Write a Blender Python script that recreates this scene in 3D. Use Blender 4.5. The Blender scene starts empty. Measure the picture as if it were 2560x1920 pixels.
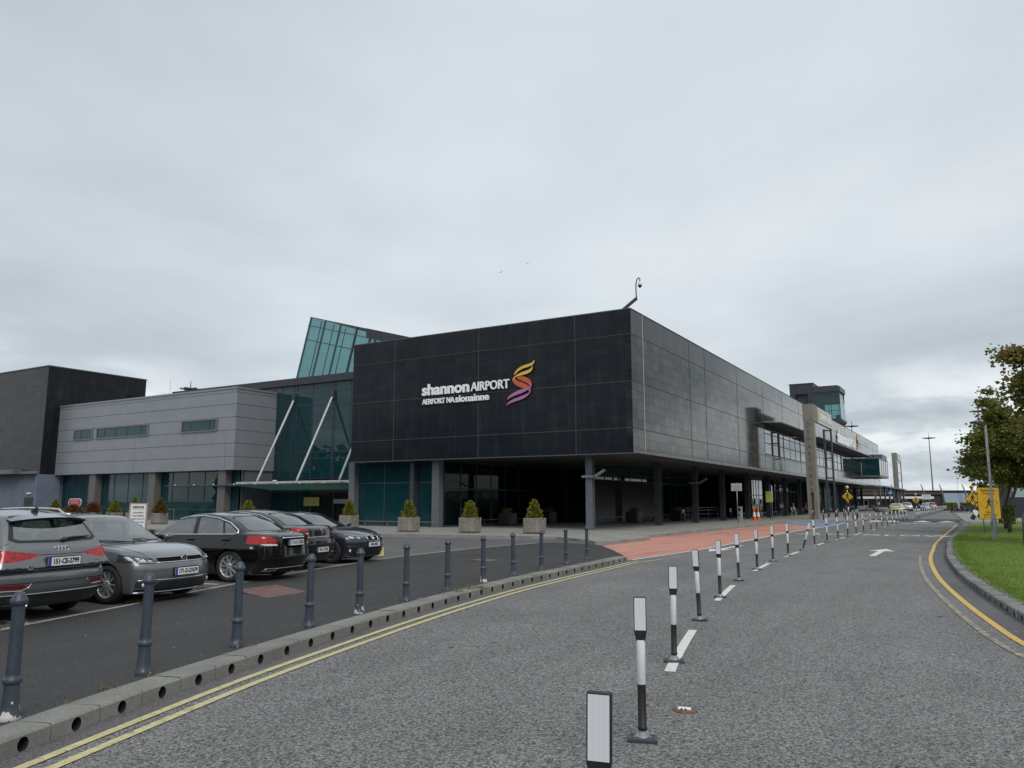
import bpy, math, random
import numpy as np
from mathutils import Vector, Matrix
PI = math.pi
R = math.radians
rnd = random.Random(11)
scene = bpy.context.scene
COL = scene.collection

# ------------------------------------------------------------------ objects
def tag(o, label=None, cat=None, group=None, kind=None):
    if label: o['label'] = label
    if cat: o['category'] = cat
    if group: o['group'] = group
    if kind: o['kind'] = kind
    return o

def empty(name, loc=(0, 0, 0), rz=0.0, label=None, cat=None, group=None):
    o = bpy.data.objects.new(name, None)
    COL.objects.link(o)
    o.location = loc
    o.rotation_euler = (0, 0, rz)
    o.empty_display_size = .2
    return tag(o, label, cat, group)

def copy_tree(o, parent=None):
    c = o.copy()
    COL.objects.link(c)
    c.parent = parent
    for ch in list(o.children):
        copy_tree(ch, c)
    return c

class MB:
    """collects shapes and links them as one mesh object"""
    def __init__(s):
        s.v = []; s.f = []; s.mi = []; s.sm = []
    def add(s, verts, faces, mi=0, smooth=False):
        n = len(s.v)
        s.v.extend([tuple(p) for p in verts])
        for f in faces:
            s.f.append(tuple(i + n for i in f)); s.mi.append(mi); s.sm.append(smooth)
        return s
    def box(s, x0, x1, y0, y1, z0, z1, mi=0):
        v = [(x0, y0, z0), (x1, y0, z0), (x1, y1, z0), (x0, y1, z0), (x0, y0, z1), (x1, y0, z1), (x1, y1, z1), (x0, y1, z1)]
        return s.add(v, [(3, 2, 1, 0), (4, 5, 6, 7), (0, 1, 5, 4), (1, 2, 6, 5), (2, 3, 7, 6), (3, 0, 4, 7)], mi)
    def bar(s, a, b, w, h, mi=0, up=(0, 0, 1)):
        a = Vector(a); b = Vector(b); d = (b - a).normalized()
        u = Vector(up)
        if abs(d.dot(u)) > .99: u = Vector((1, 0, 0))
        x = d.cross(u).normalized() * (w / 2); y = x.cross(d).normalized() * (h / 2)
        v = [a - x - y, a + x - y, a + x + y, a - x + y, b - x - y, b + x - y, b + x + y, b - x + y]
        return s.add(v, [(0, 1, 2, 3), (7, 6, 5, 4), (4, 5, 1, 0), (5, 6, 2, 1), (6, 7, 3, 2), (7, 4, 0, 3)], mi)
    def prism(s, poly, a, b, f=None, mi=0):
        """poly 2D extruded between a and b; f maps (p,q,t) to 3D"""
        f = f or (lambda p, q, t: (p, q, t))
        n = len(poly)
        v = [f(p, q, a) for p, q in poly] + [f(p, q, b) for p, q in poly]
        fs = [tuple(range(n))[::-1], tuple(range(n, 2 * n))] + [(i, (i + 1) % n, n + (i + 1) % n, n + i) for i in range(n)]
        return s.add(v, fs, mi)
    def tube(s, path, r, n=10, mi=0, caps=True, smooth=True):
        P = [Vector(p) for p in path]
        rs = r if isinstance(r, (list, tuple)) else [r] * len(P)
        v = []; fs = []
        px = None
        for i, p in enumerate(P):
            d = (P[min(i + 1, len(P) - 1)] - P[max(i - 1, 0)]).normalized()
            if px is None:
                u = Vector((0, 0, 1)) if abs(d.z) < .9 else Vector((1, 0, 0))
                x = d.cross(u).normalized()
            else:
                x = (px - d * px.dot(d)).normalized()
            px = x; y = d.cross(x)
            for k in range(n):
                a = 2 * PI * k / n
                v.append(p + (x * math.cos(a) + y * math.sin(a)) * rs[i])
        for i in range(len(P) - 1):
            for k in range(n):
                k2 = (k + 1) % n
                fs.append((i * n + k, i * n + k2, (i + 1) * n + k2, (i + 1) * n + k))
        s.add(v, fs, mi, smooth)
        if caps:
            m = len(s.v) - len(v)
            s.f.append(tuple(m + k for k in range(n))[::-1]); s.mi.append(mi); s.sm.append(False)
            s.f.append(tuple(m + (len(P) - 1) * n + k for k in range(n))); s.mi.append(mi); s.sm.append(False)
        return s
    def lathe(s, prof, n=20, c=(0, 0, 0), f=None, mi=0, smooth=True):
        """prof [(r,z)] revolved about z through c; f maps local xyz"""
        f = f or (lambda x, y, z: (x, y, z))
        v = []; fs = []
        for r, z in prof:
            for k in range(n):
                a = 2 * PI * k / n
                q = f(r * math.cos(a), r * math.sin(a), z)
                v.append((q[0] + c[0], q[1] + c[1], q[2] + c[2]))
        for i in range(len(prof) - 1):
            for k in range(n):
                k2 = (k + 1) % n
                fs.append((i * n + k, i * n + k2, (i + 1) * n + k2, (i + 1) * n + k))
        return s.add(v, fs, mi, smooth)
    def ball(s, c, r, n=16, m=10, mi=0, sq=(1, 1, 1)):
        pr = [(r * max(1e-4, math.sin(PI * i / m)), -r * math.cos(PI * i / m)) for i in range(m + 1)]
        return s.lathe(pr, n, c, lambda x, y, z: (x * sq[0], y * sq[1], z * sq[2]), mi)
    def build(s, name, mats, parent=None, bevel=0, loc=None, rz=0.0, sharp=None):
        me = bpy.data.meshes.new(name)
        me.from_pydata([tuple(p) for p in s.v], [], s.f)
        if not isinstance(mats, (list, tuple)): mats = [mats]
        for m in mats: me.materials.append(m)
        me.polygons.foreach_set('material_index', s.mi)
        me.polygons.foreach_set('use_smooth', s.sm)
        me.update()
        o = bpy.data.objects.new(name, me)
        COL.objects.link(o)
        if parent is not None: o.parent = parent
        if loc is not None: o.location = loc
        if rz: o.rotation_euler = (0, 0, rz)
        if bevel:
            b = o.modifiers.new('bevel', 'BEVEL'); b.width = bevel; b.segments = 2; b.limit_method = 'ANGLE'; b.angle_limit = R(40)
        return o

def text_mesh(txt, size, f, depth=0.0, off=0.0, xs=1.0, align='CENTER', spacing=1.0, lines=1.0, res=3, shear=0.0):
    """(verts, faces) of lettering; f maps (x, y, t) to 3D, t in 0..depth"""
    cu = bpy.data.curves.new('t', 'FONT')
    cu.body = txt; cu.size = size; cu.align_x = align; cu.align_y = 'CENTER' if align == 'CENTER' else 'BOTTOM_BASELINE'
    cu.offset = off; cu.space_character = spacing; cu.space_line = lines; cu.resolution_u = res; cu.shear = shear
    cu.extrude = max(depth / 2, 0)
    o = bpy.data.objects.new('t', cu); COL.objects.link(o)
    dg = bpy.context.evaluated_depsgraph_get()
    me = bpy.data.meshes.new_from_object(o.evaluated_get(dg))
    v = [f(p.co.x * xs, p.co.y, p.co.z + depth / 2) for p in me.vertices]
    fs = [tuple(p.vertices) for p in me.polygons]
    bpy.data.objects.remove(o); bpy.data.curves.remove(cu); bpy.data.meshes.remove(me)
    return v, fs

# ------------------------------------------------------------------ materials
MATS = {}
def lin(r, g, b):
    f = lambda c: (c / 255 / 12.92) if c <= 10 else ((c / 255 + .055) / 1.055) ** 2.4
    return (f(r), f(g), f(b))

def new_mat(name):
    m = bpy.data.materials.new(name); m.use_nodes = True
    nt = m.node_tree
    b = nt.nodes['Principled BSDF']
    return m, nt, b

def N(nt, typ, **kw):
    n = nt.nodes.new(typ)
    for k, v in kw.items():
        if k.startswith('i_'):
            key = k[2:]
            n.inputs[int(key) if key.isdigit() else key.replace('_', ' ')].default_value = v
        else: setattr(n, k, v)
    return n

def L(nt, a, b): nt.links.new(a, b)

def ramp(nt, src, stops):
    n = nt.nodes.new('ShaderNodeValToRGB')
    e = n.color_ramp.elements
    while len(e) < len(stops): e.new(.5)
    for k, (p, c) in enumerate(stops):
        e[k].position = p; e[k].color = (c[0], c[1], c[2], 1) if not isinstance(c, (int, float)) else (c, c, c, 1)
    if src is not None: L(nt, src, n.inputs[0])
    return n.outputs[0]

def mixc(nt, fac, a, b, mode='MIX'):
    n = nt.nodes.new('ShaderNodeMix'); n.data_type = 'RGBA'; n.blend_type = mode
    for s, v in ((n.inputs[0], fac), (n.inputs[6], a), (n.inputs[7], b)):
        if hasattr(v, 'is_linked') or isinstance(v, bpy.types.NodeSocket): L(nt, v, s)
        elif isinstance(v, (int, float)): s.default_value = v
        else: s.default_value = (v[0], v[1], v[2], 1)
    return n.outputs[2]

def coords(nt, scale=(1, 1, 1), rot=(0, 0, 0), kind='Object'):
    t = nt.nodes.new('ShaderNodeTexCoord'); src = t.outputs[kind]
    for key, val, dflt in (('Rotation', rot, (0, 0, 0)), ('Scale', scale, (1, 1, 1))):       # turn first, then stretch
        if tuple(val) != dflt or key == 'Scale':
            m = nt.nodes.new('ShaderNodeMapping'); m.inputs[key].default_value = val; L(nt, src, m.inputs[0]); src = m.outputs[0]
    return src

def noise(nt, co, scale, detail=4, rough=.55, out=0):
    n = nt.nodes.new('ShaderNodeTexNoise')
    n.inputs['Scale'].default_value = scale; n.inputs['Detail'].default_value = detail; n.inputs['Roughness'].default_value = rough
    if co is not None: L(nt, co, n.inputs['Vector'])
    return n.outputs[out]

def bump(nt, b, h, strength=.3, dist=.01):
    n = nt.nodes.new('ShaderNodeBump'); n.inputs['Strength'].default_value = strength; n.inputs['Distance'].default_value = dist
    L(nt, h, n.inputs['Height']); L(nt, n.outputs[0], b.inputs['Normal'])

def pm(name, c, rough=.6, metal=0.0, var=.18, scale=6.0, bmp=0.0, bscale=80.0, ior=1.5, coat=0.0, tint=None, spec=None):
    """plain painted / moulded surface with a little unevenness"""
    if name in MATS: return MATS[name]
    m, nt, b = new_mat(name)
    co = coords(nt)
    nz = noise(nt, co, scale, 5)
    d = tuple(x * (1 - var) for x in c); l = tuple(min(1, x * (1 + var)) for x in (tint or c))
    L(nt, ramp(nt, nz, [(.3, d), (.7, l)]), b.inputs['Base Color'])
    nr = noise(nt, co, scale * 2.3, 3)
    mr = N(nt, 'ShaderNodeMapRange', i_3=max(.02, rough - .08), i_4=min(1, rough + .08)); L(nt, nr, mr.inputs[0]); L(nt, mr.outputs[0], b.inputs['Roughness'])
    b.inputs['Metallic'].default_value = metal; b.inputs['IOR'].default_value = ior
    if spec is not None: b.inputs['Specular IOR Level'].default_value = spec
    if coat:
        b.inputs['Coat Weight'].default_value = coat; b.inputs['Coat Roughness'].default_value = .03
    if bmp: bump(nt, b, noise(nt, co, bscale, 3), bmp, .01)
    MATS[name] = m
    return m

def glassy(name, tint, trans, rough=.01, ior=1.5, wav=0.0, wscale=.6, see=None):
    """window pane: tinted see-through share mixed with a mirror-like surface"""
    if name in MATS: return MATS[name]
    m, nt, b = new_mat(name)
    co = coords(nt)
    L(nt, ramp(nt, noise(nt, co, 1.5, 2), [(.3, tuple(x * .8 for x in tint)), (.7, tint)]), b.inputs['Base Color'])
    b.inputs['Roughness'].default_value = rough; b.inputs['IOR'].default_value = ior
    if wav: bump(nt, b, noise(nt, co, wscale, 2), wav, .05)
    if trans > 0:
        t = nt.nodes.new('ShaderNodeBsdfTransparent')
        mx = max(tint); t.inputs[0].default_value = (*(see or [min(1, .25 + .75 * x / mx) for x in tint]), 1)
        fr = nt.nodes.new('ShaderNodeFresnel')
        ge = nt.nodes.new('ShaderNodeNewGeometry'); mi_ = N(nt, 'ShaderNodeMapRange', i_3=ior, i_4=1 / ior); L(nt, ge.outputs['Backfacing'], mi_.inputs[0]); L(nt, mi_.outputs[0], fr.inputs[0])
        g = nt.nodes.new('ShaderNodeBsdfGlossy'); g.inputs['Roughness'].default_value = rough
        if wav: L(nt, nt.nodes['Bump'].outputs[0], g.inputs['Normal'])
        ms = nt.nodes.new('ShaderNodeMixShader'); ms.inputs[0].default_value = trans
        L(nt, b.outputs[0], ms.inputs[1]); L(nt, t.outputs[0], ms.inputs[2])
        m2 = nt.nodes.new('ShaderNodeMixShader'); L(nt, fr.outputs[0], m2.inputs[0]); L(nt, ms.outputs[0], m2.inputs[1]); L(nt, g.outputs[0], m2.inputs[2])
        L(nt, m2.outputs[0], nt.nodes['Material Output'].inputs[0])
    MATS[name] = m
    return m
# ================================================================== cars
def tab(pts, sm=.03):
    pts = sorted(pts)
    a = np.array([p[0] for p in pts]); b = np.array([p[1] for p in pts])
    xs = np.arange(a[0] - .6, a[-1] + .6, .005)
    ys = np.interp(xs, a, b)
    k = np.arange(-3 * sm, 3 * sm + .0025, .005); k = np.exp(-.5 * (k / sm) ** 2); k /= k.sum()
    p = len(k) // 2
    ys = np.convolve(np.pad(ys, p, 'edge'), k, 'same')[p:p + len(xs)]
    return lambda x: np.interp(x, xs, ys)

def smax(a, b, k):
    h = np.clip(.5 + .5 * (a - b) / k, 0, 1)
    return b + (a - b) * h + k * h * (1 - h)
def smin(a, b, k): return -smax(-a, -b, k)

def psd(px, py, poly):
    """signed distance to a 2D polygon, negative inside"""
    P = np.array(poly, float); n = len(P)
    d = np.full(px.shape, 1e9); s = np.zeros(px.shape, bool)
    for i in range(n):
        a = P[i]; b = P[(i + 1) % n]; e = b - a
        wx = px - a[0]; wy = py - a[1]
        t = np.clip((wx * e[0] + wy * e[1]) / (e @ e), 0, 1)
        d = np.minimum(d, (wx - e[0] * t) ** 2 + (wy - e[1] * t) ** 2)
        c = ((a[1] > py) != (b[1] > py)) & (px < (b[0] - a[0]) * (py - a[1]) / ((b[1] - a[1]) or 1e-9) + a[0])
        s ^= c
    d = np.sqrt(d)
    return np.where(s, -d, d)

def pld(px, py, pts):
    """distance to an open 2D polyline"""
    d = np.full(px.shape, 1e9)
    for a, b in zip(pts[:-1], pts[1:]):
        e = np.array(b, float) - np.array(a, float)
        wx = px - a[0]; wy = py - a[1]
        t = np.clip((wx * e[0] + wy * e[1]) / (e @ e), 0, 1)
        d = np.minimum(d, (wx - e[0] * t) ** 2 + (wy - e[1] * t) ** 2)
    return np.sqrt(d)

def surface_nets(f, lo, hi, h):
    ax = [np.arange(lo[i], hi[i] + h, h) for i in range(3)]
    X, Y, Z = np.meshgrid(*ax, indexing='ij')
    D = f(X, Y, Z); S = D < 0
    nx, ny, nz = D.shape
    cs = (nx - 1, ny - 1, nz - 1)
    cnt = np.zeros(cs); acc = np.zeros(cs + (3,))
    off = [(i, j, k) for i in (0, 1) for j in (0, 1) for k in (0, 1)]
    sl = lambda o: tuple(slice(o[i], o[i] + cs[i]) for i in range(3))
    for a in off:
        for d in range(3):
            if a[d]: continue
            b = list(a); b[d] = 1
            da = D[sl(a)]; db = D[sl(b)]
            m = (da < 0) != (db < 0)
            t = np.where(m, da / np.where(m, da - db, 1), 0)
            cnt += m
            for q in range(3):
                acc[..., q] += np.where(m, a[q] + (t if q == d else 0), 0)
    act = cnt > 0
    idx = -np.ones(cs, int); idx[act] = np.arange(act.sum())
    V = acc[act] / cnt[act][:, None]
    V = V + np.argwhere(act); V = V * h + np.array([a[0] for a in ax])
    Q = []
    for d in range(3):
        e1, e2 = (d + 1) % 3, (d + 2) % 3
        s0 = [slice(None)] * 3; s1 = [slice(None)] * 3
        s0[d] = slice(0, -1); s1[d] = slice(1, None)
        A = S[tuple(s0)]; B = S[tuple(s1)]
        for flip in (0, 1):
            m = (A & ~B) if not flip else (~A & B)
            p = np.argwhere(m)
            ok = (p[:, e1] > 0) & (p[:, e2] > 0) & (p[:, e1] < D.shape[e1] - 1) & (p[:, e2] < D.shape[e2] - 1)
            p = p[ok]
            def c(o1, o2):
                q = p.copy(); q[:, e1] += o1; q[:, e2] += o2
                return idx[q[:, 0], q[:, 1], q[:, 2]]
            quad = np.stack([c(-1, -1), c(0, -1), c(0, 0), c(-1, 0)], 1)
            Q.append(quad if not flip else quad[:, ::-1])
    return V, np.concatenate(Q)

def split(V, F, g):
    """cut a triangle mesh along g = 0: (V, F inside, F outside)"""
    g = np.where(np.abs(g) < 1e-6, 1e-6, g)
    ins = g[F] < 0; n = ins.sum(1)
    Fin = [F[n == 3]]; Fout = [F[n == 0]]
    VV = [V]; base = len(V)
    for k in (1, 2):
        T = F[n == k]; m = ins[n == k]
        if not len(T): continue
        lone = np.argmax(m if k == 1 else ~m, 1)
        r = np.arange(len(T))
        a = T[r, lone]; b = T[r, (lone + 1) % 3]; c = T[r, (lone + 2) % 3]
        tb = (g[a] / (g[a] - g[b]))[:, None]; tc = (g[a] / (g[a] - g[c]))[:, None]
        pb = V[a] + (V[b] - V[a]) * tb; pc = V[a] + (V[c] - V[a]) * tc
        ib = base + np.arange(len(T)); ic = ib + len(T); base += 2 * len(T)
        VV += [pb, pc]
        one = np.stack([a, ib, ic], 1); two = np.concatenate([np.stack([ib, b, c], 1), np.stack([ib, c, ic], 1)])
        (Fin if k == 1 else Fout).append(one); (Fout if k == 1 else Fin).append(two)
    return np.concatenate(VV), np.concatenate(Fin), np.concatenate(Fout)

class CarBody:
    def __init__(s, P):
        s.P = P; W = P['W']
        zg = sorted(P['zg']); zg = [(zg[0][0] - .2, zg[0][1] - .7)] + zg + [(zg[-1][0] + .3, zg[-1][1] - .7)]
        s.zl = tab(P['zl'], .05); s.zg = tab(zg, P.get('gsm', .05)); s.xf = tab(P['xf'], .03); s.xr = tab(P['xr'], .025)
        s.plan = tab(P['plan'], .12); s.sec = tab(P['sec'], .04)
    def f(s, x, y, z, arch=True):
        P = s.P; W = P['W']; ay = np.abs(y); t = np.clip(ay / W, 0, 1.3)
        w = s.plan(x) * s.sec(z)
        a = ay - w
        e = .02
        zl = s.zl(x); sl = (s.zl(x + e) - s.zl(x - e)) / (2 * e)
        b = (z - (zl + P.get('crown', .025) * (1 - t ** 2))) / np.sqrt(1 + sl ** 2)
        c = P['zb'] - z
        fx = s.xf(z); fs = (s.xf(z + e) - s.xf(z - e)) / (2 * e)
        d = (x - (fx - P['cf'] * t ** 2.6)) / np.sqrt(1 + fs ** 2)
        rx = s.xr(z); rs = (s.xr(z + e) - s.xr(z - e)) / (2 * e)
        r = ((rx + P['cr'] * t ** 2.8) - x) / np.sqrt(1 + rs ** 2)
        low = smax(smax(a, b, .07), smax(smax(d, r, .02), c, .05), P.get('ke', .07))
        xm = P.get('xm', -.3)
        xs = np.where(x > xm, x + P['pcf'] * y * y * np.clip((x - xm) / .6, 0, 1), x - P['pcr'] * y * y * np.clip((xm - x) / .8, 0, 1))
        zg = s.zg(xs); sg = (s.zg(xs + e) - s.zg(xs - e)) / (2 * e)
        bt = P['belt']
        gw = P['gb'] + (s.plan(x) - W) - np.clip(z - bt, -.3, 1) * P['tum'] - .1 * np.clip(z - bt - .1, 0, 1) ** 2
        gh = smax(ay - gw, (z - zg + .05 * t ** 2 * 1.2) / np.sqrt(1 + sg ** 2), .09)
        gh = smax(gh, bt - .25 - z, .02)
        o = smin(low, gh, .035)
        if arch:
            for xa in P['axles']:
                rr = np.sqrt((x - xa) ** 2 + (z - P['rw']) ** 2)
                cut = np.maximum(rr - P['ra'], (W - .30) - ay)
                o = smax(o, -cut, .012)
        return o
    def mesh(s, h=.025):
        P = s.P
        xs = [p[1] for p in P['xf']] + [p[1] for p in P['xr']]
        W = P['W'] + .08
        V, Q = surface_nets(s.f, (min(xs) - .1, -W, P['zb'] - .08), (max(xs) + .1, W, max(p[1] for p in P['zg']) + .1), h)
        for _ in range(4):
            n, d = s.grad(V)
            V = V - n * np.clip(d, -.01, .01)[:, None]
        F = np.concatenate([Q[:, [0, 1, 2]], Q[:, [0, 2, 3]]])
        return V, F
    def grad(s, V, e=.004):
        x, y, z = V.T
        d = s.f(x, y, z)
        g = np.stack([s.f(x + e, y, z) - s.f(x - e, y, z), s.f(x, y + e, z) - s.f(x, y - e, z), s.f(x, y, z + e) - s.f(x, y, z - e)], 1) / (2 * e)
        l = np.linalg.norm(g, axis=1) + 1e-9
        return g / l[:, None], d / np.maximum(l, .5)
    def hit(s, o, d, tmax=3.0):
        """first point of the body along a ray, with its normal"""
        t = np.linspace(0, tmax, 1500)
        o = np.array(o, float); d = np.array(d, float)
        p = o + t[:, None] * d
        q = s.f(p[:, 0], p[:, 1], p[:, 2], False) < 0
        k = int(np.argmax(q))
        pt = p[k]
        n, _ = s.grad(pt[None])
        return Vector(pt), Vector(n[0])
    def fx(s, y, z, out=0.0):
        p, n = s.hit((3, y, z), (-1, 0, 0)); return p + n * out
    def rx(s, y, z, out=0.0):
        p, n = s.hit((-3, y, z), (1, 0, 0)); return p + n * out
    def sy(s, x, z, sgn=1, out=0.0):
        p, n = s.hit((x, 2 * sgn, z), (0, -sgn, 0)); return p + n * out
    def tz(s, x, y, out=0.0):
        p, n = s.hit((x, y, 2.2), (0, 0, -1)); return p + n * out

def np_obj(name, V, F, mats, parent, normals=None, fm=None):
    used, inv = np.unique(F, return_inverse=True)
    F2 = inv.reshape(F.shape); V2 = V[used]
    me = bpy.data.meshes.new(name)
    me.vertices.add(len(V2)); me.vertices.foreach_set('co', V2.ravel())
    me.loops.add(F2.size); me.loops.foreach_set('vertex_index', F2.ravel().astype(np.int32))
    me.polygons.add(len(F2)); me.polygons.foreach_set('loop_start', np.arange(0, F2.size, 3, dtype=np.int32))
    me.polygons.foreach_set('use_smooth', np.ones(len(F2), bool))
    if not isinstance(mats, (list, tuple)): mats = [mats]
    for m in mats: me.materials.append(m)
    if fm is not None: me.polygons.foreach_set('material_index', fm.astype(np.int32))
    me.update(); me.validate()
    if normals is not None and len(me.vertices) == len(V2):
        me.normals_split_custom_set_from_vertices(normals[used].tolist())
    o = bpy.data.objects.new(name, me); COL.objects.link(o)
    o.parent = parent
    return o

def paint(name, c, metal=.55, rough=.28):
    if name in MATS: return MATS[name]
    m, nt, b = new_mat(name)
    co = coords(nt)
    fl = noise(nt, co, 900, 1)
    dust = noise(nt, co, 3.0, 6)
    base = mixc(nt, fl, tuple(x * .85 for x in c), tuple(x * 1.15 for x in c))
    # road film low on the sides
    t = nt.nodes.new('ShaderNodeTexCoord'); sp = nt.nodes.new('ShaderNodeSeparateXYZ'); L(nt, t.outputs['Object'], sp.inputs[0])
    mr = N(nt, 'ShaderNodeMapRange', i_1=.45, i_2=.15, i_3=0.0, i_4=.5); L(nt, sp.outputs[2], mr.inputs[0])
    mu = N(nt, 'ShaderNodeMath', operation='MULTIPLY'); L(nt, mr.outputs[0], mu.inputs[0]); L(nt, dust, mu.inputs[1])
    L(nt, mixc(nt, mu.outputs[0], base, (.09, .085, .075)), b.inputs['Base Color'])
    b.inputs['Metallic'].default_value = metal; b.inputs['Roughness'].default_value = rough
    b.inputs['Coat Weight'].default_value = 1.0; b.inputs['Specular IOR Level'].default_value = .15
    r2 = N(nt, 'ShaderNodeMapRange', i_3=.02, i_4=.09); L(nt, dust, r2.inputs[0]); L(nt, r2.outputs[0], b.inputs['Coat Roughness'])
    MATS[name] = m
    return m

def car_mats():
    M = {}
    M['black'] = pm('black_trim', (.012, .012, .013), .45, bmp=.05)
    M['plastic'] = pm('bumper_plastic', (.02, .021, .023), .55, bmp=.1)
    M['gap'] = pm('panel_gap', (.004, .004, .004), .9, spec=0.0)
    M['chrome'] = pm('bright_metal', (.75, .76, .78), .12, 1.0, .04)
    M['glass'] = glassy('car_glass', (.05, .06, .06), .66, .01, 2.6, 0, .6, (.66, .74, .72))
    M['rubber'] = pm('tyre_rubber', (.018, .018, .019), .8, bmp=.15)
    M['alloy'] = pm('alloy', (.62, .63, .65), .3, .7, .1)
    M['dark_alloy'] = pm('dark_alloy', (.14, .14, .145), .35, .7, .1)
    M['red'] = pm('red_lens', (.34, .006, .008), .14, coat=.35, var=.55, scale=26)
    M['redd'] = pm('dark_red_lens', (.12, .008, .008), .1, coat=1.0, var=.3, scale=30)
    M['silver'] = pm('lamp_silver', (.62, .64, .66), .12, .75, .25, 40)
    M['pale_red'] = pm('pale_red_lens', (.50, .07, .06), .15)
    M['white'] = pm('white_lens', (.6, .6, .6), .1, coat=1.0)
    M['lamp'] = pm('headlamp', (.05, .055, .06), .15, .3, .5, 25, coat=.5)
    M['plate'] = pm('plate_white', (.72, .73, .74), .35, var=.04)
    M['blue'] = pm('plate_blue', (.02, .06, .35), .35)
    M['ink'] = pm('plate_ink', (.01, .01, .012), .4)
    M['seat'] = pm('seat_cloth', (.06, .06, .062), .85, bmp=.1)
    M['seat2'] = pm('seat_grey', (.20, .20, .20), .8, bmp=.1)
    return M
CM = car_mats()

def wheel(body, xa, y, side, style, parent, P):
    """tyre, rim and hub as a wheel with sub-parts"""
    r = P['rw']; w = .105
    f = lambda px, py, pz: (px, side * pz, py)
    m = MB()
    rim = r * P.get('rimf', .70)
    m.lathe([(rim, -w), (r - .03, -w), (r - .008, -w * .8), (r, -w * .45), (r, w * .45), (r - .008, w * .8), (r - .03, w), (rim, w), (rim - .01, w * .8)], 40, (0, 0, 0), f)
    wo = m.build('wheel', CM['rubber'], parent, loc=(xa, y, r))
    m = MB()
    m.lathe([(rim, w * .9), (rim - .012, w * .95), (rim - .022, w * .75), (rim - .03, 0), (rim - .03, -w), (.05, -w * .8)], 40, (0, 0, 0), f, 0)
    m.lathe([(rim * .72, -w * .1), (rim * .72, .0), (.06, .0)], 30, (0, 0, 0), f, 1)      # brake disc
    zc = w * .78
    if style == 'ten':
        n = 10; wi, wo_ = .022, .026
        ang = [2 * PI * k / n for k in range(n)]
        pairs = [(a, a) for a in ang]
    elif style == 'twin':
        pairs = []
        for k in range(5):
            a = 2 * PI * k / 5 + .3
            pairs += [(a - .12, a - .30), (a + .12, a + .30)]
        wi, wo_ = .026, .024
    else:
        pairs = []
        for k in range(5):
            a = 2 * PI * k / 5
            pairs += [(a - .10, a - .16), (a + .10, a + .16)]
        wi, wo_ = .03, .024
    for a0, a1 in pairs:
        p0 = (math.cos(a0) * .045, math.sin(a0) * .045, zc); p1 = (math.cos(a1) * (rim - .015), math.sin(a1) * (rim - .015), zc * 1.12)
        d = Vector((p1[0] - p0[0], p1[1] - p0[1], 0)).normalized(); nrm = Vector((-d.y, d.x, 0))
        vs = []
        for p, ww in ((p0, wi), (p1, wo_)):
            for sx, dz in ((-1, -.03), (1, -.03), (.75, .006), (-.75, .006)):
                q = Vector((p[0], p[1], p[2] + dz)) + nrm * (sx * ww / 2)
                vs.append(f(q.x, q.y, q.z))
        m.add(vs, [(0, 1, 5, 4), (1, 2, 6, 5), (2, 3, 7, 6), (3, 0, 4, 7)], 0)
    m.lathe([(.07, zc - .02), (.068, zc + .004), (.04, zc + .010), (.001, zc + .010)], 20, (0, 0, 0), f, 0)
    for k in range(5):
        a = 2 * PI * k / 5 + .5
        m.lathe([(.009, zc), (.009, zc + .014), (.001, zc + .014)], 8, (math.cos(a) * .052, 0, math.sin(a) * .052), f, 1)
    m.build('rim', [CM[P.get('rim', 'alloy')], CM['dark_alloy']], wo)
    return wo

def lettering(name, txt, size, pos, ax, up, mat, parent, depth=.004, off=0.0, xs=1.0):
    ax = Vector(ax).normalized(); up = Vector(up).normalized(); n = ax.cross(up); p = Vector(pos)
    v, fs = text_mesh(txt, size, lambda x, y, t: p + ax * x + up * y + n * t, depth, off, xs)
    return MB().add(v, fs).build(name, mat, parent)

def number_plate(pos, ax, up, txt, parent, irish=True, w=.52, h=.115):
    ax = Vector(ax).normalized(); up = Vector(up).normalized(); n = ax.cross(up); p = Vector(pos)
    F = lambda a, b, t: p + ax * a + up * b + n * t
    m = MB()
    m.prism([(-w / 2 - .012, -h / 2 - .012), (w / 2 + .012, -h / 2 - .012), (w / 2 + .012, h / 2 + .012), (-w / 2 - .012, h / 2 + .012)], -.03, .004, F, 0)
    m.prism([(-w / 2, -h / 2), (w / 2, -h / 2), (w / 2, h / 2), (-w / 2, h / 2)], .004, .009, F, 1)
    if irish: m.prism([(-w / 2, -h / 2), (-w / 2 + .05, -h / 2), (-w / 2 + .05, h / 2), (-w / 2, h / 2)], .009, .0105, F, 2)
    pl = m.build('number_plate', [CM['black'], CM['plate'], CM['blue']], parent)
    v, fs = text_mesh(txt, .098, lambda x, y, t: F(x + (.026 if irish else 0), y - .002, .0095 + t), .002, .0035, .80 if len(txt) > 9 else .88)
    MB().add(v, fs).build('lettering', CM['ink'], pl)
    return pl

def seat_mesh(m, x, y, w=.5, mi=0, back=.62, z=.42):
    m.box(x - .28, x + .26, y - w / 2, y + w / 2, z - .12, z + .06, mi)
    b = [(-.30, z), (-.16, z), (-.30, z + back), (-.40, z + back)]
    m.prism([(x + p, q) for p, q in b], y - w / 2 + .02, y + w / 2 - .02, lambda p, q, t: (p, t, q), mi)
    m.box(x - .43, x - .33, y - .13, y + .13, z + back + .04, z + back + .24, mi)

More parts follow.
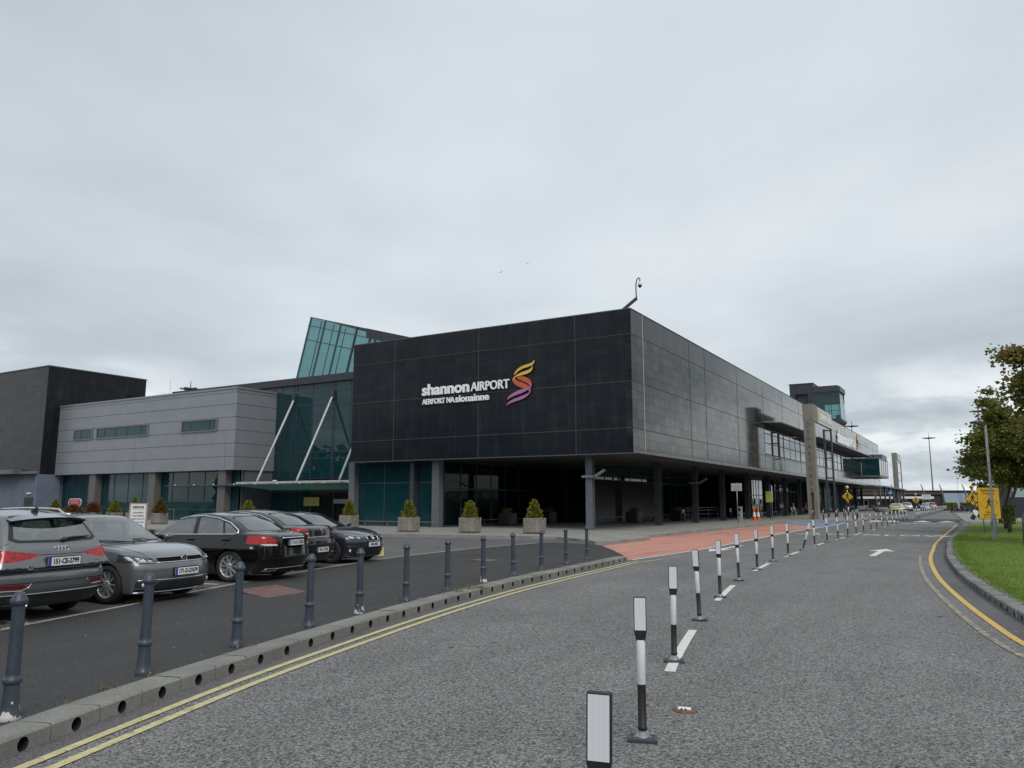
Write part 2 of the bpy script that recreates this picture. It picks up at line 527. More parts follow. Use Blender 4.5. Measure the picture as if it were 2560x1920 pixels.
def make_car(name, P, paint_mat, regions, extras, label, cat, group=None, seat='seat'):
    root = empty(name, (0, 0, 0), 0, label, cat, group)
    body = CarBody(P)
    V, F = body.mesh(P.get('h', .025))
    x, y, z = V.T
    # wheel housings
    parts = []
    def cut(pname, mat, g):
        nonlocal V, F
        V, Fi, F = split(V, F, g(V[:, 0], V[:, 1], V[:, 2]))
        if len(Fi): parts.append((pname, mat, Fi))
    def g_arch(x, y, z):
        g = np.full(x.shape, 9.)
        for xa in P['axles']:
            g = np.minimum(g, np.maximum(np.sqrt((x - xa) ** 2 + (z - P['rw']) ** 2) - P['ra'] - .006, P['W'] * .3 - np.abs(y)))
        return g
    cut('wheel_housing', CM['gap'], g_arch)
    if P.get('arch_trim'):
        cut('wheel_arch_trim', CM['plastic'], lambda x, y, z: g_arch(x, y, z) - P['arch_trim'])
    for pname, mat, g in regions:
        cut(pname, mat, g)
    nrm, _ = body.grad(V)
    np_obj('body', V, F, paint_mat, root, nrm)
    for kind, pts in P.get('seams', []):
        for sg in (1, -1):
            if kind in ('front', 'rear', 'top') and min(abs(p[1 if kind == 'top' else 0]) for p in pts) < .01 and sg < 0 and kind == 'top': continue
            if kind == 'side': q = strip(body, pts, sg, 0, -.001)
            elif kind == 'top': q = strip(body, [(p[0], p[1] * sg) for p in pts], 'top', 0, -.001)
            else: q = strip(body, [(p[0] * sg, p[1]) for p in pts], kind, 0, -.001)
            MB().tube(q, .0055, 5).build('panel_gap', CM['gap'], root)
    # merge equal names into numbered siblings only when the photo shows them apart
    for pname, mat, Fi in parts:
        cy = V[Fi].mean(1)[:, 1]
        if pname in ('tail_light', 'headlight', 'fog_light', 'reflector', 'side_window', 'wheel_arch_trim', 'lamp_clear', 'window_trim', 'vent'):
            for sgn in (1, -1):
                k = Fi[cy * sgn > 0]
                if len(k): np_obj(pname, V, k, mat, root, nrm)
        elif pname == 'wheel_housing':
            cx = V[Fi].mean(1)[:, 0]
            for sgn in (1, -1):
                for sx in (1, -1):
                    k = Fi[(cy * sgn > 0) & (cx * sx > 0)]
                    if len(k): np_obj(pname, V, k, mat, root, nrm)
        else:
            np_obj(pname, V, Fi, mat, root, nrm)
    # wheels
    for xa in P['axles']:
        for sg in (1, -1):
            wheel(body, xa, sg * (P['W'] - .125), sg, P.get('wheel', 'five'), root, P)
    # cabin
    m = MB()
    fx = P.get('fseat', .0)
    for sg in (1, -1): seat_mesh(m, fx, sg * .36, .5, 0, P.get('sb', .60), P.get('sz', .46))
    m.build('front_seats', CM[seat], root, .03)
    m = MB()
    for sg in (1, 0, -1): seat_mesh(m, fx - .92, sg * .42, .46, 0, P.get('sb', .60) - .08, P.get('sz', .46))
    m.build('rear_seats', CM[seat], root, .03)
    dx = P.get('dash', .75)
    m = MB().box(dx - .12, dx + .35, -.68, .68, .55, P['belt'] - .06)
    m.box(-2.0, dx, -.72, .72, P['zb'] + .05, P['zb'] + .08)
    m.build('dashboard', CM['black'], root, .03)
    # door mirrors
    for sg in (1, -1):
        mx = P.get('mir', .72)
        b0 = body.sy(mx, P['belt'] + .01, sg, -.02)
        m = MB()
        m.bar(b0, (mx, sg * (P['W'] + .05), P['belt'] + .05), .05, .03, 1)
        m.ball((mx, sg * (P['W'] + .09), P['belt'] + .09), .1, 16, 10, 0, (.55, 1.05, .64))
        m.build('door_mirror', [paint_mat, CM['black']], root)
    extras(body, root, paint_mat)
    return root

def strip(body, pts, kind, r, out=.004, n=8):
    """points on the body for a bright strip: kind front/rear gives (y,z), side+1/-1 gives (x,z)"""
    res = []
    # subdivide
    q = []
    for a, b in zip(pts[:-1], pts[1:]):
        k = max(1, int(math.hypot(b[0] - a[0], b[1] - a[1]) / .05))
        q += [(a[0] + (b[0] - a[0]) * i / k, a[1] + (b[1] - a[1]) * i / k) for i in range(k)]
    q.append(pts[-1])
    for a, b in q:
        if kind == 'front': res.append(body.fx(a, b, out))
        elif kind == 'top': res.append(body.tz(a, b, out))
        elif kind == 'rear': res.append(body.rx(a, b, out))
        else: res.append(body.sy(a, b, kind, out))
    return res

def ring(m, c, ax, up, r, t, n=28, mi=0):
    c = Vector(c); ax = Vector(ax).normalized(); up = Vector(up).normalized()
    m.tube([c + ax * math.cos(2 * PI * k / n) * r + up * math.sin(2 * PI * k / n) * r for k in range(n + 1)], t, 8, mi, False)

def frontg(poly, xmin): return lambda x, y, z: np.maximum(psd(np.abs(y), z, poly), xmin - x)
def rearg(poly, xmax): return lambda x, y, z: np.maximum(psd(np.abs(y), z, poly), x - xmax)
def sideg(poly, ymin=.35): return lambda x, y, z: np.maximum(psd(x, z, poly), ymin - np.abs(y))
def rnd_poly(g, r): return lambda x, y, z: g(x, y, z) - r
YB = (0, 1, 0); YN = (0, -1, 0); ZU = (0, 0, 1)
# ---- grey hatchback, nose out
def golf():
    P = dict(W=.895, zb=.16, belt=.93, gb=.835, tum=.42, cf=.34, cr=.16, pcf=.22, pcr=.10, axles=(1.28, -1.34), rw=.315, ra=.345, wheel='ten',
        zl=[(-2.2, .92), (-1.9, .96), (-1.0, .965), (.3, .95), (.95, .935), (1.3, .90), (1.7, .835), (1.95, .765), (2.15, .68)],
        zg=[(1.35, .74), (1.05, .915), (.30, 1.335), (.02, 1.42), (-.5, 1.45), (-1.2, 1.43), (-1.72, 1.36), (-1.86, 1.27), (-2.12, .90)],
        xf=[(.15, 2.0), (.24, 2.09), (.45, 2.13), (.6, 2.12), (.70, 2.07), (.78, 1.97), (1.0, 1.7)],
        xr=[(.2, -2.0), (.35, -2.1), (.55, -2.13), (.75, -2.1), (.95, -2.04), (1.1, -1.95)],
        plan=[(-2.13, .82), (-1.6, .885), (-1, .895), (1.3, .895), (1.6, .885), (2.13, .80)],
        sec=[(.15, .94), (.3, .98), (.5, 1.0), (.72, .992), (.93, .955), (1.1, .92)])
    P['seams'] = [('top', [(1.0, .735), (1.5, .70), (1.90, .60)]), ('side', [(.86, .92), (.84, .5), (.78, .24), (-.2, .22)]), ('side', [(-.18, .95), (-.2, .24)]), ('front', [(0, .738), (.5, .735)])]
    dlo = [(.80, .975), (.22, 1.29), (-.1, 1.355), (-1.1, 1.365), (-1.55, 1.30), (-1.62, 1.06), (-1.3, .985)]
    ws = [(0, .955), (.69, .975), (.70, .995), (.60, 1.33), (.55, 1.362), (.3, 1.385), (0, 1.39)]
    reg = [('windscreen', CM['glass'], frontg([(-.1, .975)] + [(p * .965, .975 + (q - .955) * .955) for p, q in ws[1:]] + [(-.1, 1.372)], .1)),
        ('windscreen_frame', CM['black'], frontg([(-.1, .955)] + ws[1:] + [(-.1, 1.39)], .1)),
        ('side_window', CM['glass'], sideg([(.74, .99), (.20, 1.27), (-.1, 1.335), (-.16, .99)])),
        ('side_window', CM['glass'], sideg([(-.25, .99), (-.21, 1.335), (-1.05, 1.345), (-1.1, .995)])),
        ('window_trim', CM['black'], sideg(dlo)),
        ('rear_window', CM['glass'], rearg([(-.1, 1.0), (.62, 1.02), (.52, 1.30), (-.1, 1.33)], -1.7)),
        ('tail_light', CM['red'], rearg([(.40, .80), (.93, .78), (.93, .93), (.45, .93)], -1.75)),
        ('lamp_clear', CM['silver'], frontg([(.57, .690), (.635, .690), (.635, .722), (.57, .705)], 1.5)),
        ('lamp_clear', CM['silver'], frontg([(.655, .690), (.75, .692), (.775, .760), (.68, .738)], 1.5)),
        ('lamp_clear', CM['silver'], frontg([(.80, .705), (.85, .715), (.86, .775), (.82, .772)], 1.5)),
        ('headlight', CM['lamp'], rnd_poly(frontg([(.51, .663), (.62, .650), (.78, .655), (.95, .70), (.95, .80), (.84, .795), (.66, .755), (.51, .705)], 1.5), .004)),
        ('grille', CM['gap'], frontg([(-.1, .668), (.50, .660), (.50, .735), (-.1, .74)], 1.7)),
        ('lower_grille', CM['black'], frontg([(-.1, .215), (.80, .215), (.80, .245), (.60, .25), (.48, .365), (-.1, .37)], 1.7)),
        ('vent', CM['plastic'], frontg([(.585, .27), (.80, .27), (.80, .365), (.51, .365)], 1.6))]
    def ex(B, root, pt):
        for sg in (1, -1):
            m = MB()
            m.tube(strip(B, [(sg * .50, .672), (sg * .80, .676)], 'front', 0, .004), .006, 6, 0)
            for yy in (.60, .73):
                c = B.fx(sg * yy, .715, -.03)
                m.lathe([(.001, -.012), (.040, .002), (.052, .030)], 18, c, lambda a, b, d: (d, a, b), 0)
            m.build('lamp_reflector', CM['chrome'], root)
            MB().ball(B.fx(sg * .70, .318, .002), .036, 14, 8, 0, (.4, 1, 1)).build('fog_light', CM['white'], root)
        m = MB()
        m.tube(strip(B, [(-.52, .667), (.52, .667)], 'front', 0, .004), .009, 6)
        m.tube(strip(B, [(-.80, .392), (.80, .392)], 'front', 0, .003), .009, 6)
        m.tube(strip(B, [(-.84, .195), (.84, .195)], 'front', 0, .003), .008, 6)
        m.build('bright_strip', CM['chrome'], root)
        m = MB()
        for zz in (.25, .285, .32, .35): m.tube(strip(B, [(-.5, zz), (.5, zz)], 'front', 0, .004), .005, 6)
        for zz in (.692, .708): m.tube(strip(B, [(-.5, zz), (.5, zz)], 'front', 0, .002), .003, 6)
        m.build('grille_bars', CM['plastic'], root)
        c = B.fx(0, .70, .012)
        m = MB()
        m.lathe([(.001, 0), (.062, 0), (.066, .006), (.066, -.02)], 28, c, lambda a, b, d: (d, a, b), 1)
        ring(m, c + Vector((.008, 0, 0)), YB, ZU, .062, .006)
        for s2 in (1, -1):
            m.bar(c + Vector((.01, s2 * .024, .052)), c + Vector((.01, 0, .008)), .010, .008)
            m.bar(c + Vector((.01, s2 * .052, .022)), c + Vector((.01, s2 * .026, -.05)), .010, .008)
            m.bar(c + Vector((.01, s2 * .026, -.05)), c + Vector((.01, 0, .002)), .010, .008)
        m.build('emblem', [CM['chrome'], CM['black']], root)
        number_plate(B.fx(0, .505, .02), YB, ZU, '171-D-27679', root)
        m = MB()
        w0 = B.tz(1.02, .62, .012); m.tube([w0, B.fx(.15, 1.0, .015), B.fx(-.02, 1.005, .012)], .008, 6)
        w0 = B.tz(1.02, -.1, .012); m.tube([w0, B.fx(-.5, .995, .015), B.fx(-.62, 1.0, .012)], .008, 6)
        m.build('wiper', CM['black'], root)
        p = B.fx(-.50, 1.34, .003)
        MB().box(-.003, .0, -.05, .05, -.013, .013).build('sticker', CM['plate'], root, loc=p)
        m = MB().box(dx0 - .02, dx0 + .1, .15, .33, .94, .945); m.build('paper', CM['plate'], root)
    dx0 = .70
    return make_car('parked_hatchback', P, paint('grey_paint', (.16, .168, .178), .5), reg, ex,
        'grey hatchback parked nose out with plate reading 171-D-27679', 'car', 'cars parked in front of the terminal')

# ---- grey compact SUV, tail out
def suv():
    P = dict(W=.915, zb=.20, belt=1.0, gb=.86, tum=.42, cf=.30, cr=.20, pcf=.2, pcr=.10, axles=(1.32, -1.28), rw=.345, ra=.385, wheel='five', crown=.02, ke=.06,
        zl=[(-2.25, 1.02), (-1.0, 1.04), (.9, 1.03), (1.4, .99), (2.0, .88), (2.2, .78)],
        zg=[(1.5, .8), (1.25, .95), (.45, 1.44), (.1, 1.53), (-.5, 1.565), (-1.2, 1.55), (-1.74, 1.485), (-1.84, 1.42), (-2.10, 1.07), (-2.2, .85)],
        xf=[(.2, 2.05), (.45, 2.19), (.7, 2.17), (.85, 2.05), (1.1, 1.8)],
        xr=[(.2, -2.0), (.30, -2.10), (.46, -2.18), (.60, -2.195), (.685, -2.185), (.715, -2.125), (.90, -2.125), (.94, -2.15), (1.0, -2.135), (1.1, -2.08), (1.25, -1.98)],
        plan=[(-2.2, .855), (-1.6, .905), (-1, .915), (1.3, .915), (1.6, .905), (2.2, .82)],
        sec=[(.2, .95), (.35, .985), (.55, 1.0), (.85, .99), (1.0, .955), (1.2, .92)])
    P['seams'] = [('rear', [(0, .712), (.70, .712), (.80, .735), (.84, .84)]), ('rear', [(0, .925), (.36, .93)]), ('rear', [(.70, 1.1), (.84, 1.03)]), ('rear', [(0, .555), (.9, .56)])]  # line between the tail lights paints the ledge's shadow, the rest are seams
    rw = [(-.1, 1.085), (.60, 1.10), (.70, 1.14), (.57, 1.44), (.5, 1.47), (-.1, 1.49)]
    reg = [('rear_window', CM['glass'], rearg([(-.1, 1.125), (.54, 1.135), (.625, 1.16), (.53, 1.42), (.48, 1.44), (-.1, 1.455)], -1.55)),
        ('rear_window_frame', CM['black'], rearg(rw, -1.60)),
        ('windscreen', CM['glass'], frontg([(-.1, 1.05), (.70, 1.06), (.58, 1.46), (-.1, 1.50)], .1)),
        ('side_window', CM['glass'], sideg([(.95, 1.08), (.35, 1.38), (.05, 1.44), (-.1, 1.06)])),
        ('side_window', CM['glass'], sideg([(-.2, 1.06), (-.15, 1.44), (-.95, 1.45), (-1.0, 1.08)])),
        ('side_window', CM['glass'], sideg([(-1.08, 1.10), (-1.05, 1.44), (-1.45, 1.38), (-1.62, 1.16)])),
        ('window_trim', CM['black'], sideg([(1.05, 1.05), (.35, 1.41), (0, 1.47), (-1.1, 1.47), (-1.5, 1.40), (-1.70, 1.13), (-1.3, 1.05)])),
        ('tail_light', CM['red'], rnd_poly(rearg([(.37, .925), (.40, .905), (.66, .86), (.97, .845), (.97, 1.02), (.85, 1.015), (.38, .938)], -1.62), .006)),
        ('headlight', CM['lamp'], frontg([(.5, .74), (.95, .76), (.95, .88), (.55, .86)], 1.6)),
        ('reflector', CM['redd'], rearg([(.46, .475), (.86, .485), (.86, .545), (.54, .545)], -1.9)),
        ('lower_bumper', CM['plastic'], lambda x, y, z: np.maximum(z - .40, -9))]
    def ex(B, root, pt):
        m = MB()
        for sg in (1, -1): m.tube(strip(B, [(sg * .84, .468), (sg * .56, .462), (sg * .47, .50), (sg * .44, .552)], 'rear', 0, .003), .006, 6)
        m.tube(strip(B, [(-.86, .405), (.86, .405)], 'rear', 0, .003), .007, 6)
        m.build('bright_strip', CM['chrome'], root)
        m = MB()
        for sg in (1, -1): m.tube(strip(B, [(sg * .45, .92), (sg * .88, .925)], 'rear', 0, .002), .004, 6)
        m.build('light_strip', CM['pale_red'], root)
        # spoiler
        m = MB()
        pr = [(-1.70, 1.492), (-1.99, 1.445), (-1.985, 1.42), (-1.76, 1.40)]
        n = 9
        for k in range(n):
            y0 = -.60 + 1.2 * k / n; y1 = -.60 + 1.2 * (k + 1) / n
            c = lambda yy, q: (q[0] + .16 * (yy / .6) ** 2 * (.8 if q[0] < -1.9 else .2), yy, q[1] - .045 * (yy / .6) ** 2)
            v = [c(y0, q) for q in pr] + [c(y1, q) for q in pr]
            fs = [(0, 1, 5, 4)]; m.add(v, fs, 0, True); m.add(v, [(1, 2, 6, 5), (2, 3, 7, 6)], 1, True)
            if k == 0: m.add(v[:4], [(0, 3, 2, 1)], 1)
            if k == n - 1: m.add(v[4:], [(0, 1, 2, 3)], 1)
        m.build('spoiler', [pt, CM['black']], root)
        # rails and aerial
        for sg in (1, -1):
            m = MB()
            pts = [B.tz(xx, sg * .585, .05 if -1.35 < xx < .15 else .0) for xx in np.linspace(.25, -1.55, 14)]
            m.tube(pts, .016, 8)
            m.build('roof_rail', CM['alloy'], root)
        a = B.tz(-1.5, 0, 0)
        MB().prism([(-.09, -.01), (.07, -.01), (-.05, .07), (-.08, .075)], -.012, .012, lambda p, q, t: (p, t, q)).build('aerial', CM['black'], root, loc=a)
        m = MB()
        m.ball(B.rx(-.08, 1.115, .02), .035, 12, 8, 0, (1, 1.3, .9))
        m.tube([B.rx(-.08, 1.12, .03), B.rx(-.25, 1.135, .035), B.rx(-.55, 1.15, .02)], [.022, .016, .008], 8)
        m.build('wiper', CM['black'], root)
        m = MB()
        for k in range(4): ring(m, B.rx(.081 - k * .054, 1.0, .008), YB, ZU, .036, .0055)
        m.build('emblem', CM['chrome'], root)
        number_plate(B.rx(0, .825, .015), YN, ZU, '151-CE-2799', root)
        lettering('badge', 'Q3', .075, B.rx(.50, .765, .004), YN, ZU, CM['chrome'], root, .006, .002)
        lettering('badge', 'TDI', .045, B.rx(-.60, .80, .004), YN, ZU, CM['chrome'], root, .006, .001)
        for k in (0, 1):
            m = MB()
            c = (-2.12, .60 - k * .095, .275)
            m.lathe([(.036, .15), (.036, -.03), (.040, -.035), (.033, -.035), (.030, .0), (.03, .1), (.001, .1)], 18, c, lambda a, b, d: (d, a, b))
            m.build('exhaust_pipe', CM['chrome'], root)
        p = B.rx(-.17, 1.40, .004)
        MB().box(-.003, 0, -.11, .11, -.016, .016).build('sticker', CM['white'], root, loc=p)
    return make_car('parked_suv', P, paint('grey_paint', (.16, .168, .178), .5), reg, ex,
        'grey compact SUV with silver roof rails and plate 151-CE-2799, tail to the bollards', 'car', 'cars parked in front of the terminal')

# ---- black saloon, tail out
def saloon():
    P = dict(W=.905, zb=.17, belt=.93, gb=.845, tum=.46, cf=.34, cr=.32, pcf=.2, pcr=.20, axles=(1.55, -1.29), rw=.33, ra=.355, wheel='twin', crown=.03, xm=-.3, ke=.11,
        zl=[(-2.4, .90), (-2.27, .965), (-2.1, .985), (-1.6, 1.0), (-.8, .965), (.9, .93), (1.2, .92), (1.9, .80), (2.3, .66)],
        zg=[(1.45, .76), (1.2, .90), (.35, 1.32), (.0, 1.41), (-.45, 1.435), (-.9, 1.395), (-1.3, 1.255), (-1.75, 1.03), (-2.0, .88)],
        xf=[(.17, 2.2), (.4, 2.34), (.6, 2.33), (.75, 2.2), (1.0, 1.9)],
        xr=[(.2, -2.14), (.33, -2.26), (.48, -2.33), (.62, -2.315), (.85, -2.29), (.95, -2.27), (1.1, -2.1)],
        plan=[(-2.34, .80), (-1.8, .87), (-1.2, .905), (1.3, .905), (1.7, .89), (2.34, .78)],
        sec=[(.17, .94), (.3, .98), (.5, 1.0), (.75, .99), (.95, .94), (1.1, .90)])
    P['seams'] = [('side', [(-.31, .97), (-.34, .55), (-.32, .24)]), ('side', [(-1.42, 1.0), (-1.20, .80), (-.98, .55), (-.95, .3)]), ('side', [(-.34, .26), (-.9, .28)]), ('rear', [(.64, .99), (.56, .88), (.50, .72), (.30, .66), (0, .655)])]
    dlo = [(1.0, .955), (.38, 1.265), (.02, 1.34), (-.4, 1.36), (-.8, 1.315), (-1.15, 1.215), (-1.40, 1.07), (-1.43, 1.02), (-1.36, .985), (-.5, .972)]
    reg = [('rear_window', CM['glass'], rearg([(-.1, 1.05), (.55, 1.055), (.60, 1.08), (.50, 1.30), (.40, 1.33), (-.1, 1.345)], -.9)),
        ('rear_window_frame', CM['black'], rearg([(-.1, 1.03), (.60, 1.04), (.64, 1.08), (.52, 1.32), (.42, 1.35), (-.1, 1.365)], -.9)),
        ('windscreen', CM['glass'], frontg([(-.1, .96), (.70, .97), (.58, 1.33), (-.1, 1.37)], .1)),
        ('side_window', CM['glass'], sideg([(.84, .985), (.34, 1.245), (.0, 1.315), (-.20, 1.33), (-.26, .985)])),
        ('side_window', CM['glass'], sideg([(-.38, .985), (-.31, 1.33), (-.45, 1.335), (-.80, 1.29), (-.94, 1.25), (-1.06, .995)])),
        ('side_window', CM['glass'], sideg([(-1.11, .998), (-1.0, 1.235), (-1.15, 1.185), (-1.36, 1.055), (-1.37, 1.02), (-1.33, 1.003)])),
        ('window_trim', CM['black'], sideg(dlo)),
        ('lamp_clear', CM['white'], rearg([(.50, .75), (.74, .755), (.84, .785), (.80, .795), (.52, .785)], -1.85)),
        ('tail_light', CM['red'], rnd_poly(rearg([(.97, .965), (.80, .96), (.67, .94), (.55, .88), (.50, .79), (.72, .785), (.86, .80), (.97, .85)], -1.70), .006)),
        ('headlight', CM['lamp'], frontg([(.5, .62), (.93, .66), (.93, .76), (.55, .74)], 1.7)),
        ('plate_recess', CM['gap'], rearg([(-.1, .68), (.22, .69), (.34, .74), (.40, .885), (-.1, .885)], -2.0)),
        ('lower_bumper', CM['black'], rearg([(-.1, .1), (.70, .1), (.66, .30), (.5, .33), (-.1, .33)], -1.9))]
    def ex(B, root, pt):
        for sg in (1, -1):
            MB().tube(strip(B, dlo + [dlo[0]], sg, 0, .004), .016, 8).build('bright_strip', CM['chrome'], root)
        MB().tube(strip(B, [(-.39, .90), (.39, .90)], 'rear', 0, .010), .014, 8).build('bright_strip', CM['chrome'], root)
        m = MB()
        for sg in (1, -1):
            m.tube(strip(B, [(sg * .42, .285), (sg * .66, .285), (sg * .73, .25), (sg * .70, .235), (sg * .47, .235), (sg * .42, .285)], 'rear', 0, .006), .007, 6)
        m.tube(strip(B, [(-.42, .285), (.42, .285)], 'rear', 0, .006), .007, 6)
        m.build('exhaust_trim', CM['chrome'], root)
        c = B.rx(0, .97, .012)
        m = MB(); ring(m, c, YB, ZU, .042, .005)
        for a in (90, 210, 330): m.bar(c, c + Vector((0, math.cos(R(a)) * .04, math.sin(R(a)) * .04)), .01, .006)
        m.build('emblem', CM['chrome'], root)
        lettering('badge', 'C 180 d', .05, B.rx(.40, .945, .004), YN, ZU, CM['chrome'], root, .006, .002)
        number_plate(B.rx(0, .80, .03), YN, ZU, '171-D-17358', root)
        for sg in (1, -1):
            for xx in (-.18, -1.10):
                m = MB()
                m.tube([B.sy(xx, .865, sg, .0), B.sy(xx, .868, sg, .03), B.sy(xx - .17, .872, sg, .03), B.sy(xx - .19, .872, sg, 0)], .013, 8)
                m.build('door_handle', pt, root)
    return make_car('parked_saloon', P, paint('black_paint', (.004, .004, .005), .0, .25), reg, ex,
        'black saloon with bright window surrounds and split-spoke wheels, parked tail out', 'car', 'cars parked in front of the terminal', 'seat2')

# ---- brown saloon, tail out
def brown_saloon():
    P = dict(W=.91, zb=.19, belt=.95, gb=.85, tum=.44, cf=.34, cr=.20, pcf=.2, pcr=.18, axles=(1.42, -1.29), rw=.325, ra=.35, wheel='five', crown=.03, ke=.08,
        zl=[(-2.4, 1.0), (-2.3, 1.035), (-2.1, 1.045), (-1.6, 1.04), (-.5, .98), (1, .955), (1.6, .87), (2.3, .68)],
        zg=[(1.5, .78), (1.25, .92), (.35, 1.36), (0, 1.45), (-.5, 1.465), (-.95, 1.43), (-1.4, 1.29), (-1.85, 1.07), (-2.1, .9)],
        xf=[(.19, 2.25), (.4, 2.38), (.6, 2.36), (.75, 2.25), (1.0, 1.95)],
        xr=[(.2, -2.2), (.35, -2.33), (.6, -2.385), (.74, -2.37), (.78, -2.33), (1.0, -2.31), (1.1, -2.2)],
        plan=[(-2.38, .83), (-1.8, .89), (-1.2, .91), (1.3, .91), (1.7, .89), (2.38, .78)],
        sec=[(.17, .94), (.3, .98), (.5, 1.0), (.75, .99), (.97, .94), (1.1, .90)])
    P['seams'] = [('rear', [(0, .755), (.62, .755), (.66, .86)]), ('side', [(-.31, .97), (-.34, .55), (-.32, .24)])]
    dlo = [(1.05, .975), (.38, 1.295), (.02, 1.375), (-.5, 1.39), (-.95, 1.34), (-1.3, 1.22), (-1.5, 1.06), (-1.4, 1.0), (-.5, .99)]
    reg = [('rear_window', CM['glass'], rearg([(-.1, 1.09), (.58, 1.095), (.50, 1.33), (.40, 1.365), (-.1, 1.38)], -.9)),
        ('rear_window_frame', CM['black'], rearg([(-.1, 1.07), (.63, 1.075), (.54, 1.35), (.42, 1.385), (-.1, 1.40)], -.9)),
        ('windscreen', CM['glass'], frontg([(-.1, .98), (.70, .99), (.58, 1.36), (-.1, 1.40)], .1)),
        ('side_window', CM['glass'], sideg([(.90, 1.0), (.34, 1.275), (.0, 1.35), (-.20, 1.36), (-.26, 1.0)])),
        ('side_window', CM['glass'], sideg([(-.36, 1.0), (-.30, 1.36), (-.5, 1.365), (-.95, 1.31), (-1.25, 1.20), (-1.40, 1.06), (-1.35, 1.015)])),
        ('window_trim', CM['black'], sideg(dlo)),
        ('lamp_clear', CM['white'], rearg([(.50, .88), (.62, .875), (.74, .885), (.74, .905), (.50, .905)], -1.9)),
        ('tail_light', CM['red'], rnd_poly(rearg([(.50, .885), (.70, .88), (.97, .92), (.97, 1.02), (.72, 1.025), (.56, 1.0)], -1.98), .008)),
        ('headlight', CM['lamp'], frontg([(.5, .66), (.93, .70), (.93, .80), (.55, .78)], 1.7)),
        ('plate_recess', CM['plastic'], rearg([(-.1, .40), (.40, .40), (.30, .58), (-.1, .58)], -2.0)),
        ('lower_bumper', CM['plastic'], rearg([(-.1, .1), (.92, .1), (.92, .34), (-.1, .38)], -1.9))]
    def ex(B, root, pt):
        for sg in (1, -1):
            MB().tube(strip(B, dlo[1:7], sg, 0, .004), .013, 8).build('bright_strip', CM['chrome'], root)
        m = MB()
        m.tube(strip(B, [(-.66, .795), (.66, .795)], 'rear', 0, .008), .010, 8)
        m.tube(strip(B, [(.55, .405), (.86, .42)], 'rear', 0, .004), .014, 6); m.tube(strip(B, [(-.55, .405), (-.86, .42)], 'rear', 0, .004), .014, 6)
        m.build('bright_strip', CM['chrome'], root)
        c = B.rx(0, .95, .012)
        m = MB()
        m.lathe([(.001, 0), (.056, 0), (.06, .012)], 24, c, lambda a, b, d: (d, a, b), 1)
        ring(m, c - Vector((.008, 0, 0)), YB, ZU, .056, .006)
        for s2 in (1, -1):
            m.bar(c + Vector((-.01, s2 * .024, .048)), c + Vector((-.01, 0, .008)), .010, .008)
            m.bar(c + Vector((-.01, s2 * .046, .022)), c + Vector((-.01, s2 * .024, -.046)), .010, .008)
            m.bar(c + Vector((-.01, s2 * .024, -.046)), c + Vector((-.01, 0, .002)), .010, .008)
        m.build('emblem', [CM['chrome'], CM['black']], root)
        number_plate(B.rx(0, .49, .02), YN, ZU, '09-C-3748', root)
        lettering('badge', 'PASSAT', .04, B.rx(.52, .835, .004), YN, ZU, CM['chrome'], root, .006, .001)
        for sg in (1, -1):
            for xx in (-.18, -1.10):
                m = MB()
                m.tube([B.sy(xx, .885, sg, .0), B.sy(xx, .888, sg, .03), B.sy(xx - .17, .892, sg, .03), B.sy(xx - .19, .892, sg, 0)], .013, 8)
                m.build('door_handle', pt, root)
    return make_car('parked_saloon', P, paint('brown_paint', (.018, .0155, .014), .4, .25), reg, ex,
        'dark brown saloon parked tail out between the black saloon and the blue coupe', 'car', 'cars parked in front of the terminal', 'seat2')

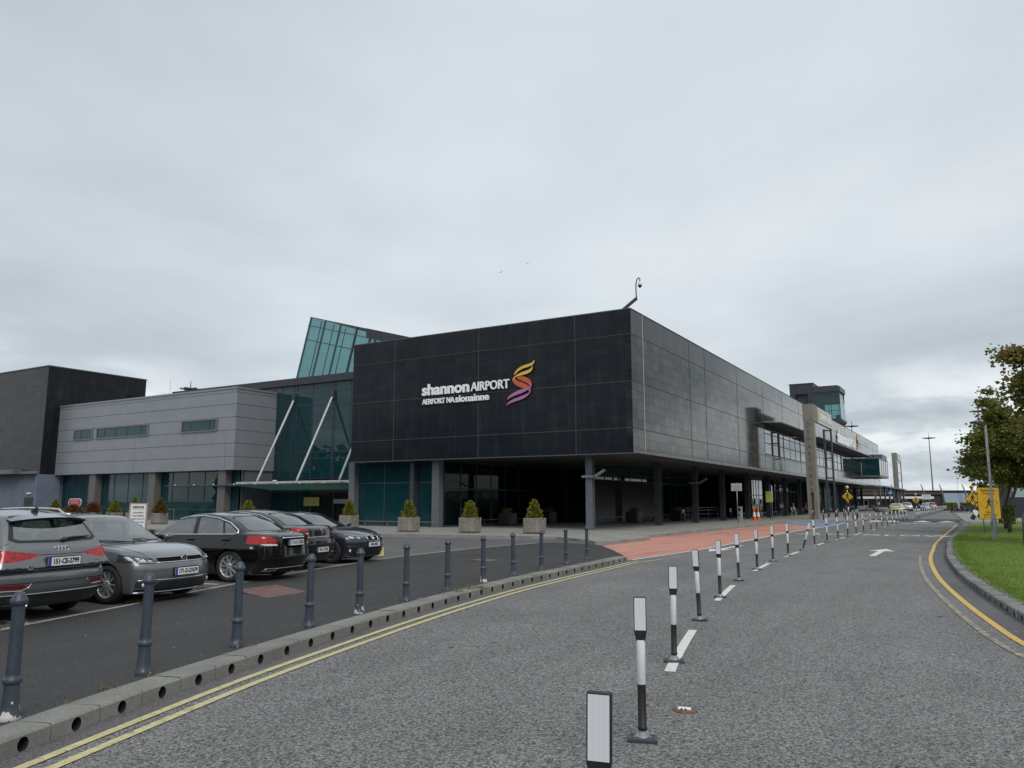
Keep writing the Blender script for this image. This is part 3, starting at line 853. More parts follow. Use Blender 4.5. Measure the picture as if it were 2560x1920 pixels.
# ---- dark blue coupe, nose out
def coupe():
    P = dict(W=.915, zb=.15, belt=.91, gb=.83, tum=.50, cf=.36, cr=.22, pcf=.2, pcr=.18, axles=(1.50, -1.31), rw=.33, ra=.355, wheel='twin', rim='dark_alloy', crown=.04, ke=.08,
        zl=[(-2.35, .90), (-2.2, .97), (-1.6, .99), (-.5, .94), (.9, .92), (1.3, .905), (1.8, .835), (2.1, .765), (2.3, .68)],
        zg=[(1.5, .74), (1.2, .89), (.25, 1.285), (-.1, 1.36), (-.5, 1.38), (-1.0, 1.33), (-1.9, 1.0), (-2.1, .88)],
        xf=[(.15, 2.2), (.25, 2.27), (.42, 2.31), (.6, 2.30), (.72, 2.25), (.78, 2.12), (.95, 1.8)],
        xr=[(.2, -2.15), (.5, -2.32), (.85, -2.28), (1.1, -2.1)],
        plan=[(-2.32, .81), (-1.6, .90), (-1.2, .915), (1.3, .91), (1.7, .905), (2.32, .80)],
        sec=[(.15, .94), (.3, .98), (.5, 1.0), (.72, .985), (.92, .94), (1.1, .90)])
    P['seams'] = [('top', [(1.1, .74), (1.7, .70), (2.10, .36)]), ('side', [(.88, .9), (.84, .5), (.8, .24)])]
    dlo = [(.95, .945), (.30, 1.225), (-.05, 1.30), (-.5, 1.315), (-1.0, 1.25), (-1.35, 1.05), (-1.3, .985), (-.5, .965)]
    reg = [('windscreen', CM['glass'], frontg([(-.1, .945), (.68, .965), (.57, 1.285), (.5, 1.31), (-.1, 1.335)], .1)),
        ('windscreen_frame', CM['black'], frontg([(-.1, .925), (.72, .945), (.60, 1.30), (.52, 1.33), (-.1, 1.352)], .1)),
        ('side_window', CM['glass'], sideg([(.80, .97), (.27, 1.205), (-.08, 1.28), (-.42, 1.29), (-.48, .98)])),
        ('side_window', CM['glass'], sideg([(-.56, .985), (-.5, 1.288), (-.97, 1.23), (-1.28, 1.05), (-1.25, 1.0)])),
        ('window_trim', CM['black'], sideg(dlo)),
        ('rear_window', CM['glass'], rearg([(-.1, 1.05), (.58, 1.06), (.48, 1.28), (-.1, 1.31)], -.9)),
        ('tail_light', CM['red'], rearg([(.5, .80), (.95, .78), (.95, .92), (.55, .90)], -1.8)),
        ('lamp_clear', CM['silver'], frontg([(.47, .668), (.57, .668), (.59, .712), (.50, .712)], 1.62)),
        ('lamp_clear', CM['silver'], frontg([(.65, .674), (.75, .682), (.77, .735), (.67, .728)], 1.62)),
        ('headlight', CM['lamp'], rnd_poly(frontg([(.36, .665), (.50, .652), (.70, .655), (.97, .72), (.97, .765), (.80, .765), (.55, .735), (.36, .705)], 1.62), .004)),
        ('grille', CM['gap'], rnd_poly(frontg([(.035, .60), (.20, .595), (.235, .66), (.225, .715), (.05, .72)], 1.9), .004)),
        ('lower_grille', CM['black'], frontg([(-.1, .225), (.46, .225), (.56, .30), (.50, .42), (-.1, .42)], 1.8)),
        ('vent', CM['black'], rnd_poly(frontg([(.60, .26), (.84, .30), (.84, .43), (.64, .44)], 1.6), .006))]
    def ex(B, root, pt):
        for sg in (1, -1):
            MB().tube(strip(B, [(sg * .03, .595), (sg * .20, .588), (sg * .243, .66), (sg * .232, .722), (sg * .04, .73), (sg * .03, .595)], 'front', 0, .006), .010, 8).build('grille_frame', CM['chrome'], root)
            m = MB()
            for k in range(6): m.tube(strip(B, [(sg * (.06 + .028 * k), .605), (sg * (.06 + .028 * k), .71)], 'front', 0, .001), .005, 6)
            m.build('grille_bars', CM['black'], root)
            m = MB()
            for yy in (.55, .72):
                c = B.fx(sg * yy, .695, -.03)
                m.lathe([(.001, -.012), (.03, .0), (.036, .03)], 18, c, lambda a, b, d: (d, a, b))
            m.tube(strip(B, [(sg * .38, .715), (sg * .60, .752), (sg * .80, .775)], 'front', 0, .003), .006, 6)
            m.build('lamp_reflector', CM['white'], root)
            MB().ball(B.fx(sg * .76, .35, .0), .045, 14, 8, 0, (.5, 1, 1)).build('fog_light', CM['white'], root)
            MB().tube(strip(B, [(sg * .62, .455), (sg * .84, .45)], 'front', 0, .004), .014, 6).build('bumper_fin', pt, root)
        MB().tube(strip(B, [(-.86, .20), (.86, .20)], 'front', 0, .006), .014, 6).build('front_splitter', CM['black'], root)
        c = B.tz(2.13, 0, .004)
        m = MB(); m.lathe([(.001, .01), (.038, .008), (.04, 0)], 22, c, None, 0)
        for a in (0, 180): m.prism([(0, 0)] + [(math.cos(R(a + q)) * .026, math.sin(R(a + q)) * .026) for q in (0, 22, 45, 67, 90)], .0098, .0125, lambda p, q, t: (c.x + p, c.y + q, c.z + t), 1)
        m.build('emblem', [CM['chrome'], CM['blue']], root)
        number_plate(B.fx(0, .50, .02), YB, ZU, 'M30 MKE', root, False)
    return make_car('parked_coupe', P, paint('blue_paint', (.040, .046, .072), .6, .25), reg, ex,
        'dark blue coupe with twin grille parked nose out beside the yellow kerb block', 'car', 'cars parked in front of the terminal')

def place(o, x, y, deg, z=.03):
    o.location = (x, y, z); o.rotation_euler = (0, 0, R(deg)); return o
# ================================================================== camera, light, sky
cam = bpy.data.cameras.new('camera'); cam_o = bpy.data.objects.new('camera', cam); COL.objects.link(cam_o)
cam.sensor_width = 36; cam.lens = 27.28; cam.clip_end = 6000; cam.clip_start = .05
PITCH = math.atan((1254 - 960) / 1940)
cam_o.location = (0, 0, 1.7); cam_o.rotation_euler = (PI / 2 + PITCH, 0, 0)
scene.camera = cam_o
scene.view_settings.view_transform = 'Standard'; scene.view_settings.look = 'None'
scene.view_settings.exposure = .2; scene.view_settings.gamma = 1
scene.cycles.use_denoising = True
scene.cycles.max_bounces = 8; scene.cycles.transparent_max_bounces = 16
scene.cycles.sample_clamp_indirect = 6

SUN_EL, SUN_AZ = R(44), R(165)          # azimuth clockwise from +Y: behind the viewer's right shoulder
def make_world():
    w = bpy.data.worlds.new('World'); scene.world = w; w.use_nodes = True
    nt = w.node_tree; bg = nt.nodes['Background']; bg.inputs[1].default_value = .1
    sky = nt.nodes.new('ShaderNodeTexSky'); sky.sky_type = 'NISHITA'; sky.sun_disc = False
    sky.sun_elevation = SUN_EL; sky.sun_rotation = SUN_AZ; sky.dust_density = 3.0
    t = nt.nodes.new('ShaderNodeTexCoord'); sp = nt.nodes.new('ShaderNodeSeparateXYZ'); L(nt, t.outputs['Generated'], sp.inputs[0])
    zc = N(nt, 'ShaderNodeMath', operation='MAXIMUM', i_1=0.0); L(nt, sp.outputs[2], zc.inputs[0])
    za = N(nt, 'ShaderNodeMath', operation='ADD', i_1=.045); L(nt, zc.outputs[0], za.inputs[0])
    dx = N(nt, 'ShaderNodeMath', operation='DIVIDE'); L(nt, sp.outputs[0], dx.inputs[0]); L(nt, za.outputs[0], dx.inputs[1])
    dy = N(nt, 'ShaderNodeMath', operation='DIVIDE'); L(nt, sp.outputs[1], dy.inputs[0]); L(nt, za.outputs[0], dy.inputs[1])
    cb = nt.nodes.new('ShaderNodeCombineXYZ'); L(nt, dx.outputs[0], cb.inputs[0]); L(nt, dy.outputs[0], cb.inputs[1])
    v = cb.outputs[0]
    def off(vec, o, s):
        m = nt.nodes.new('ShaderNodeMapping'); m.inputs['Location'].default_value = o; m.inputs['Scale'].default_value = s; L(nt, vec, m.inputs[0]); return m.outputs[0]
    big = noise(nt, off(v, (3.1, 1.7, 0), (.32, .22, 1)), 1.0, 5, .5)       # broad light and dark of the deck
    mid = noise(nt, off(v, (9.3, 4.2, 0), (.55, .42, 1)), 1.0, 7, .58)
    deck = ramp(nt, big, [(.34, (4.6, 5.15, 5.65)), (.50, (5.75, 6.3, 6.75)), (.66, (7.2, 7.65, 7.95))])
    soft = ramp(nt, mid, [(.32, (.86, .865, .875)), (.52, (1.0, 1.0, 1.0)), (.72, (1.09, 1.085, 1.08))])
    deck = mixc(nt, 1.0, deck, soft, 'MULTIPLY')
    # low down the deck breaks into heaps with bright gaps
    lowv = off(t.outputs['Generated'], (.4, .2, 0), (5.5, 5.5, 17))
    heap = noise(nt, lowv, 1.0, 8, .56)
    lowc = ramp(nt, heap, [(.36, (3.9, 4.5, 5.0)), (.46, (5.4, 6.0, 6.4)), (.54, (8.0, 8.5, 8.7)), (.68, (9.6, 9.8, 9.9))])
    hb = nt.nodes.new('ShaderNodeMapRange'); hb.interpolation_type = 'SMOOTHSTEP'
    hb.inputs[1].default_value = .10; hb.inputs[2].default_value = .19; hb.inputs[3].default_value = 1; hb.inputs[4].default_value = 0
    wob = noise(nt, off(t.outputs['Generated'], (1, 2, 0), (3, 3, 3)), 1.0, 3)
    wz = N(nt, 'ShaderNodeMath', operation='MULTIPLY_ADD', i_1=.14, i_2=-.07); L(nt, wob, wz.inputs[0])
    zz = N(nt, 'ShaderNodeMath', operation='ADD'); L(nt, zc.outputs[0], zz.inputs[0]); L(nt, wz.outputs[0], zz.inputs[1]); L(nt, zz.outputs[0], hb.inputs[0])
    hf = N(nt, 'ShaderNodeMath', operation='MULTIPLY', i_1=.85); L(nt, hb.outputs[0], hf.inputs[0])
    cl = mixc(nt, hf.outputs[0], deck, lowc)
    # an overcast sky is brighter overhead
    zen = nt.nodes.new('ShaderNodeMapRange'); zen.inputs[1].default_value = .55; zen.inputs[2].default_value = 1; zen.inputs[3].default_value = 1; zen.inputs[4].default_value = 1.35
    L(nt, sp.outputs[2], zen.inputs[0])
    cz = nt.nodes.new('ShaderNodeVectorMath'); cz.operation = 'SCALE'; L(nt, cl, cz.inputs[0]); L(nt, zen.outputs[0], cz.inputs['Scale'])
    L(nt, mixc(nt, .93, sky.outputs[0], cz.outputs[0]), bg.inputs[0])
    s = bpy.data.lights.new('sun', 'SUN'); s.energy = 1.35; s.angle = R(28); s.color = (1, .96, .9)
    so = bpy.data.objects.new('sun', s); COL.objects.link(so)
    so.rotation_euler = (PI / 2 - SUN_EL, 0, PI - SUN_AZ)
make_world()

# ================================================================== curves on the ground
YAW = R(30.8)
D1 = Vector((math.sin(YAW), math.cos(YAW)))        # along the long facade
DX = Vector((math.cos(YAW), -math.sin(YAW)))       # along the short facade, to the right
CORNER = Vector((6.41, 40.99))
def wl(X, Y):
    """building frame (X right along the short face, Y along the long face) to world"""
    p = CORNER + DX * X + D1 * Y
    return (p.x, p.y)

def crv(pts, ds=.5):
    P = [Vector((p[0], p[1])) for p in pts]
    P = [P[0] * 2 - P[1]] + P + [P[-1] * 2 - P[-2]]
    out = []
    for i in range(1, len(P) - 2):
        a, b, c, d = P[i - 1:i + 3]
        n = max(2, int((c - b).length / .1))
        for k in range(n):
            t = k / n
            out.append(.5 * ((2 * b) + (c - a) * t + (2 * a - 5 * b + 4 * c - d) * t * t + (3 * b - a - 3 * c + d) * t ** 3))
    out.append(P[-2])
    # resample evenly
    res = [out[0]]; acc = 0
    for a, b in zip(out[:-1], out[1:]):
        l = (b - a).length
        while acc + l >= ds:
            t = (ds - acc) / l
            a = a + (b - a) * t; l = (b - a).length; acc = 0
            res.append(a.copy())
        acc += l
    return res

def tang(c, i):
    return (c[min(i + 1, len(c) - 1)] - c[max(i - 1, 0)]).normalized()

def offs(c, d):
    """offset to the left of travel by d"""
    o = []
    for i, p in enumerate(c):
        t = tang(c, i); o.append(p + Vector((-t.y, t.x)) * d)
    return o

def ribbon(m, a, b, z0, z1=None, mi=0):
    z1 = z0 if z1 is None else z1
    n = len(a)
    v = [(p.x, p.y, z0) for p in a] + [(p.x, p.y, z1) for p in b]
    m.add(v, [(i, n + i, n + i + 1, i + 1)[::-1] for i in range(n - 1)], mi)

def sheet(name, poly, z, mat, parent=None):
    m = MB(); m.add([(p[0], p[1], z) for p in poly], [tuple(range(len(poly)))])
    o = m.build(name, mat, parent)
    tag(o, kind='structure'); return o

# ------------------------------------------------------------------ ground materials
def asphalt(name, dark, light, cell, patch=.12, wear=None, bstr=.5, warm=(1.0, .99, .97)):
    m, nt, b = new_mat(name)
    co = coords(nt)
    vo = nt.nodes.new('ShaderNodeTexVoronoi'); vo.inputs['Scale'].default_value = cell; L(nt, co, vo.inputs['Vector'])
    sv = nt.nodes.new('ShaderNodeSeparateColor'); L(nt, vo.outputs['Color'], sv.inputs[0])
    fine = noise(nt, co, cell * .45, 3, .7)
    ad = N(nt, 'ShaderNodeMath', operation='MULTIPLY_ADD', i_1=.55); L(nt, sv.outputs[0], ad.inputs[0])
    f2 = N(nt, 'ShaderNodeMath', operation='MULTIPLY', i_1=.45); L(nt, fine, f2.inputs[0]); L(nt, f2.outputs[0], ad.inputs[2])
    c = ramp(nt, ad.outputs[0], [(.18, dark), (.5, tuple((x + y) / 2 for x, y in zip(dark, light))), (.85, light)])
    # gaps between the stones
    gp = ramp(nt, vo.outputs['Distance'], [(.35, 1.0), (.75, .45)])
    c = mixc(nt, .8, c, gp, 'MULTIPLY')
    big = ramp(nt, noise(nt, co, .35, 5, .6), [(.3, 1 - patch), (.7, 1 + patch)])
    c = mixc(nt, 1.0, c, big, 'MULTIPLY')
    st = ramp(nt, noise(nt, coords(nt, (1.6, .25, 1), (0, 0, YAW)), 1.0, 4, .6), [(.35, .9), (.65, 1.07)])
    c = mixc(nt, 1.0, c, st, 'MULTIPLY')
    sp = ramp(nt, noise(nt, co, 3.2, 2, .4), [(.74, 0.0), (.80, 1.0)])
    c = mixc(nt, sp, c, tuple(x * .55 for x in dark)) if wear is None else c
    L(nt, c, b.inputs['Base Color'])
    b.inputs['Roughness'].default_value = .82; b.inputs['Specular IOR Level'].default_value = .35
    h = N(nt, 'ShaderNodeMath', operation='SUBTRACT', i_0=1.0); L(nt, vo.outputs['Distance'], h.inputs[1])
    bump(nt, b, h.outputs[0], bstr, .006)
    MATS[name] = m
    return m

M_ROAD = asphalt('road_chippings', (.036, .0355, .036), (.355, .348, .336), 66, bstr=.7)
M_PAVE = asphalt('pavement_tarmac', (.020, .020, .0205), (.082, .081, .081), 95, .10, 1, .3)
M_LOT = asphalt('lot_tarmac', (.06, .06, .061), (.20, .198, .195), 80, .15, None, .3)
M_GUT = asphalt('gutter_tarmac', (.06, .055, .058), (.21, .20, .20), 90, .15, 1, .3)
M_HUMP = asphalt('hump_tarmac', (.03, .03, .03), (.11, .11, .11), 70, .1, 1)

def concrete(name, c, joint=0, cell=.0, var=.22, bstr=.25, stain=.35, rot=YAW):
    m, nt, b = new_mat(name)
    co = coords(nt, (1, 1, 1), (0, 0, rot))
    n1 = noise(nt, co, 1.1, 7, .62); n2 = noise(nt, co, 55, 3, .6)
    k = ramp(nt, n1, [(.28, tuple(x * (1 - var) for x in c)), (.72, tuple(x * (1 + var) for x in c))])
    g = ramp(nt, n2, [(.3, .78), (.7, 1.16)]); k = mixc(nt, 1.0, k, g, 'MULTIPLY')
    sn = ramp(nt, noise(nt, co, 2.7, 5, .7), [(.55, 0.0), (.72, stain)])
    k = mixc(nt, sn, k, tuple(x * .45 for x in c))
    if joint:
        br = nt.nodes.new('ShaderNodeTexBrick'); br.inputs['Scale'].default_value = 1; br.inputs['Brick Width'].default_value = joint
        br.inputs['Row Height'].default_value = joint * .66; br.inputs['Mortar Size'].default_value = .008; br.inputs['Mortar Smooth'].default_value = .3
        br.inputs['Color1'].default_value = (1, 1, 1, 1); br.inputs['Color2'].default_value = (.86, .86, .87, 1); br.inputs['Mortar'].default_value = (.5, .5, .5, 1)
        L(nt, co, br.inputs['Vector']); k = mixc(nt, 1.0, k, br.outputs[0], 'MULTIPLY')
    L(nt, k, b.inputs['Base Color']); b.inputs['Roughness'].default_value = .85
    bump(nt, b, n2, bstr, .006)
    MATS[name] = m
    return m
M_KERB = concrete('kerb_concrete', (.20, .20, .18), 0, 0, .3)
M_FORE = concrete('forecourt_paving', (.27, .265, .24), .9)
M_EDGE = concrete('edging_concrete', (.34, .33, .29))

def road_paint(name, c, wear=.45, under=(.13, .13, .13), ws=9.0):
    m, nt, b = new_mat(name)
    co = coords(nt)
    n1 = noise(nt, co, ws, 6, .68); n2 = noise(nt, co, 70, 2)
    ad = N(nt, 'ShaderNodeMath', operation='MULTIPLY_ADD', i_1=.35); L(nt, n2, ad.inputs[0]); L(nt, n1, ad.inputs[2])
    f = ramp(nt, ad.outputs[0], [(1.0 - .75 * wear, 1.0), (1.07 - .75 * wear, 0.0)])
    k = ramp(nt, noise(nt, co, 14, 4), [(.3, tuple(x * .78 for x in c)), (.7, tuple(min(1, x * 1.1) for x in c))])
    L(nt, mixc(nt, f, under, k), b.inputs['Base Color'])
    b.inputs['Roughness'].default_value = .6
    bump(nt, b, n2, .3, .005)
    MATS[name] = m
    return m
M_WHITE = road_paint('white_marking', (.66, .66, .62), .24)
M_YEL = road_paint('yellow_marking', (.52, .465, .235), .30)
M_YEL2 = road_paint('orange_yellow_marking', (.58, .38, .08), .24)
M_YEL3 = road_paint('worn_yellow_marking', (.45, .38, .16), .53)

def red_surface(name, c, dark):
    m, nt, b = new_mat(name)
    co = coords(nt, (1, 1, 1), (0, 0, YAW))
    st = noise(nt, coords(nt, (1, 1, 1), (0, 0, YAW)), .16, 5, .6)
    ms = coords(nt, (3.2, .11, 1), (0, 0, YAW + .06))
    tr = noise(nt, ms, 1.6, 5, .6)
    k = ramp(nt, noise(nt, co, 30, 3), [(.3, tuple(x * .86 for x in c)), (.7, tuple(x * 1.1 for x in c))])
    mu = N(nt, 'ShaderNodeMath', operation='MULTIPLY'); L(nt, ramp(nt, tr, [(.50, 0.0), (.66, 1.0)]), mu.inputs[0]); L(nt, ramp(nt, st, [(.38, .05), (.62, 1.0)]), mu.inputs[1])
    k = mixc(nt, mu.outputs[0], k, dark)
    pale = ramp(nt, noise(nt, co, .5, 4), [(.45, 0.0), (.7, .3)]); k = mixc(nt, pale, k, (.60, .36, .29))
    L(nt, k, b.inputs['Base Color']); b.inputs['Roughness'].default_value = .75
    bump(nt, b, noise(nt, co, 80, 3), .3, .005)
    MATS[name] = m
    return m
M_RED = red_surface('red_surfacing', (.50, .225, .165), (.11, .055, .05))
M_BLUE = red_surface('blue_surfacing', (.12, .24, .40), (.07, .12, .2))

# ------------------------------------------------------------------ ground, road, car park
g = MB(); n = 64
g.add([(0, 0, -.06)] + [(4000 * math.cos(2 * PI * k / n), 4000 * math.sin(2 * PI * k / n), -.06) for k in range(n)], [(0, 1 + k, 1 + (k + 1) % n) for k in range(n)])
tag(g.build('ground', pm('far_ground', (.09, .10, .06), .9, scale=.01)), kind='structure')
sheet('road', [(-6, -25), (40, -25), (75, 40), (230, 280), (150, 300), (60, 130), (5, 45), (-3, 35), (-6, 20)], 0, M_ROAD)
sheet('car_park', [(-95, -25), (-3.9, -25), (-4.4, 1), (-3.6, 5), (-3.5, 8), (-2.4, 12), (0, 17.5), (3.3, 24), (3.0, 31), (4, 40), (-60, 75), (-95, 75)], .03, M_LOT)

KL = crv([(-4.7, -6), (-4.55, -2), (-4.25, 1.0), (-3.8, 3.5), (-3.4, 5.46), (-3.1, 6.95), (-2.78, 8.15), (-2.32, 9.7), (-1.66, 11.75), (-.55, 14.75), (.66, 17.5), (1.98, 20.2), (3.36, 23.1)], .5)
KR = crv([(5.0, -4), (5.3, 2), (5.75, 6), (6.4, 9), (7.27, 11.41), (8.65, 14.73), (10.27, 18.31), (12.78, 23.31), (15.6, 28.4), (18.78, 33.98), (27.4, 48.3), (36.24, 63.03)], .5)

def drain_kerb(name, c, side, h, w, hole_r, hole_z, first, mat):
    """kerb blocks .5 m long with a round inlet in the face of each; side=+1 keeps the pavement on the left"""
    m = MB(); na = 14
    last = 0
    for i in range(len(c) - 1):
        a, b = c[i], c[i + 1]
        t = (b - a); l = t.length; t = t / l; nn = Vector((-t.y, t.x)) * side
        jt = .005
        def F(s, d, z):
            p = a + t * s + nn * d; return (p.x, p.y, z)
        s0, s1 = jt, l - jt
        ch = .018
        drop = rnd.uniform(-.004, .004)
        # top, chamfer, joint ends, back
        bi = offs_cache[id(c)]
        m.add([F(s0, ch, h + drop), F(s1, ch, h + drop), (bi[i + 1].x, bi[i + 1].y, h + drop), (bi[i].x, bi[i].y, h + drop)], [(0, 1, 2, 3)])
        m.add([F(s0, 0, h - ch), F(s1, 0, h - ch), F(s1, ch, h + drop), F(s0, ch, h + drop)], [(0, 1, 2, 3)])
        m.add([F(-jt, .012, -.02), F(s0, .012, -.02), F(s0, .012, h - .004), F(-jt, .012, h - .004)], [(0, 1, 2, 3)], 1)
        m.add([F(s1, .012, -.02), F(l + jt, .012, -.02), F(l + jt, .012, h - .004), F(s1, .012, h - .004)], [(0, 1, 2, 3)], 1)
        m.add([F(s0, 0, -.02), F(s0, 0, h - ch), F(s0, .02, h), F(s0, .02, -.02)], [(0, 1, 2, 3)]); m.add([F(s1, 0, -.02), F(s1, 0, h - ch), F(s1, .02, h), F(s1, .02, -.02)], [(3, 2, 1, 0)])
        if first(i):
            cx = l / 2
            cor = [math.atan2(cz - hole_z, cs - cx) for cs, cz in ((s0, -.02), (s1, -.02), (s1, h - ch), (s0, h - ch))]
            ang = sorted([-PI + 2 * PI * k / 14 + .01 for k in range(14)] + cor); na = len(ang)
            ring_ = [(cx + hole_r * math.cos(q), hole_z + hole_r * math.sin(q)) for q in ang]
            outer = []
            for q in ang:
                ca, sa = math.cos(q), math.sin(q)
                kx = ((s1 - cx) if ca > 0 else (cx - s0)) / max(abs(ca), 1e-9)
                kz = ((h - ch - hole_z) if sa > 0 else (hole_z + .02)) / max(abs(sa), 1e-9)
                k = min(kx, kz); outer.append((cx + ca * k, hole_z + sa * k))
            v = [F(s, 0, z) for s, z in ring_] + [F(s, 0, z) for s, z in outer] + [F(s, .11, z) for s, z in ring_]
            m.add(v, [(k, na + k, na + (k + 1) % na, (k + 1) % na) for k in range(na)])
            m.add(v, [((k + 1) % na, 2 * na + (k + 1) % na, 2 * na + k, k) for k in range(na)], 1)
            m.add([F(s, .105, z) for s, z in ring_], [tuple(range(na))], 1)
        else:
            m.add([F(s0, 0, -.02), F(s1, 0, -.02), F(s1, 0, h - ch), F(s0, 0, h - ch)], [(0, 1, 2, 3)])
    o = m.build(name, [mat, pm('kerb_hole', (.012, .012, .011), .95)])
    return tag(o, kind='structure')
KLB = offs(KL, .30); KRB = offs(KR, -.34)
offs_cache = {id(KL): KLB, id(KR): KRB}
drain_kerb('kerb', KL, 1, .125, .30, .05, .05, lambda i: True, M_KERB)
M_KERB2 = concrete('lichen_kerb', (.17, .17, .16), 0, 0, .3)
_nt = M_KERB2.node_tree; _b = _nt.nodes['Principled BSDF']; _src = _b.inputs['Base Color'].links[0].from_socket
L(_nt, mixc(_nt, ramp(_nt, noise(_nt, coords(_nt), 7, 3, .5), [(.66, 0.0), (.70, .85)]), _src, (.5, .5, .47)), _b.inputs['Base Color'])
drain_kerb('kerb', KR, -1, .13, .34, .045, .045, lambda i: 24 < i < 95, M_KERB2)

# gutters and yellow lines
def line_on(name, c, d0, d1, z, mat, i0=0, i1=None):
    m = MB(); i1 = i1 or len(c)
    a = offs(c, d0)[i0:i1]; b = offs(c, d1)[i0:i1]
    if d0 < d1: a, b = b, a
    ribbon(m, a, b, z)
    return tag(m.build(name, mat), kind='structure')
line_on('gutter', KL, -.225, 0, .004, M_GUT)
line_on('gutter', KR, 0, .36, .004, M_GUT)
KLe = crv([tuple(p) for p in KL[:-1:4]] + [(3.42, 22.95), (4.3, 24.2)], .5)
line_on('yellow_line', KLe, -.31, -.225, .008, M_YEL, 0, len(KLe) - 2)
line_on('yellow_line', KLe, -.51, -.425, .008, M_YEL, 0, len(KLe))
nr = max(i for i, p in enumerate(KR) if p.y < 58.5)
line_on('yellow_line', KR, .38, .48, .008, M_YEL2, 0, nr)
line_on('yellow_line', KR, .66, .75, .008, M_YEL3, 20, 62)

# pavement between the kerb and the car park
WE = crv([(-8.6, -6), (-8.1, -1), (-7.5, 4), (-6.64, 10.42), (-6.15, 13.0), (-5.75, 15.5), (-4.95, 19.1), (-4.45, 20.9), (-3.35, 24.2), (-.95, 29.0), (1.05, 31.9)], .5)
m = MB()
na = 120
A = [WE[int(i * (len(WE) - 1) / na)] for i in range(na + 1)]; B = [KLB[int(i * (len(KLB) - 1) / na)] for i in range(na + 1)]
ribbon(m, A, B, .042, .118)
e = B[-1]
m.add([(A[-1].x, A[-1].y, .042), (e.x, e.y, .118), (3.3, 23.15, .12), (3.36, 26.5, .11), (3.3, 29.2, .09), (3.1, 30.8, .06), (1.6, 32.4, .042)], [(0, 1, 2, 3, 4, 5, 6)])
tag(m.build('pavement', M_PAVE), kind='structure')
m = MB(); ribbon(m, offs(WE, .10), WE, .046)
tag(m.build('edging', M_EDGE), kind='structure')

# red and blue bays with their white line
RL = crv([(3.46, 23.3), (6.99, 28.85), (10.9, 35.8), (14.8, 42.96), (20.87, 52.97), (26.6, 62.9)], .5)
sheet('red_bay', [(3.42, 23.35), (3.38, 27), (3.30, 30.0), wl(2.5, -8.5), wl(2.05, -3.5)] + [wl(2.02, y) for y in range(0, 26, 2)] + [wl(2.05, 25), (20.87, 52.97), (14.8, 42.96), (10.9, 35.8), (6.99, 28.85)], .005, M_RED)
sheet('blue_bay', [wl(2.05, 25), wl(2.4, 28.5), wl(4.6, 31.0), wl(6.3, 31.6), (26.6, 62.9), (20.87, 52.97)], .005, M_BLUE)
m = MB(); ribbon(m, RL, offs(RL, -.11), .009)
tag(m.build('white_line', M_WHITE), kind='structure')

# forecourt with its kerb
FK = [wl(-62, -12.6), wl(-30, -10.3), wl(-10.1, -8.45), wl(-.97, -7.0), wl(1.6, -9.0), wl(2.35, -10.1), wl(2.75, -9.6), wl(2.75, -5.2), wl(2.05, -3.6), wl(2.0, 0), wl(2.0, 24), wl(2.35, 28), wl(4.6, 30.6), wl(6.3, 31.2), wl(6.6, 34), wl(6.6, 46), wl(4.5, 49), wl(3.2, 54), wl(3.2, 140), wl(6.5, 146), wl(6.5, 200)]
FB = [wl(-62, 30), wl(-22, 30), wl(-22, 120), wl(-22, 200)]
def fpoly(m, z, mi=0):
    m.add([(p[0], p[1], z) for p in FK] + [(p[0], p[1], z) for p in FB[::-1]], [tuple(range(len(FK) + len(FB)))], mi)
m = MB(); fpoly(m, .14); tag(m.build('forecourt', M_FORE), kind='structure')
m = MB()
fk = [Vector(p) for p in FK]; fi = offs(fk, .15)
for i in range(len(fk) - 1):
    a, b, c, d = fk[i], fk[i + 1], fi[i + 1], fi[i]
    m.add([(a.x, a.y, -.02), (b.x, b.y, -.02), (b.x, b.y, .13), (a.x, a.y, .13)], [(0, 1, 2, 3)])
    k = .015
    m.add([(a.x, a.y, .13), (b.x, b.y, .13), (b.x + (c.x - b.x) * .1, b.y + (c.y - b.y) * .1, .146), (a.x + (d.x - a.x) * .1, a.y + (d.y - a.y) * .1, .146)], [(0, 1, 2, 3)])
    m.add([(a.x + (d.x - a.x) * .1, a.y + (d.y - a.y) * .1, .146), (b.x + (c.x - b.x) * .1, b.y + (c.y - b.y) * .1, .146), (c.x, c.y, .146), (d.x, d.y, .146)], [(0, 1, 2, 3)])
tag(m.build('kerb', concrete('forecourt_kerb', (.25, .245, .22), 0, 0, .3)), kind='structure')

# markings
DEL = [(-.1, 3.3), (.94, 5.9), (1.74, 8.67), (2.71, 11.58), (3.73, 14.31), (4.93, 17.3), (6.2, 20.1), (7.5, 22.8), (8.8, 25.25), (10.25, 27.95), (11.75, 30.7),
       (13.35, 33.5), (14.9, 36.1), (16.5, 38.8), (18.1, 41.5), (19.7, 44.2), (21.35, 46.9), (23.0, 49.7), (24.65, 52.5), (26.3, 55.2), (27.95, 57.9), (29.6, 60.7), (31.2, 63.3), (32.8, 66.0), (34.4, 68.6)]
CL = crv([(-2.0, -2), (-1.2, .6)] + DEL + [(50.2, 95), (97, 175)], .3)
def dash(p, t0, t1, w=.11):
    i = min(range(len(CL)), key=lambda k: (CL[k] - Vector(p)).length)
    k0 = i + int(t0 / .3); k1 = i + int(t1 / .3)
    m = MB(); ribbon(m, offs(CL, w / 2)[k0:k1 + 1], offs(CL, -w / 2)[k0:k1 + 1], .006)
    return tag(m.build('white_line', M_WHITE), kind='structure')
for i in range(2, len(DEL), 2):
    dash(DEL[i], -.7, 2.1)
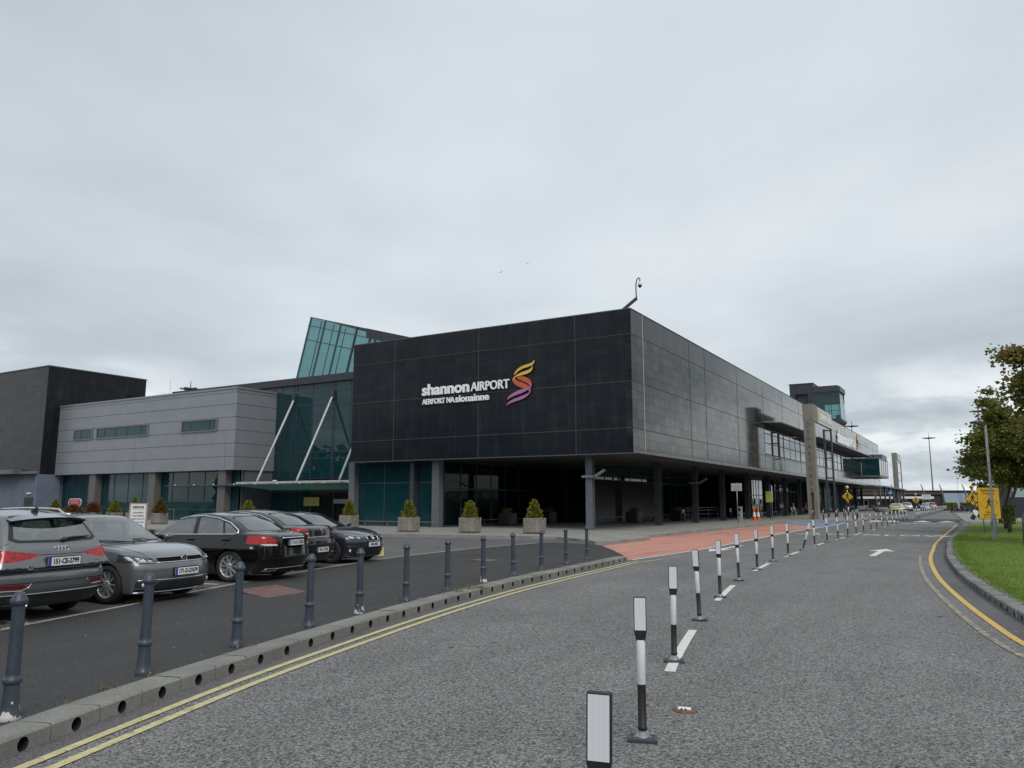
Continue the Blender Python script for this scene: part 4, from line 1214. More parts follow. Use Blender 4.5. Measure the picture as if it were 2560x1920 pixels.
def road_text(txt, c, size, xs, ang, ys=1.0):
    u = Vector((math.cos(ang), math.sin(ang))); w = Vector((-math.sin(ang), math.cos(ang)))
    v, f = text_mesh(txt, size, lambda x, y, t: (c[0] + u.x * x + w.x * y * ys, c[1] + u.y * x + w.y * y * ys, .007), 0, .02, xs, spacing=1.15)
    return tag(MB().add(v, f).build('road_lettering', M_WHITE), kind='structure')
road_text('SLOW', (20.0, 39.7), 1.55, .80, -YAW, 1.25)
road_text('SLOW', (32.4, 61.1), 1.55, .80, -YAW, 1.25)
road_text('SLOW', (17.0, 41.6), 1.55, .80, PI - YAW, 1.25)
road_text('SLOW', (62.5, 112.0), 1.55, .80, -YAW, 1.25)
def arrow(p, ang, L_=4.3):
    u = Vector((math.cos(ang), math.sin(ang))); w = Vector((-u.y, u.x))
    pts = [(0, -.1), (L_ - 1.5, -.1), (L_ - 1.5, -.42), (L_, 0), (L_ - 1.5, .42), (L_ - 1.5, .1), (0, .1)]
    m = MB(); m.add([(p[0] + u.x * a + w.x * b, p[1] + u.y * a + w.y * b, .007) for a, b in pts], [tuple(range(7))])
    return tag(m.build('white_arrow', M_WHITE), kind='structure')
arrow((11.35, 25.0), R(59.2))
arrow((8.95, 30.9), R(59.2 + 180))
# raised crossing table
def table(y0, y1, x0, x1, ramp_, zt):
    m = MB()
    q = [wl(x0, y0), wl(x1, y0), wl(x1, y0 + ramp_), wl(x0, y0 + ramp_), wl(x1, y1 - ramp_), wl(x0, y1 - ramp_), wl(x1, y1), wl(x0, y1)]
    zz = [.003, .003, zt, zt, zt, zt, .003, .003]
    m.add([(p[0], p[1], z) for p, z in zip(q, zz)], [(0, 1, 2, 3), (3, 2, 4, 5), (5, 4, 6, 7)], 0)
    return tag(m.build('speed_table', M_HUMP), kind='structure')
table(35.5, 46.5, 6.65, 13.9, 1.6, .085)
table(150, 160, 3.6, 15, 1.6, .085)
def hump_tri(X, Y, zt=.085, r=1.6):
    m = MB()
    pts = [(-.75, 0), (.75, 0), (0, r)]
    m.add([(*wl(X + a, Y + b), .009 + zt * b / r) for a, b in pts], [(0, 1, 2)])
    return tag(m.build('white_triangle', M_WHITE), kind='structure')
for X in (7.6, 8.9, 11.2, 13.0): hump_tri(X, 35.5)
for X in (10, 12.6): hump_tri(X, 150)

# lawn
def lawn_mat():
    m, nt, b = new_mat('lawn_grass')
    co = coords(nt)
    n1 = noise(nt, co, .6, 5, .6); n2 = noise(nt, co, 40, 4, .75); n3 = noise(nt, co, 5, 5, .65)
    k = ramp(nt, n2, [(.28, (.054, .088, .018)), (.5, (.13, .195, .038)), (.75, (.25, .32, .08))])
    k = mixc(nt, 1.0, k, ramp(nt, n1, [(.3, (.85, .9, .9)), (.7, (1.15, 1.1, 1.0))]), 'MULTIPLY')
    k = mixc(nt, 1.0, k, ramp(nt, n3, [(.35, .82), (.65, 1.12)]), 'MULTIPLY')
    L(nt, k, b.inputs['Base Color']); b.inputs['Roughness'].default_value = .9; b.inputs['Specular IOR Level'].default_value = .15
    bump(nt, b, n2, .9, .03)
    return m
M_LAWN = lawn_mat()
LB = [tuple(p) for p in KRB if p.y < 57]
def lawn_z(x, y):
    return .125 + .10 * (1 - math.exp(-max(0, min((p[0] - x) ** 2 + (p[1] - y) ** 2 for p in LB[::6])) / 40))
m = MB()
rows = []
for p in LB[::2]:
    rows.append([(p[0] + d, p[1] - d * .25) for d in (0, .15, .4, 1, 2, 4, 7, 12, 20, 40, 60)])
v = [(q[0], q[1], lawn_z(*q) if k else .118) for r_ in rows for k, q in enumerate(r_)]
nc = len(rows[0])
m.add(v, [(i * nc + j, i * nc + j + 1, (i + 1) * nc + j + 1, (i + 1) * nc + j) for i in range(len(rows) - 1) for j in range(nc - 1)], 0, True)
k0 = rows[-1]
far = [(38.5, 60.5), (46, 69.5), (56, 76), (80, 82), (110, 75)]
m.add([(*k0[0], .118), (*k0[4], .17), (*k0[8], .2), (*k0[-1], .2)] + [(*q, .13) for q in far[::-1]], [tuple(range(9))])
tag(m.build('lawn', M_LAWN), kind='structure')
sheet('path', [(33.5, 57.8), (38.5, 60.5), (46, 69.5), (56, 76), (80, 82), (110, 75), (130, 190), (100, 180)], .06, M_FORE)
# ================================================================== buildings
def frame_thing(name, label, cat, group=None, X=0, Y=0, z=0):
    return empty(name, (*wl(X, Y), z), -YAW, label, cat, group)

def slate(name, plane, c=(.011, .0125, .016), bw=1.29, bh=.42, rough=.10, ior=1.40, lines=.55, off=(0, 0), tone=.12, stain=True, spv=(.42, .52), mort=.006):
    """polished dark stone tiles; plane picks the local axes that carry the courses"""
    m, nt, b = new_mat(name)
    t = nt.nodes.new('ShaderNodeTexCoord'); sp = nt.nodes.new('ShaderNodeSeparateXYZ'); L(nt, t.outputs['Object'], sp.inputs[0])
    cb = nt.nodes.new('ShaderNodeCombineXYZ'); L(nt, sp.outputs[0 if plane[0] == 'x' else 1], cb.inputs[0]); L(nt, sp.outputs[2], cb.inputs[1])
    mp = nt.nodes.new('ShaderNodeMapping'); mp.inputs['Location'].default_value = (off[0], off[1], 0); L(nt, cb.outputs[0], mp.inputs[0])
    v = mp.outputs[0]
    br = nt.nodes.new('ShaderNodeTexBrick'); br.offset = 0; br.inputs['Scale'].default_value = 1
    br.inputs['Brick Width'].default_value = bw; br.inputs['Row Height'].default_value = bh; br.inputs['Mortar Size'].default_value = mort; br.inputs['Mortar Smooth'].default_value = .2
    br.inputs['Color1'].default_value = (1 - tone, 1 - tone, 1 - tone, 1); br.inputs['Color2'].default_value = (1 + tone, 1 + tone, 1 + tone, 1); br.inputs['Mortar'].default_value = (lines, lines, lines, 1)
    L(nt, v, br.inputs['Vector'])
    n1 = noise(nt, v, .5, 6, .6); n2 = noise(nt, v, 9, 4, .6)
    k = mixc(nt, 1.0, c, br.outputs[0], 'MULTIPLY')
    k = mixc(nt, 1.0, k, ramp(nt, n2, [(.3, .8), (.7, 1.2)]), 'MULTIPLY')
    # old rain marks
    vs = nt.nodes.new('ShaderNodeMapping'); vs.inputs['Scale'].default_value = (1, .12, 1); L(nt, v, vs.inputs[0])
    st = noise(nt, vs.outputs[0], 2.2, 5, .65)
    if stain: k = mixc(nt, ramp(nt, st, [(.5, 0.0), (.75, .5)]), k, tuple(x * 2.2 + .01 for x in c))
    L(nt, k, b.inputs['Base Color'])
    rm = N(nt, 'ShaderNodeMath', operation='MULTIPLY_ADD', i_1=.08, i_2=rough - .04); L(nt, n1, rm.inputs[0])
    bs = nt.nodes.new('ShaderNodeSeparateColor'); L(nt, br.outputs[0], bs.inputs[0])
    r2 = N(nt, 'ShaderNodeMath', operation='MULTIPLY_ADD', i_1=.03, i_2=0); L(nt, bs.outputs[0], r2.inputs[0]); L(nt, rm.outputs[0], r2.inputs[2])
    L(nt, r2.outputs[0], b.inputs['Roughness']); b.inputs['IOR'].default_value = ior
    wn = nt.nodes.new('ShaderNodeMapRange'); wn.inputs[1].default_value = 1 - tone; wn.inputs[2].default_value = 1 + tone; wn.inputs[3].default_value = spv[0]; wn.inputs[4].default_value = spv[1]
    L(nt, bs.outputs[0], wn.inputs[0])
    pat = ramp(nt, noise(nt, v, .9, 5, .7), [(.3, .8), (.7, 1.12)])
    sm = N(nt, 'ShaderNodeMath', operation='MULTIPLY'); L(nt, wn.outputs[0], sm.inputs[0]); L(nt, pat, sm.inputs[1])
    fm = N(nt, 'ShaderNodeMath', operation='MULTIPLY_ADD', i_1=-.8, i_2=1.0); L(nt, br.outputs['Fac'], fm.inputs[0])
    s2 = N(nt, 'ShaderNodeMath', operation='MULTIPLY'); L(nt, sm.outputs[0], s2.inputs[0]); L(nt, fm.outputs[0], s2.inputs[1])
    L(nt, s2.outputs[0], b.inputs['Specular IOR Level'])
    bump(nt, b, br.outputs['Fac'], -.35, .004)
    MATS[name] = m
    return m
M_SLATE_A = slate('slate_front', 'xz', c=(.008, .0115, .017), ior=1.32, rough=.2)
M_SLATE_AT = slate('slate_front_top', 'xz', c=(.008, .0115, .017), bw=1.29, bh=1.4, off=(0, -.35), ior=1.32, rough=.2)
M_SLATE_B = slate('slate_side', 'yz', c=(.016, .017, .0165), bw=.85, bh=.51, off=(.1, -.48), tone=.3, rough=.05, ior=1.42, spv=(.32, .54), mort=.010)
M_SLATE_BT = slate('slate_side_top', 'yz', c=(.018, .0185, .0185), bw=.98, bh=2.0, off=(0, -.6), tone=.2, lines=.6, rough=.07, ior=1.42, spv=(.36, .52), mort=.012)
M_ALU = pm('joint_metal', (.30, .31, .32), .4, .6)
M_JNT = pm('joint_strip', (.075, .08, .085), .6, .1)
M_DJ = pm('dark_joint', (.012, .012, .012), .6)
M_STEEL = pm('dark_steel', (.045, .052, .060), .45, .2, .15)
M_STEEL2 = pm('grey_steel', (.13, .14, .16), .45, .2, .15)
M_SOFF = pm('soffit', (.055, .055, .058), .6)
M_GLASS_D = glassy('dark_facade_glass', (.004, .011, .014), 0, .03, 1.2, .05, .35)
M_GLASS_B = glassy('band_window_glass', (.010, .018, .020), 0, .008, 3.0, .02, .25)
M_GLASS_T = glassy('teal_glass', (.03, .17, .17), .78, .01, 1.5, 0, .6, (.46, .68, .69))
M_GLASS_A = glassy('atrium_glass', (.008, .044, .054), 0, .012, 1.5, .04, .3)
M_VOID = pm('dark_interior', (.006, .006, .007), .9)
M_ROOF = pm('roof_felt', (.10, .10, .10), .9)

def slats_mat():
    m, nt, b = new_mat('ribbed_stone')
    co = coords(nt)
    k = ramp(nt, noise(nt, co, 3, 6, .6), [(.3, (.018, .016, .017)), (.7, (.05, .046, .046))])
    L(nt, k, b.inputs['Base Color']); b.inputs['Roughness'].default_value = .3
    bump(nt, b, noise(nt, co, 30, 3), .2, .01)
    return m
M_SLAT = slats_mat()

T = frame_thing('terminal_building', 'long two storey airport terminal clad in polished dark slate, overhanging a shaded ground floor', 'building')
LEN = 120.3
# short face
MB().box(-19.8, -.02, 0, .35, 4.27, 10.66).build('front_wall', M_SLATE_A, T)
MB().box(-19.8, -.02, -.004, .35, 10.70, 12.04).build('parapet', M_SLATE_AT, T)
m = MB()
for z in (5.58, 8.1, 10.68): m.box(-19.8, 0, -.012, .02, z - .012, z + .012)
for x in (-3.35, -9.8, -16.25): m.box(x - .013, x + .013, -.014, .02, 4.27, 12.04)
m.box(-19.82, .004, -.02, .38, 12.04, 12.10)
m.box(-19.82, .0, -.012, .3, 4.22, 4.27)
m.build('joint_strips', M_JNT, T)
# long face, with the window band cut out
Y0, Y1 = 29.9, 93.8
m = MB()
m.box(-.35, 0, .0, Y0, 4.48, 10.66); m.box(-.35, 0, Y0, Y1, 4.48, 5.70); m.box(-.35, 0, Y0, Y1, 8.02, 10.66); m.box(-.35, 0, Y1, LEN, 4.48, 10.66)
m.build('side_wall', M_SLATE_B, T)
MB().box(-.35, .004, .0, LEN, 10.70, 12.04).build('parapet', M_SLATE_BT, T)
MB().box(-.4, .006, .004, LEN, 4.26, 4.46).build('fascia', slate('slate_fascia', 'yz', c=(.05, .05, .048), bw=1.0, bh=.6, rough=.2), T)
VJ = [9.87, 13.2, 21.4, 29.85, 37.6, 45.6, 53.8, 61.9, 70.0, 78.1, 86.3, 94.4, 102.6, 110.8, 119.9]
m = MB()
for z in (5.58, 8.12, 10.68):
    m.box(-.02, .008, .02, Y0 if z < 8.2 and z > 5.7 else LEN, z - .02, z + .02)
for y in VJ: m.box(-.02, .010, y - .022, y + .022, 4.48, 12.04)
m.box(-.38, .03, .0, LEN, 12.04, 12.085)
m.build('joint_strips', M_DJ, T)
MB().box(-.02, .014, 1.70, 1.745, 4.48, 12.04).build('joint_strips', pm('bright_joint', (.5, .5, .5), .4), T)
# ends, roof, soffit
MB().box(-19.8, -19.45, .36, 60, 4.27, 12.04).build('end_wall', slate('slate_end', 'yz'), T)
MB().box(-19.8, -.36, LEN - .3, LEN - .01, 4.27, 12.04).build('end_wall', slate('slate_back', 'xz'), T)
MB().box(-19.4, -.4, .4, LEN - .32, 11.7, 11.8).build('roof', M_ROOF, T)
m = MB().box(-19.75, -.42, .36, LEN - .4, 4.30, 4.36)
m.build('soffit', M_SOFF, T)
dl = None
for y in range(3, 60, 5):
    for x in (-1.8, -4.6, -7.4):
        if dl is None: o = dl = MB().lathe([(.001, -.008), (.12, -.008), (.14, 0)], 12).build('downlight', pm('downlight', (.22, .22, .22), .5), T)
        else: o = dl.copy(); COL.objects.link(o); o.parent = T
        o.location = (x, y + .4, 4.3)

def column(x, y, mat, z1=4.3):
    m = MB()
    w, d, t = .20, .17, .04
    m.box(x - w, x + w, y - d, y - d + t, .14, z1); m.box(x - w, x + w, y + d - t, y + d, .14, z1)
    m.box(x - w * .55, x + w * .55, y - d + t, y + d - t, .14, z1)
    m.box(x - w - .05, x + w + .05, y - d - .05, y + d + .05, .14, .17)
    m.box(x - w - .05, x + w + .05, y - d - .05, y + d + .05, z1 - .05, z1 - .005)
    m.build('column', mat, T)
column(-3.15, 1.28, M_STEEL2)  # lighter steel here paints in the sky light on the corner column
for y in (11.6, 19.6, 26.9): column(-3.0, y, M_STEEL)
for k in range(11): column(-3.0, 35.1 + 8.2 * k, M_STEEL)

# ground floor, set back
def pane(name, x0, x1, y0, y1, z0, z1, mat, parent, nb, frame=None, fw=.06, rails=(), proud=.03):
    """glazed strip between two plan points with its bars as a sub-part"""
    a = Vector((x0, y0)); b = Vector((x1, y1)); l = (b - a).length; t = (b - a) / l; nn = Vector((t.y, -t.x))
    m = MB()
    q = lambda s, d, z: (a.x + t.x * s + nn.x * d, a.y + t.y * s + nn.y * d, z)
    m.add([q(0, 0, z0), q(l, 0, z0), q(l, 0, z1), q(0, 0, z1), q(0, -.03, z0), q(l, -.03, z0), q(l, -.03, z1), q(0, -.03, z1)], [(0, 1, 2, 3), (7, 6, 5, 4), (0, 3, 7, 4), (1, 5, 6, 2), (3, 2, 6, 7), (0, 4, 5, 1)])
    o = m.build(name, mat, parent)
    if frame:
        f = MB()
        xs = [l * k / nb for k in range(nb + 1)] if isinstance(nb, int) else [s for s in nb]
        for s in xs: f.prism([(max(0, s - fw / 2), -.04), (min(l, s + fw / 2), -.04), (min(l, s + fw / 2), proud), (max(0, s - fw / 2), proud)], z0, z1, lambda p, d, z: q(p, d, z))
        for z in tuple(rails) + (z0 + fw / 2 + .001, z1 - fw / 2 - .001): f.prism([(0, -.04), (l, -.04), (l, proud - .006), (0, proud - .006)], z - fw / 2, z + fw / 2, lambda p, d, zz: q(p, d, zz))
        f.build('window_bars', frame, o)
    return o
pane('glazing', -20.3, -13.6, 1.25, 1.25, .16, 4.27, M_GLASS_A, T, [0, 2.4, 4.9, 6.7], M_STEEL, .07, (2.9,))
for x, w, mt in ((-20.35, .24, M_STEEL2), (-15.3, .16, M_STEEL), (-13.45, .26, M_STEEL2)):
    MB().box(x - w, x + w, .75, 1.23, .14, 4.28).build('pier', mt, T)
pane('glazing', -13.2, -13.2, 1.3, 14.2, .16, 4.27, M_GLASS_D, T, 7, M_STEEL, .08, (2.5,))
pane('glazing', -13.1, -9.2, 14.2, 14.2, .16, 4.27, M_GLASS_D, T, 2, M_STEEL, .08, (3.3,))
def slatwall(x, y0, y1, z1=3.3):
    m = MB(); pr = []
    z = .14
    while z < z1 - .05:
        pr += [(.0, z), (.05, z + .02), (.03, z + .105)]; z += .11
    pr = pr + [(0, z1), (-.2, z1), (-.2, .14)]
    m.prism(pr, y0, y1, lambda p, q, t: (x + p, t, q))
    return m.build('ribbed_wall', M_SLAT, T)
slatwall(-9.1, 14.6, 18.5); slatwall(-9.1, 19.8, 28.0); slatwall(-12.0, 37.0, 43.0)
MB().box(-9.4, -9.1, 18.5, 19.8, .14, 3.3).build('door', M_VOID, T)
pane('glazing', -9.2, -9.2, 14.3, 45, 3.32, 4.27, M_GLASS_A, T, 12, M_STEEL, .06)
pane('glazing', -9.25, -9.25, 28.0, 39.0, .16, 3.3, M_GLASS_D, T, 6, M_STEEL, .08)
# revolving-door lobby in clear view of the sky
pane('lobby_glazing', -3.9, -3.9, 39.6, 45.0, .16, 4.1, M_GLASS_B, T, [0, 1.6, 2.7, 3.8, 5.4], M_STEEL, .08, (2.35,))
pane('lobby_glazing', -9.0, -3.9, 39.6, 39.6, .16, 4.1, M_GLASS_D, T, 4, M_STEEL, .08, (2.35,))
for y, wd in ((40.4, .9), (44.2, .9)):
    MB().box(-3.86, -3.84, y - .3, y + .3, 1.5, 1.95).build('red_notice', pm('red_notice', (.35, .05, .05), .5), T)
MB().box(-3.86, -3.83, 41.6, 43.0, 1.4, 2.0).build('white_notice', CM['plate'], T)
pane('glazing', -7.0, -7.0, 45.2, 60, .16, 4.27, M_GLASS_D, T, 8, M_STEEL, .08, (3.0,))
pm('grey_shutter', (.22, .22, .215), .5)
m = MB()
z = .3
while z < 3.0: m.box(-6.96, -6.90, 49.0, 53.2, z, z + .10); z += .115
m.build('shutter', MATS['grey_shutter'], T)
for y in (55.8,): MB().box(-6.92, -6.88, y, y + 1.4, 1.9, 3.0).build('notice', pm('pink_notice', (.45, .28, .28), .5), T)
pane('glazing', -6.0, -6.0, 60.2, 78, .16, 4.27, M_GLASS_D, T, 9, M_STEEL, .08, (3.0,))
M_GREENP = pm('green_glass_panel', (.10, .19, .18), .15, 0, .25, 1.0)
pane('glazing', -4.4, -4.4, 78, 100, .16, 4.2, M_GREENP, T, 14, M_STEEL2, .10)
MB().box(-4.36, -4.30, 93.0, 95.5, .16, 2.9).build('door', pm('beige_door', (.50, .47, .42), .5), T)
pane('glazing', -3.6, -3.6, 100.2, 119, .16, 4.2, M_GLASS_D, T, 9, M_STEEL, .09, (2.6,))
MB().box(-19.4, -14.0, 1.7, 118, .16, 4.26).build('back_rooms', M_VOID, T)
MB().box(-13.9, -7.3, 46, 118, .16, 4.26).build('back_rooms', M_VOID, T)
for x0, x1, y in ((-9.2, -6.9, 45.1), (-7.05, -5.95, 60.1), (-6.05, -4.35, 78), (-4.45, -3.55, 100.1), (-14, -3.6, 119)): MB().box(x0, x1, y - .08, y + .08, .15, 4.27).build('return_wall', M_STEEL, T)

# first floor windows: each bay its own window with bars
B_Y = [29.95, 37.6, 45.6, 53.8, 61.9, 70.0, 78.1, 86.3, 93.75]
for k in range(8):
    y0, y1 = B_Y[k] + .03, B_Y[k + 1] - .03
    n = 3
    xs = [0, (y1 - y0) * .36, (y1 - y0) * .68, y1 - y0]
    pane('window', -.03, -.03, y0, y1, 5.72, 8.0, M_GLASS_B, T, xs, M_DJ, .07, (5.75, 6.72, 7.55), .02)
# sun blades
def blade(x1a, x1b, y0, y1, z):
    m = MB()
    m.prism([(0, y0), (x1a, y0 + 1.1), (x1b, y1 - 1.5), (0, y1)], z, z + .045, None, 0)
    m.prism([(.0, y0 + .05), (x1a - .03, y0 + 1.14), (x1b - .03, y1 - 1.55), (0, y1 - .05)], z - .07, z - .004, None, 1)
    return m.build('sun_blade', [M_ALU, M_SOFF], T)
blade(1.27, 1.42, 29.75, 47.6, 8.48); blade(1.42, 1.8, 47.8, 93.0, 8.48)
# glass bay standing out over the road
MB().prism([(0, 93.9), (2.62, 93.9), (2.75, 105.5), (0, 105.5)], 5.45, 5.72).build('bay_floor', M_STEEL2, T)
MB().prism([(0, 93.9), (2.62, 93.9), (2.75, 105.5), (0, 105.5)], 8.26, 8.42).build('bay_roof', M_STEEL2, T)
pane('bay_window', .02, 2.56, 93.96, 93.96, 5.72, 8.26, M_GLASS_A, T, [0, 1.2, 2.54], M_DJ, .05, (6.6,))
pane('bay_window', 2.56, 2.69, 93.98, 105.4, 5.72, 8.26, M_GLASS_B, T, 4, M_DJ, .05)
MB().box(-.3, 1.4, 112, LEN - .6, 7.0, 9.9).build('plant_box', M_STEEL2, T)

# covered walkway past the end of the building
W_ = frame_thing('covered_walkway', 'low flat walkway canopy on slim dark posts beyond the far end of the terminal', 'canopy', None, 0, 95)
m = MB(); m.prism([(-6, 0), (1.6, 0), (2.5, 6), (2.5, 50), (-6, 50)], 4.06, 4.24, None, 0); m.build('canopy_roof', M_STEEL2, W_)
for k in range(7): MB().tube([(2.0, 3 + 7.5 * k, .1), (2.0, 3 + 7.5 * k, 4.06)], .13, 8).build('post', M_STEEL, W_)

# rooftop viewing pavilion
Pv = frame_thing('rooftop_pavilion', 'dark tower with teal glass viewing room rising above the terminal roof', 'building', None, 0, 85)
M_ZINC = pm('zinc_panel', (.042, .046, .058), .5, .3, .2, 3)
m = MB(); m.box(-8.35, -7.55, -.15, 10, 11.8, 19.4); m.box(-5.75, -4.93, -.15, 10, 11.8, 19.4); m.box(-7.55, -5.75, -.15, 10, 17.9, 19.4); m.box(-7.55, -5.75, .35, 10, 11.8, 17.9)
m.build('tower', M_ZINC, Pv)
MB().box(-8.42, -4.86, -.22, 10.1, 19.4, 19.55).build('roof_cap', M_STEEL, Pv)
MB().box(-10.4, -8.36, 2, 9, 11.8, 17.3).build('low_block', M_ZINC, Pv)
m = MB(); m.box(-4.9, -1.15, -.25, 5.2, 18.0, 18.75); m.box(-4.9, -1.5, .1, 5, 18.75, 18.95)
m.build('roof', M_STEEL, Pv)
gl = MB()
v = [(-4.9, -.1, 13.9), (-1.25, -.1, 13.9), (-1.2, 5, 13.9), (-4.9, 5, 13.9), (-4.9, -.1, 18.0), (-1.3, -.1, 18.0), (-1.4, 5, 18.0), (-4.9, 5, 18.0)]
gl.add(v, [(0, 1, 5, 4), (1, 2, 6, 5), (2, 3, 7, 6)])
gl.build('viewing_window', M_GLASS_T, Pv)
m = MB()
for x in (-4.9, -3.9, -2.5, -1.28): m.box(x - .04, x + .04, -.16, -.08, 13.9, 18.0)
m.box(-4.9, -1.25, -.15, -.08, 15.1, 15.17)
for x in (-3.6, -2.2): m.box(x - .04, x + .04, 5.02, 5.1, 13.9, 18)
m.box(-4.92, -4.84, -.12, 5.0, 17.95, 18.03); m.box(-4.9, -1.3, 4.9, 5.0, 16.6, 18.0); m.box(-4.9, -4.2, 4.9, 5.0, 13.9, 16.6)
m.build('window_bars', M_STEEL, Pv)
m = MB(); m.prism([(-4.9, 11.8), (-2.6, 11.8), (-1.15, 13.6), (-1.15, 13.9), (-4.9, 13.9)], -.2, 5.1, lambda p, q, t: (p, t, q))
m.build('underside', M_STEEL, Pv)
m = MB()
for x, w, h in ((-3.9, .8, .9), (-1.9, .6, .7)): m.box(x - w / 2, x + w / 2, 1.5, 2.3, 13.9, 13.9 + h)
m.build('furniture', M_VOID, Pv)

# glazed entrance hall between the two wings
At = frame_thing('entrance_hall', 'tall teal glazed entrance hall with a leaning glass lantern on its roof', 'building')
pane('glass_wall', -36.2, -19.85, 8.2, 8.2, 3.5, 11.45, M_GLASS_A, At, [0, .9, 2.3, 2.7, 4.5, 6.8, 7.0, 8.7, 11.2, 13.5, 16.3], M_STEEL, .07, (3.55, 5.2, 5.72, 7.7, 9.65, 10.72))
MB().box(-50.0, -19.82, 7.95, 8.3, 11.46, 12.06).build('roof_band', M_ZINC, At)
pane('clerestory', -48.0, -36.25, 8.25, 8.25, 10.7, 11.45, M_GLASS_A, At, 6, M_STEEL, .08)
MB().box(-50, -19.9, 8.32, 24, 11.4, 11.9).build('roof', M_ROOF, At)
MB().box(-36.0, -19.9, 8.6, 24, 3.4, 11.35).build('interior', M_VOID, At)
pane('entrance_glazing', -36.2, -31.6, 8.2, 8.2, .15, 3.45, M_GLASS_A, At, 4, M_STEEL, .08)
MB().box(-31.6, -19.9, 8.3, 8.5, .15, 3.45).build('entrance_doors', M_VOID, At)
m = MB()
for x in (-31.5, -29.0, -26.2, -24.9, -23.6, -22.2): m.box(x - .05, x + .05, 8.18, 8.3, .15, 3.0)
m.box(-31.6, -19.9, 8.16, 8.3, 3.0, 3.12)
m.build('door_frames', M_STEEL, At)
# lantern
def ls(x, z): return (x, 8.25, z)
lant = [(-33.75, 12.06), (-32.3, 17.25), (-20.0, 13.85), (-20.0, 12.06)]
m = MB()
dep = 7.5
v = [(x, 8.25, z) for x, z in lant] + [(x + (.0), 8.25 + dep, z) for x, z in lant]
m.add(v, [(0, 3, 2, 1), (0, 1, 5, 4), (4, 5, 6, 7)])
m.build('lantern_glass', M_GLASS_T, At)
m = MB()
def lx(x, z): return x + (z - 12.06) * .28
tz_ = lambda x: 17.25 - (x + 32.3) * .2764
def bar_(y, xb, w=.07):
    for k in range(1):
        zt = 12.06; xt = xb
        # climb along the lean until the sloping top
        a = xb; z = 12.06
        zt = (17.25 - (xb - 12.06 * .28 + 32.3) * .2764) / (1 + .28 * .2764)
        m.bar((xb, y, 12.06), (xb + (zt - 12.06) * .28, y, zt), w, .12)
for xb in (-33.7, -31.9, -30.0, -28.1, -26.3, -24.4, -22.5): bar_(8.2, xb, .09)
for xb in (-33.6, -32.9, -31.4, -30.9, -29.6, -28.4, -27.2, -26, -24.8, -23.6): bar_(8.25 + dep, xb, .26)
for dz in (0, -.68, -1.85): m.bar((-32.35 + (0 if not dz else dz * .28), 8.19, 17.25 + dz), (-20.2, 8.19, 17.25 - 12.15 * .2764 + dz), .07, .10, up=(0, 1, 0))
for dz in (-.3, -2.1): m.bar((-32.3 + dz * .28, 8.25 + dep, 17.25 + dz), (-20.2, 8.25 + dep, 17.25 - 12.1 * .2764 + dz), .3, .25, up=(0, 1, 0))
for y in (9.5, 11, 12.5, 14): m.bar((-33.7, y, 12.06), (-32.3, y, 17.2), .06, .06)
m.build('lantern_frame', pm('teal_steel', (.05, .075, .08), .5), At)
m = MB(); m.add([(-32.3, 8.15, 17.27), (-20, 8.15, 13.87), (-20, 15.8, 13.87), (-32.3, 15.8, 17.27)], [(0, 1, 2, 3), (3, 2, 1, 0)])
m.add([(-26.0, 8.12, 15.55), (-20, 8.12, 13.9), (-20, 8.12, 13.1), (-26.0, 8.12, 14.75)], [(0, 1, 2, 3)])
m.build('lantern_roof', M_ZINC, At)

# entrance canopy
def canopy_mat():
    m, nt, b = new_mat('canopy_glass')
    b.inputs['Base Color'].default_value = (.20, .30, .27, 1); b.inputs['Roughness'].default_value = .15
    k = ramp(nt, noise(nt, coords(nt), 2, 4), [(.3, (.24, .36, .32)), (.7, (.34, .47, .42))])
    t = nt.nodes.new('ShaderNodeBsdfTranslucent'); L(nt, k, t.inputs[0])
    ms = nt.nodes.new('ShaderNodeMixShader'); ms.inputs[0].default_value = .6
    L(nt, b.outputs[0], ms.inputs[1]); L(nt, t.outputs[0], ms.inputs[2]); L(nt, ms.outputs[0], nt.nodes['Material Output'].inputs[0])
    return m
Ca = frame_thing('entrance_canopy', 'green glass entrance canopy hung from three slanting steel tubes', 'canopy')
m = MB()
xs = [-44.5 + 2.45 * k for k in range(11)]
for k in range(10):
    a, b = xs[k] + .02, xs[k + 1] - .02
    m.add([(a, 3.9, 3.02), (b, 3.9, 3.02), (b - .0, 8.1, 2.66), (a, 8.1, 2.66), (a, 3.9, 3.045), (b, 3.9, 3.045), (b, 8.1, 2.685), (a, 8.1, 2.685)],
          [(3, 2, 1, 0), (4, 5, 6, 7), (0, 1, 5, 4), (1, 2, 6, 5), (2, 3, 7, 6), (3, 0, 4, 7)])
m.build('glass_roof', canopy_mat(), Ca)
m = MB()
m.box(-36.0, -20.6, 4.3, 4.55, 3.10, 3.26, 0)
for k in range(10): m.bar((xs[k] + .6, 3.9, 3.08), (xs[k] + .6, 8.1, 2.74), .07, .10, 1)
for x in xs[1:]: m.lathe([(.06, 0), (.06, .1), (.001, .1)], 10, (x - 1.2, 4.05, 3.03), None, 0)
m.build('canopy_beam', [pm('pale_steel', (.50, .52, .53), .45, .3), M_STEEL2], Ca)
for x in (-33.8, -29.4, -25.0):
    MB().tube([(x, 4.5, 3.20), (x, 4.62, 3.42), (x, 8.0, 10.05), (x, 8.12, 10.25)], [.05, .105, .105, .07], 14).build('strut', pm('strut_paint', (.36, .38, .40), .4, .3), Ca)
    MB().box(x - .2, x + .2, 8.0, 8.16, 10.0, 10.7).build('bracket', M_STEEL, Ca)
m = MB().box(-25.9, -23.4, 7.9, 7.98, 2.08, 2.42)
ds = m.build('departures_board', pm('board_yellow', (.46, .33, .06), .4), None)
ds.location = (*CORNER, 0); ds.rotation_euler = (0, 0, -YAW)
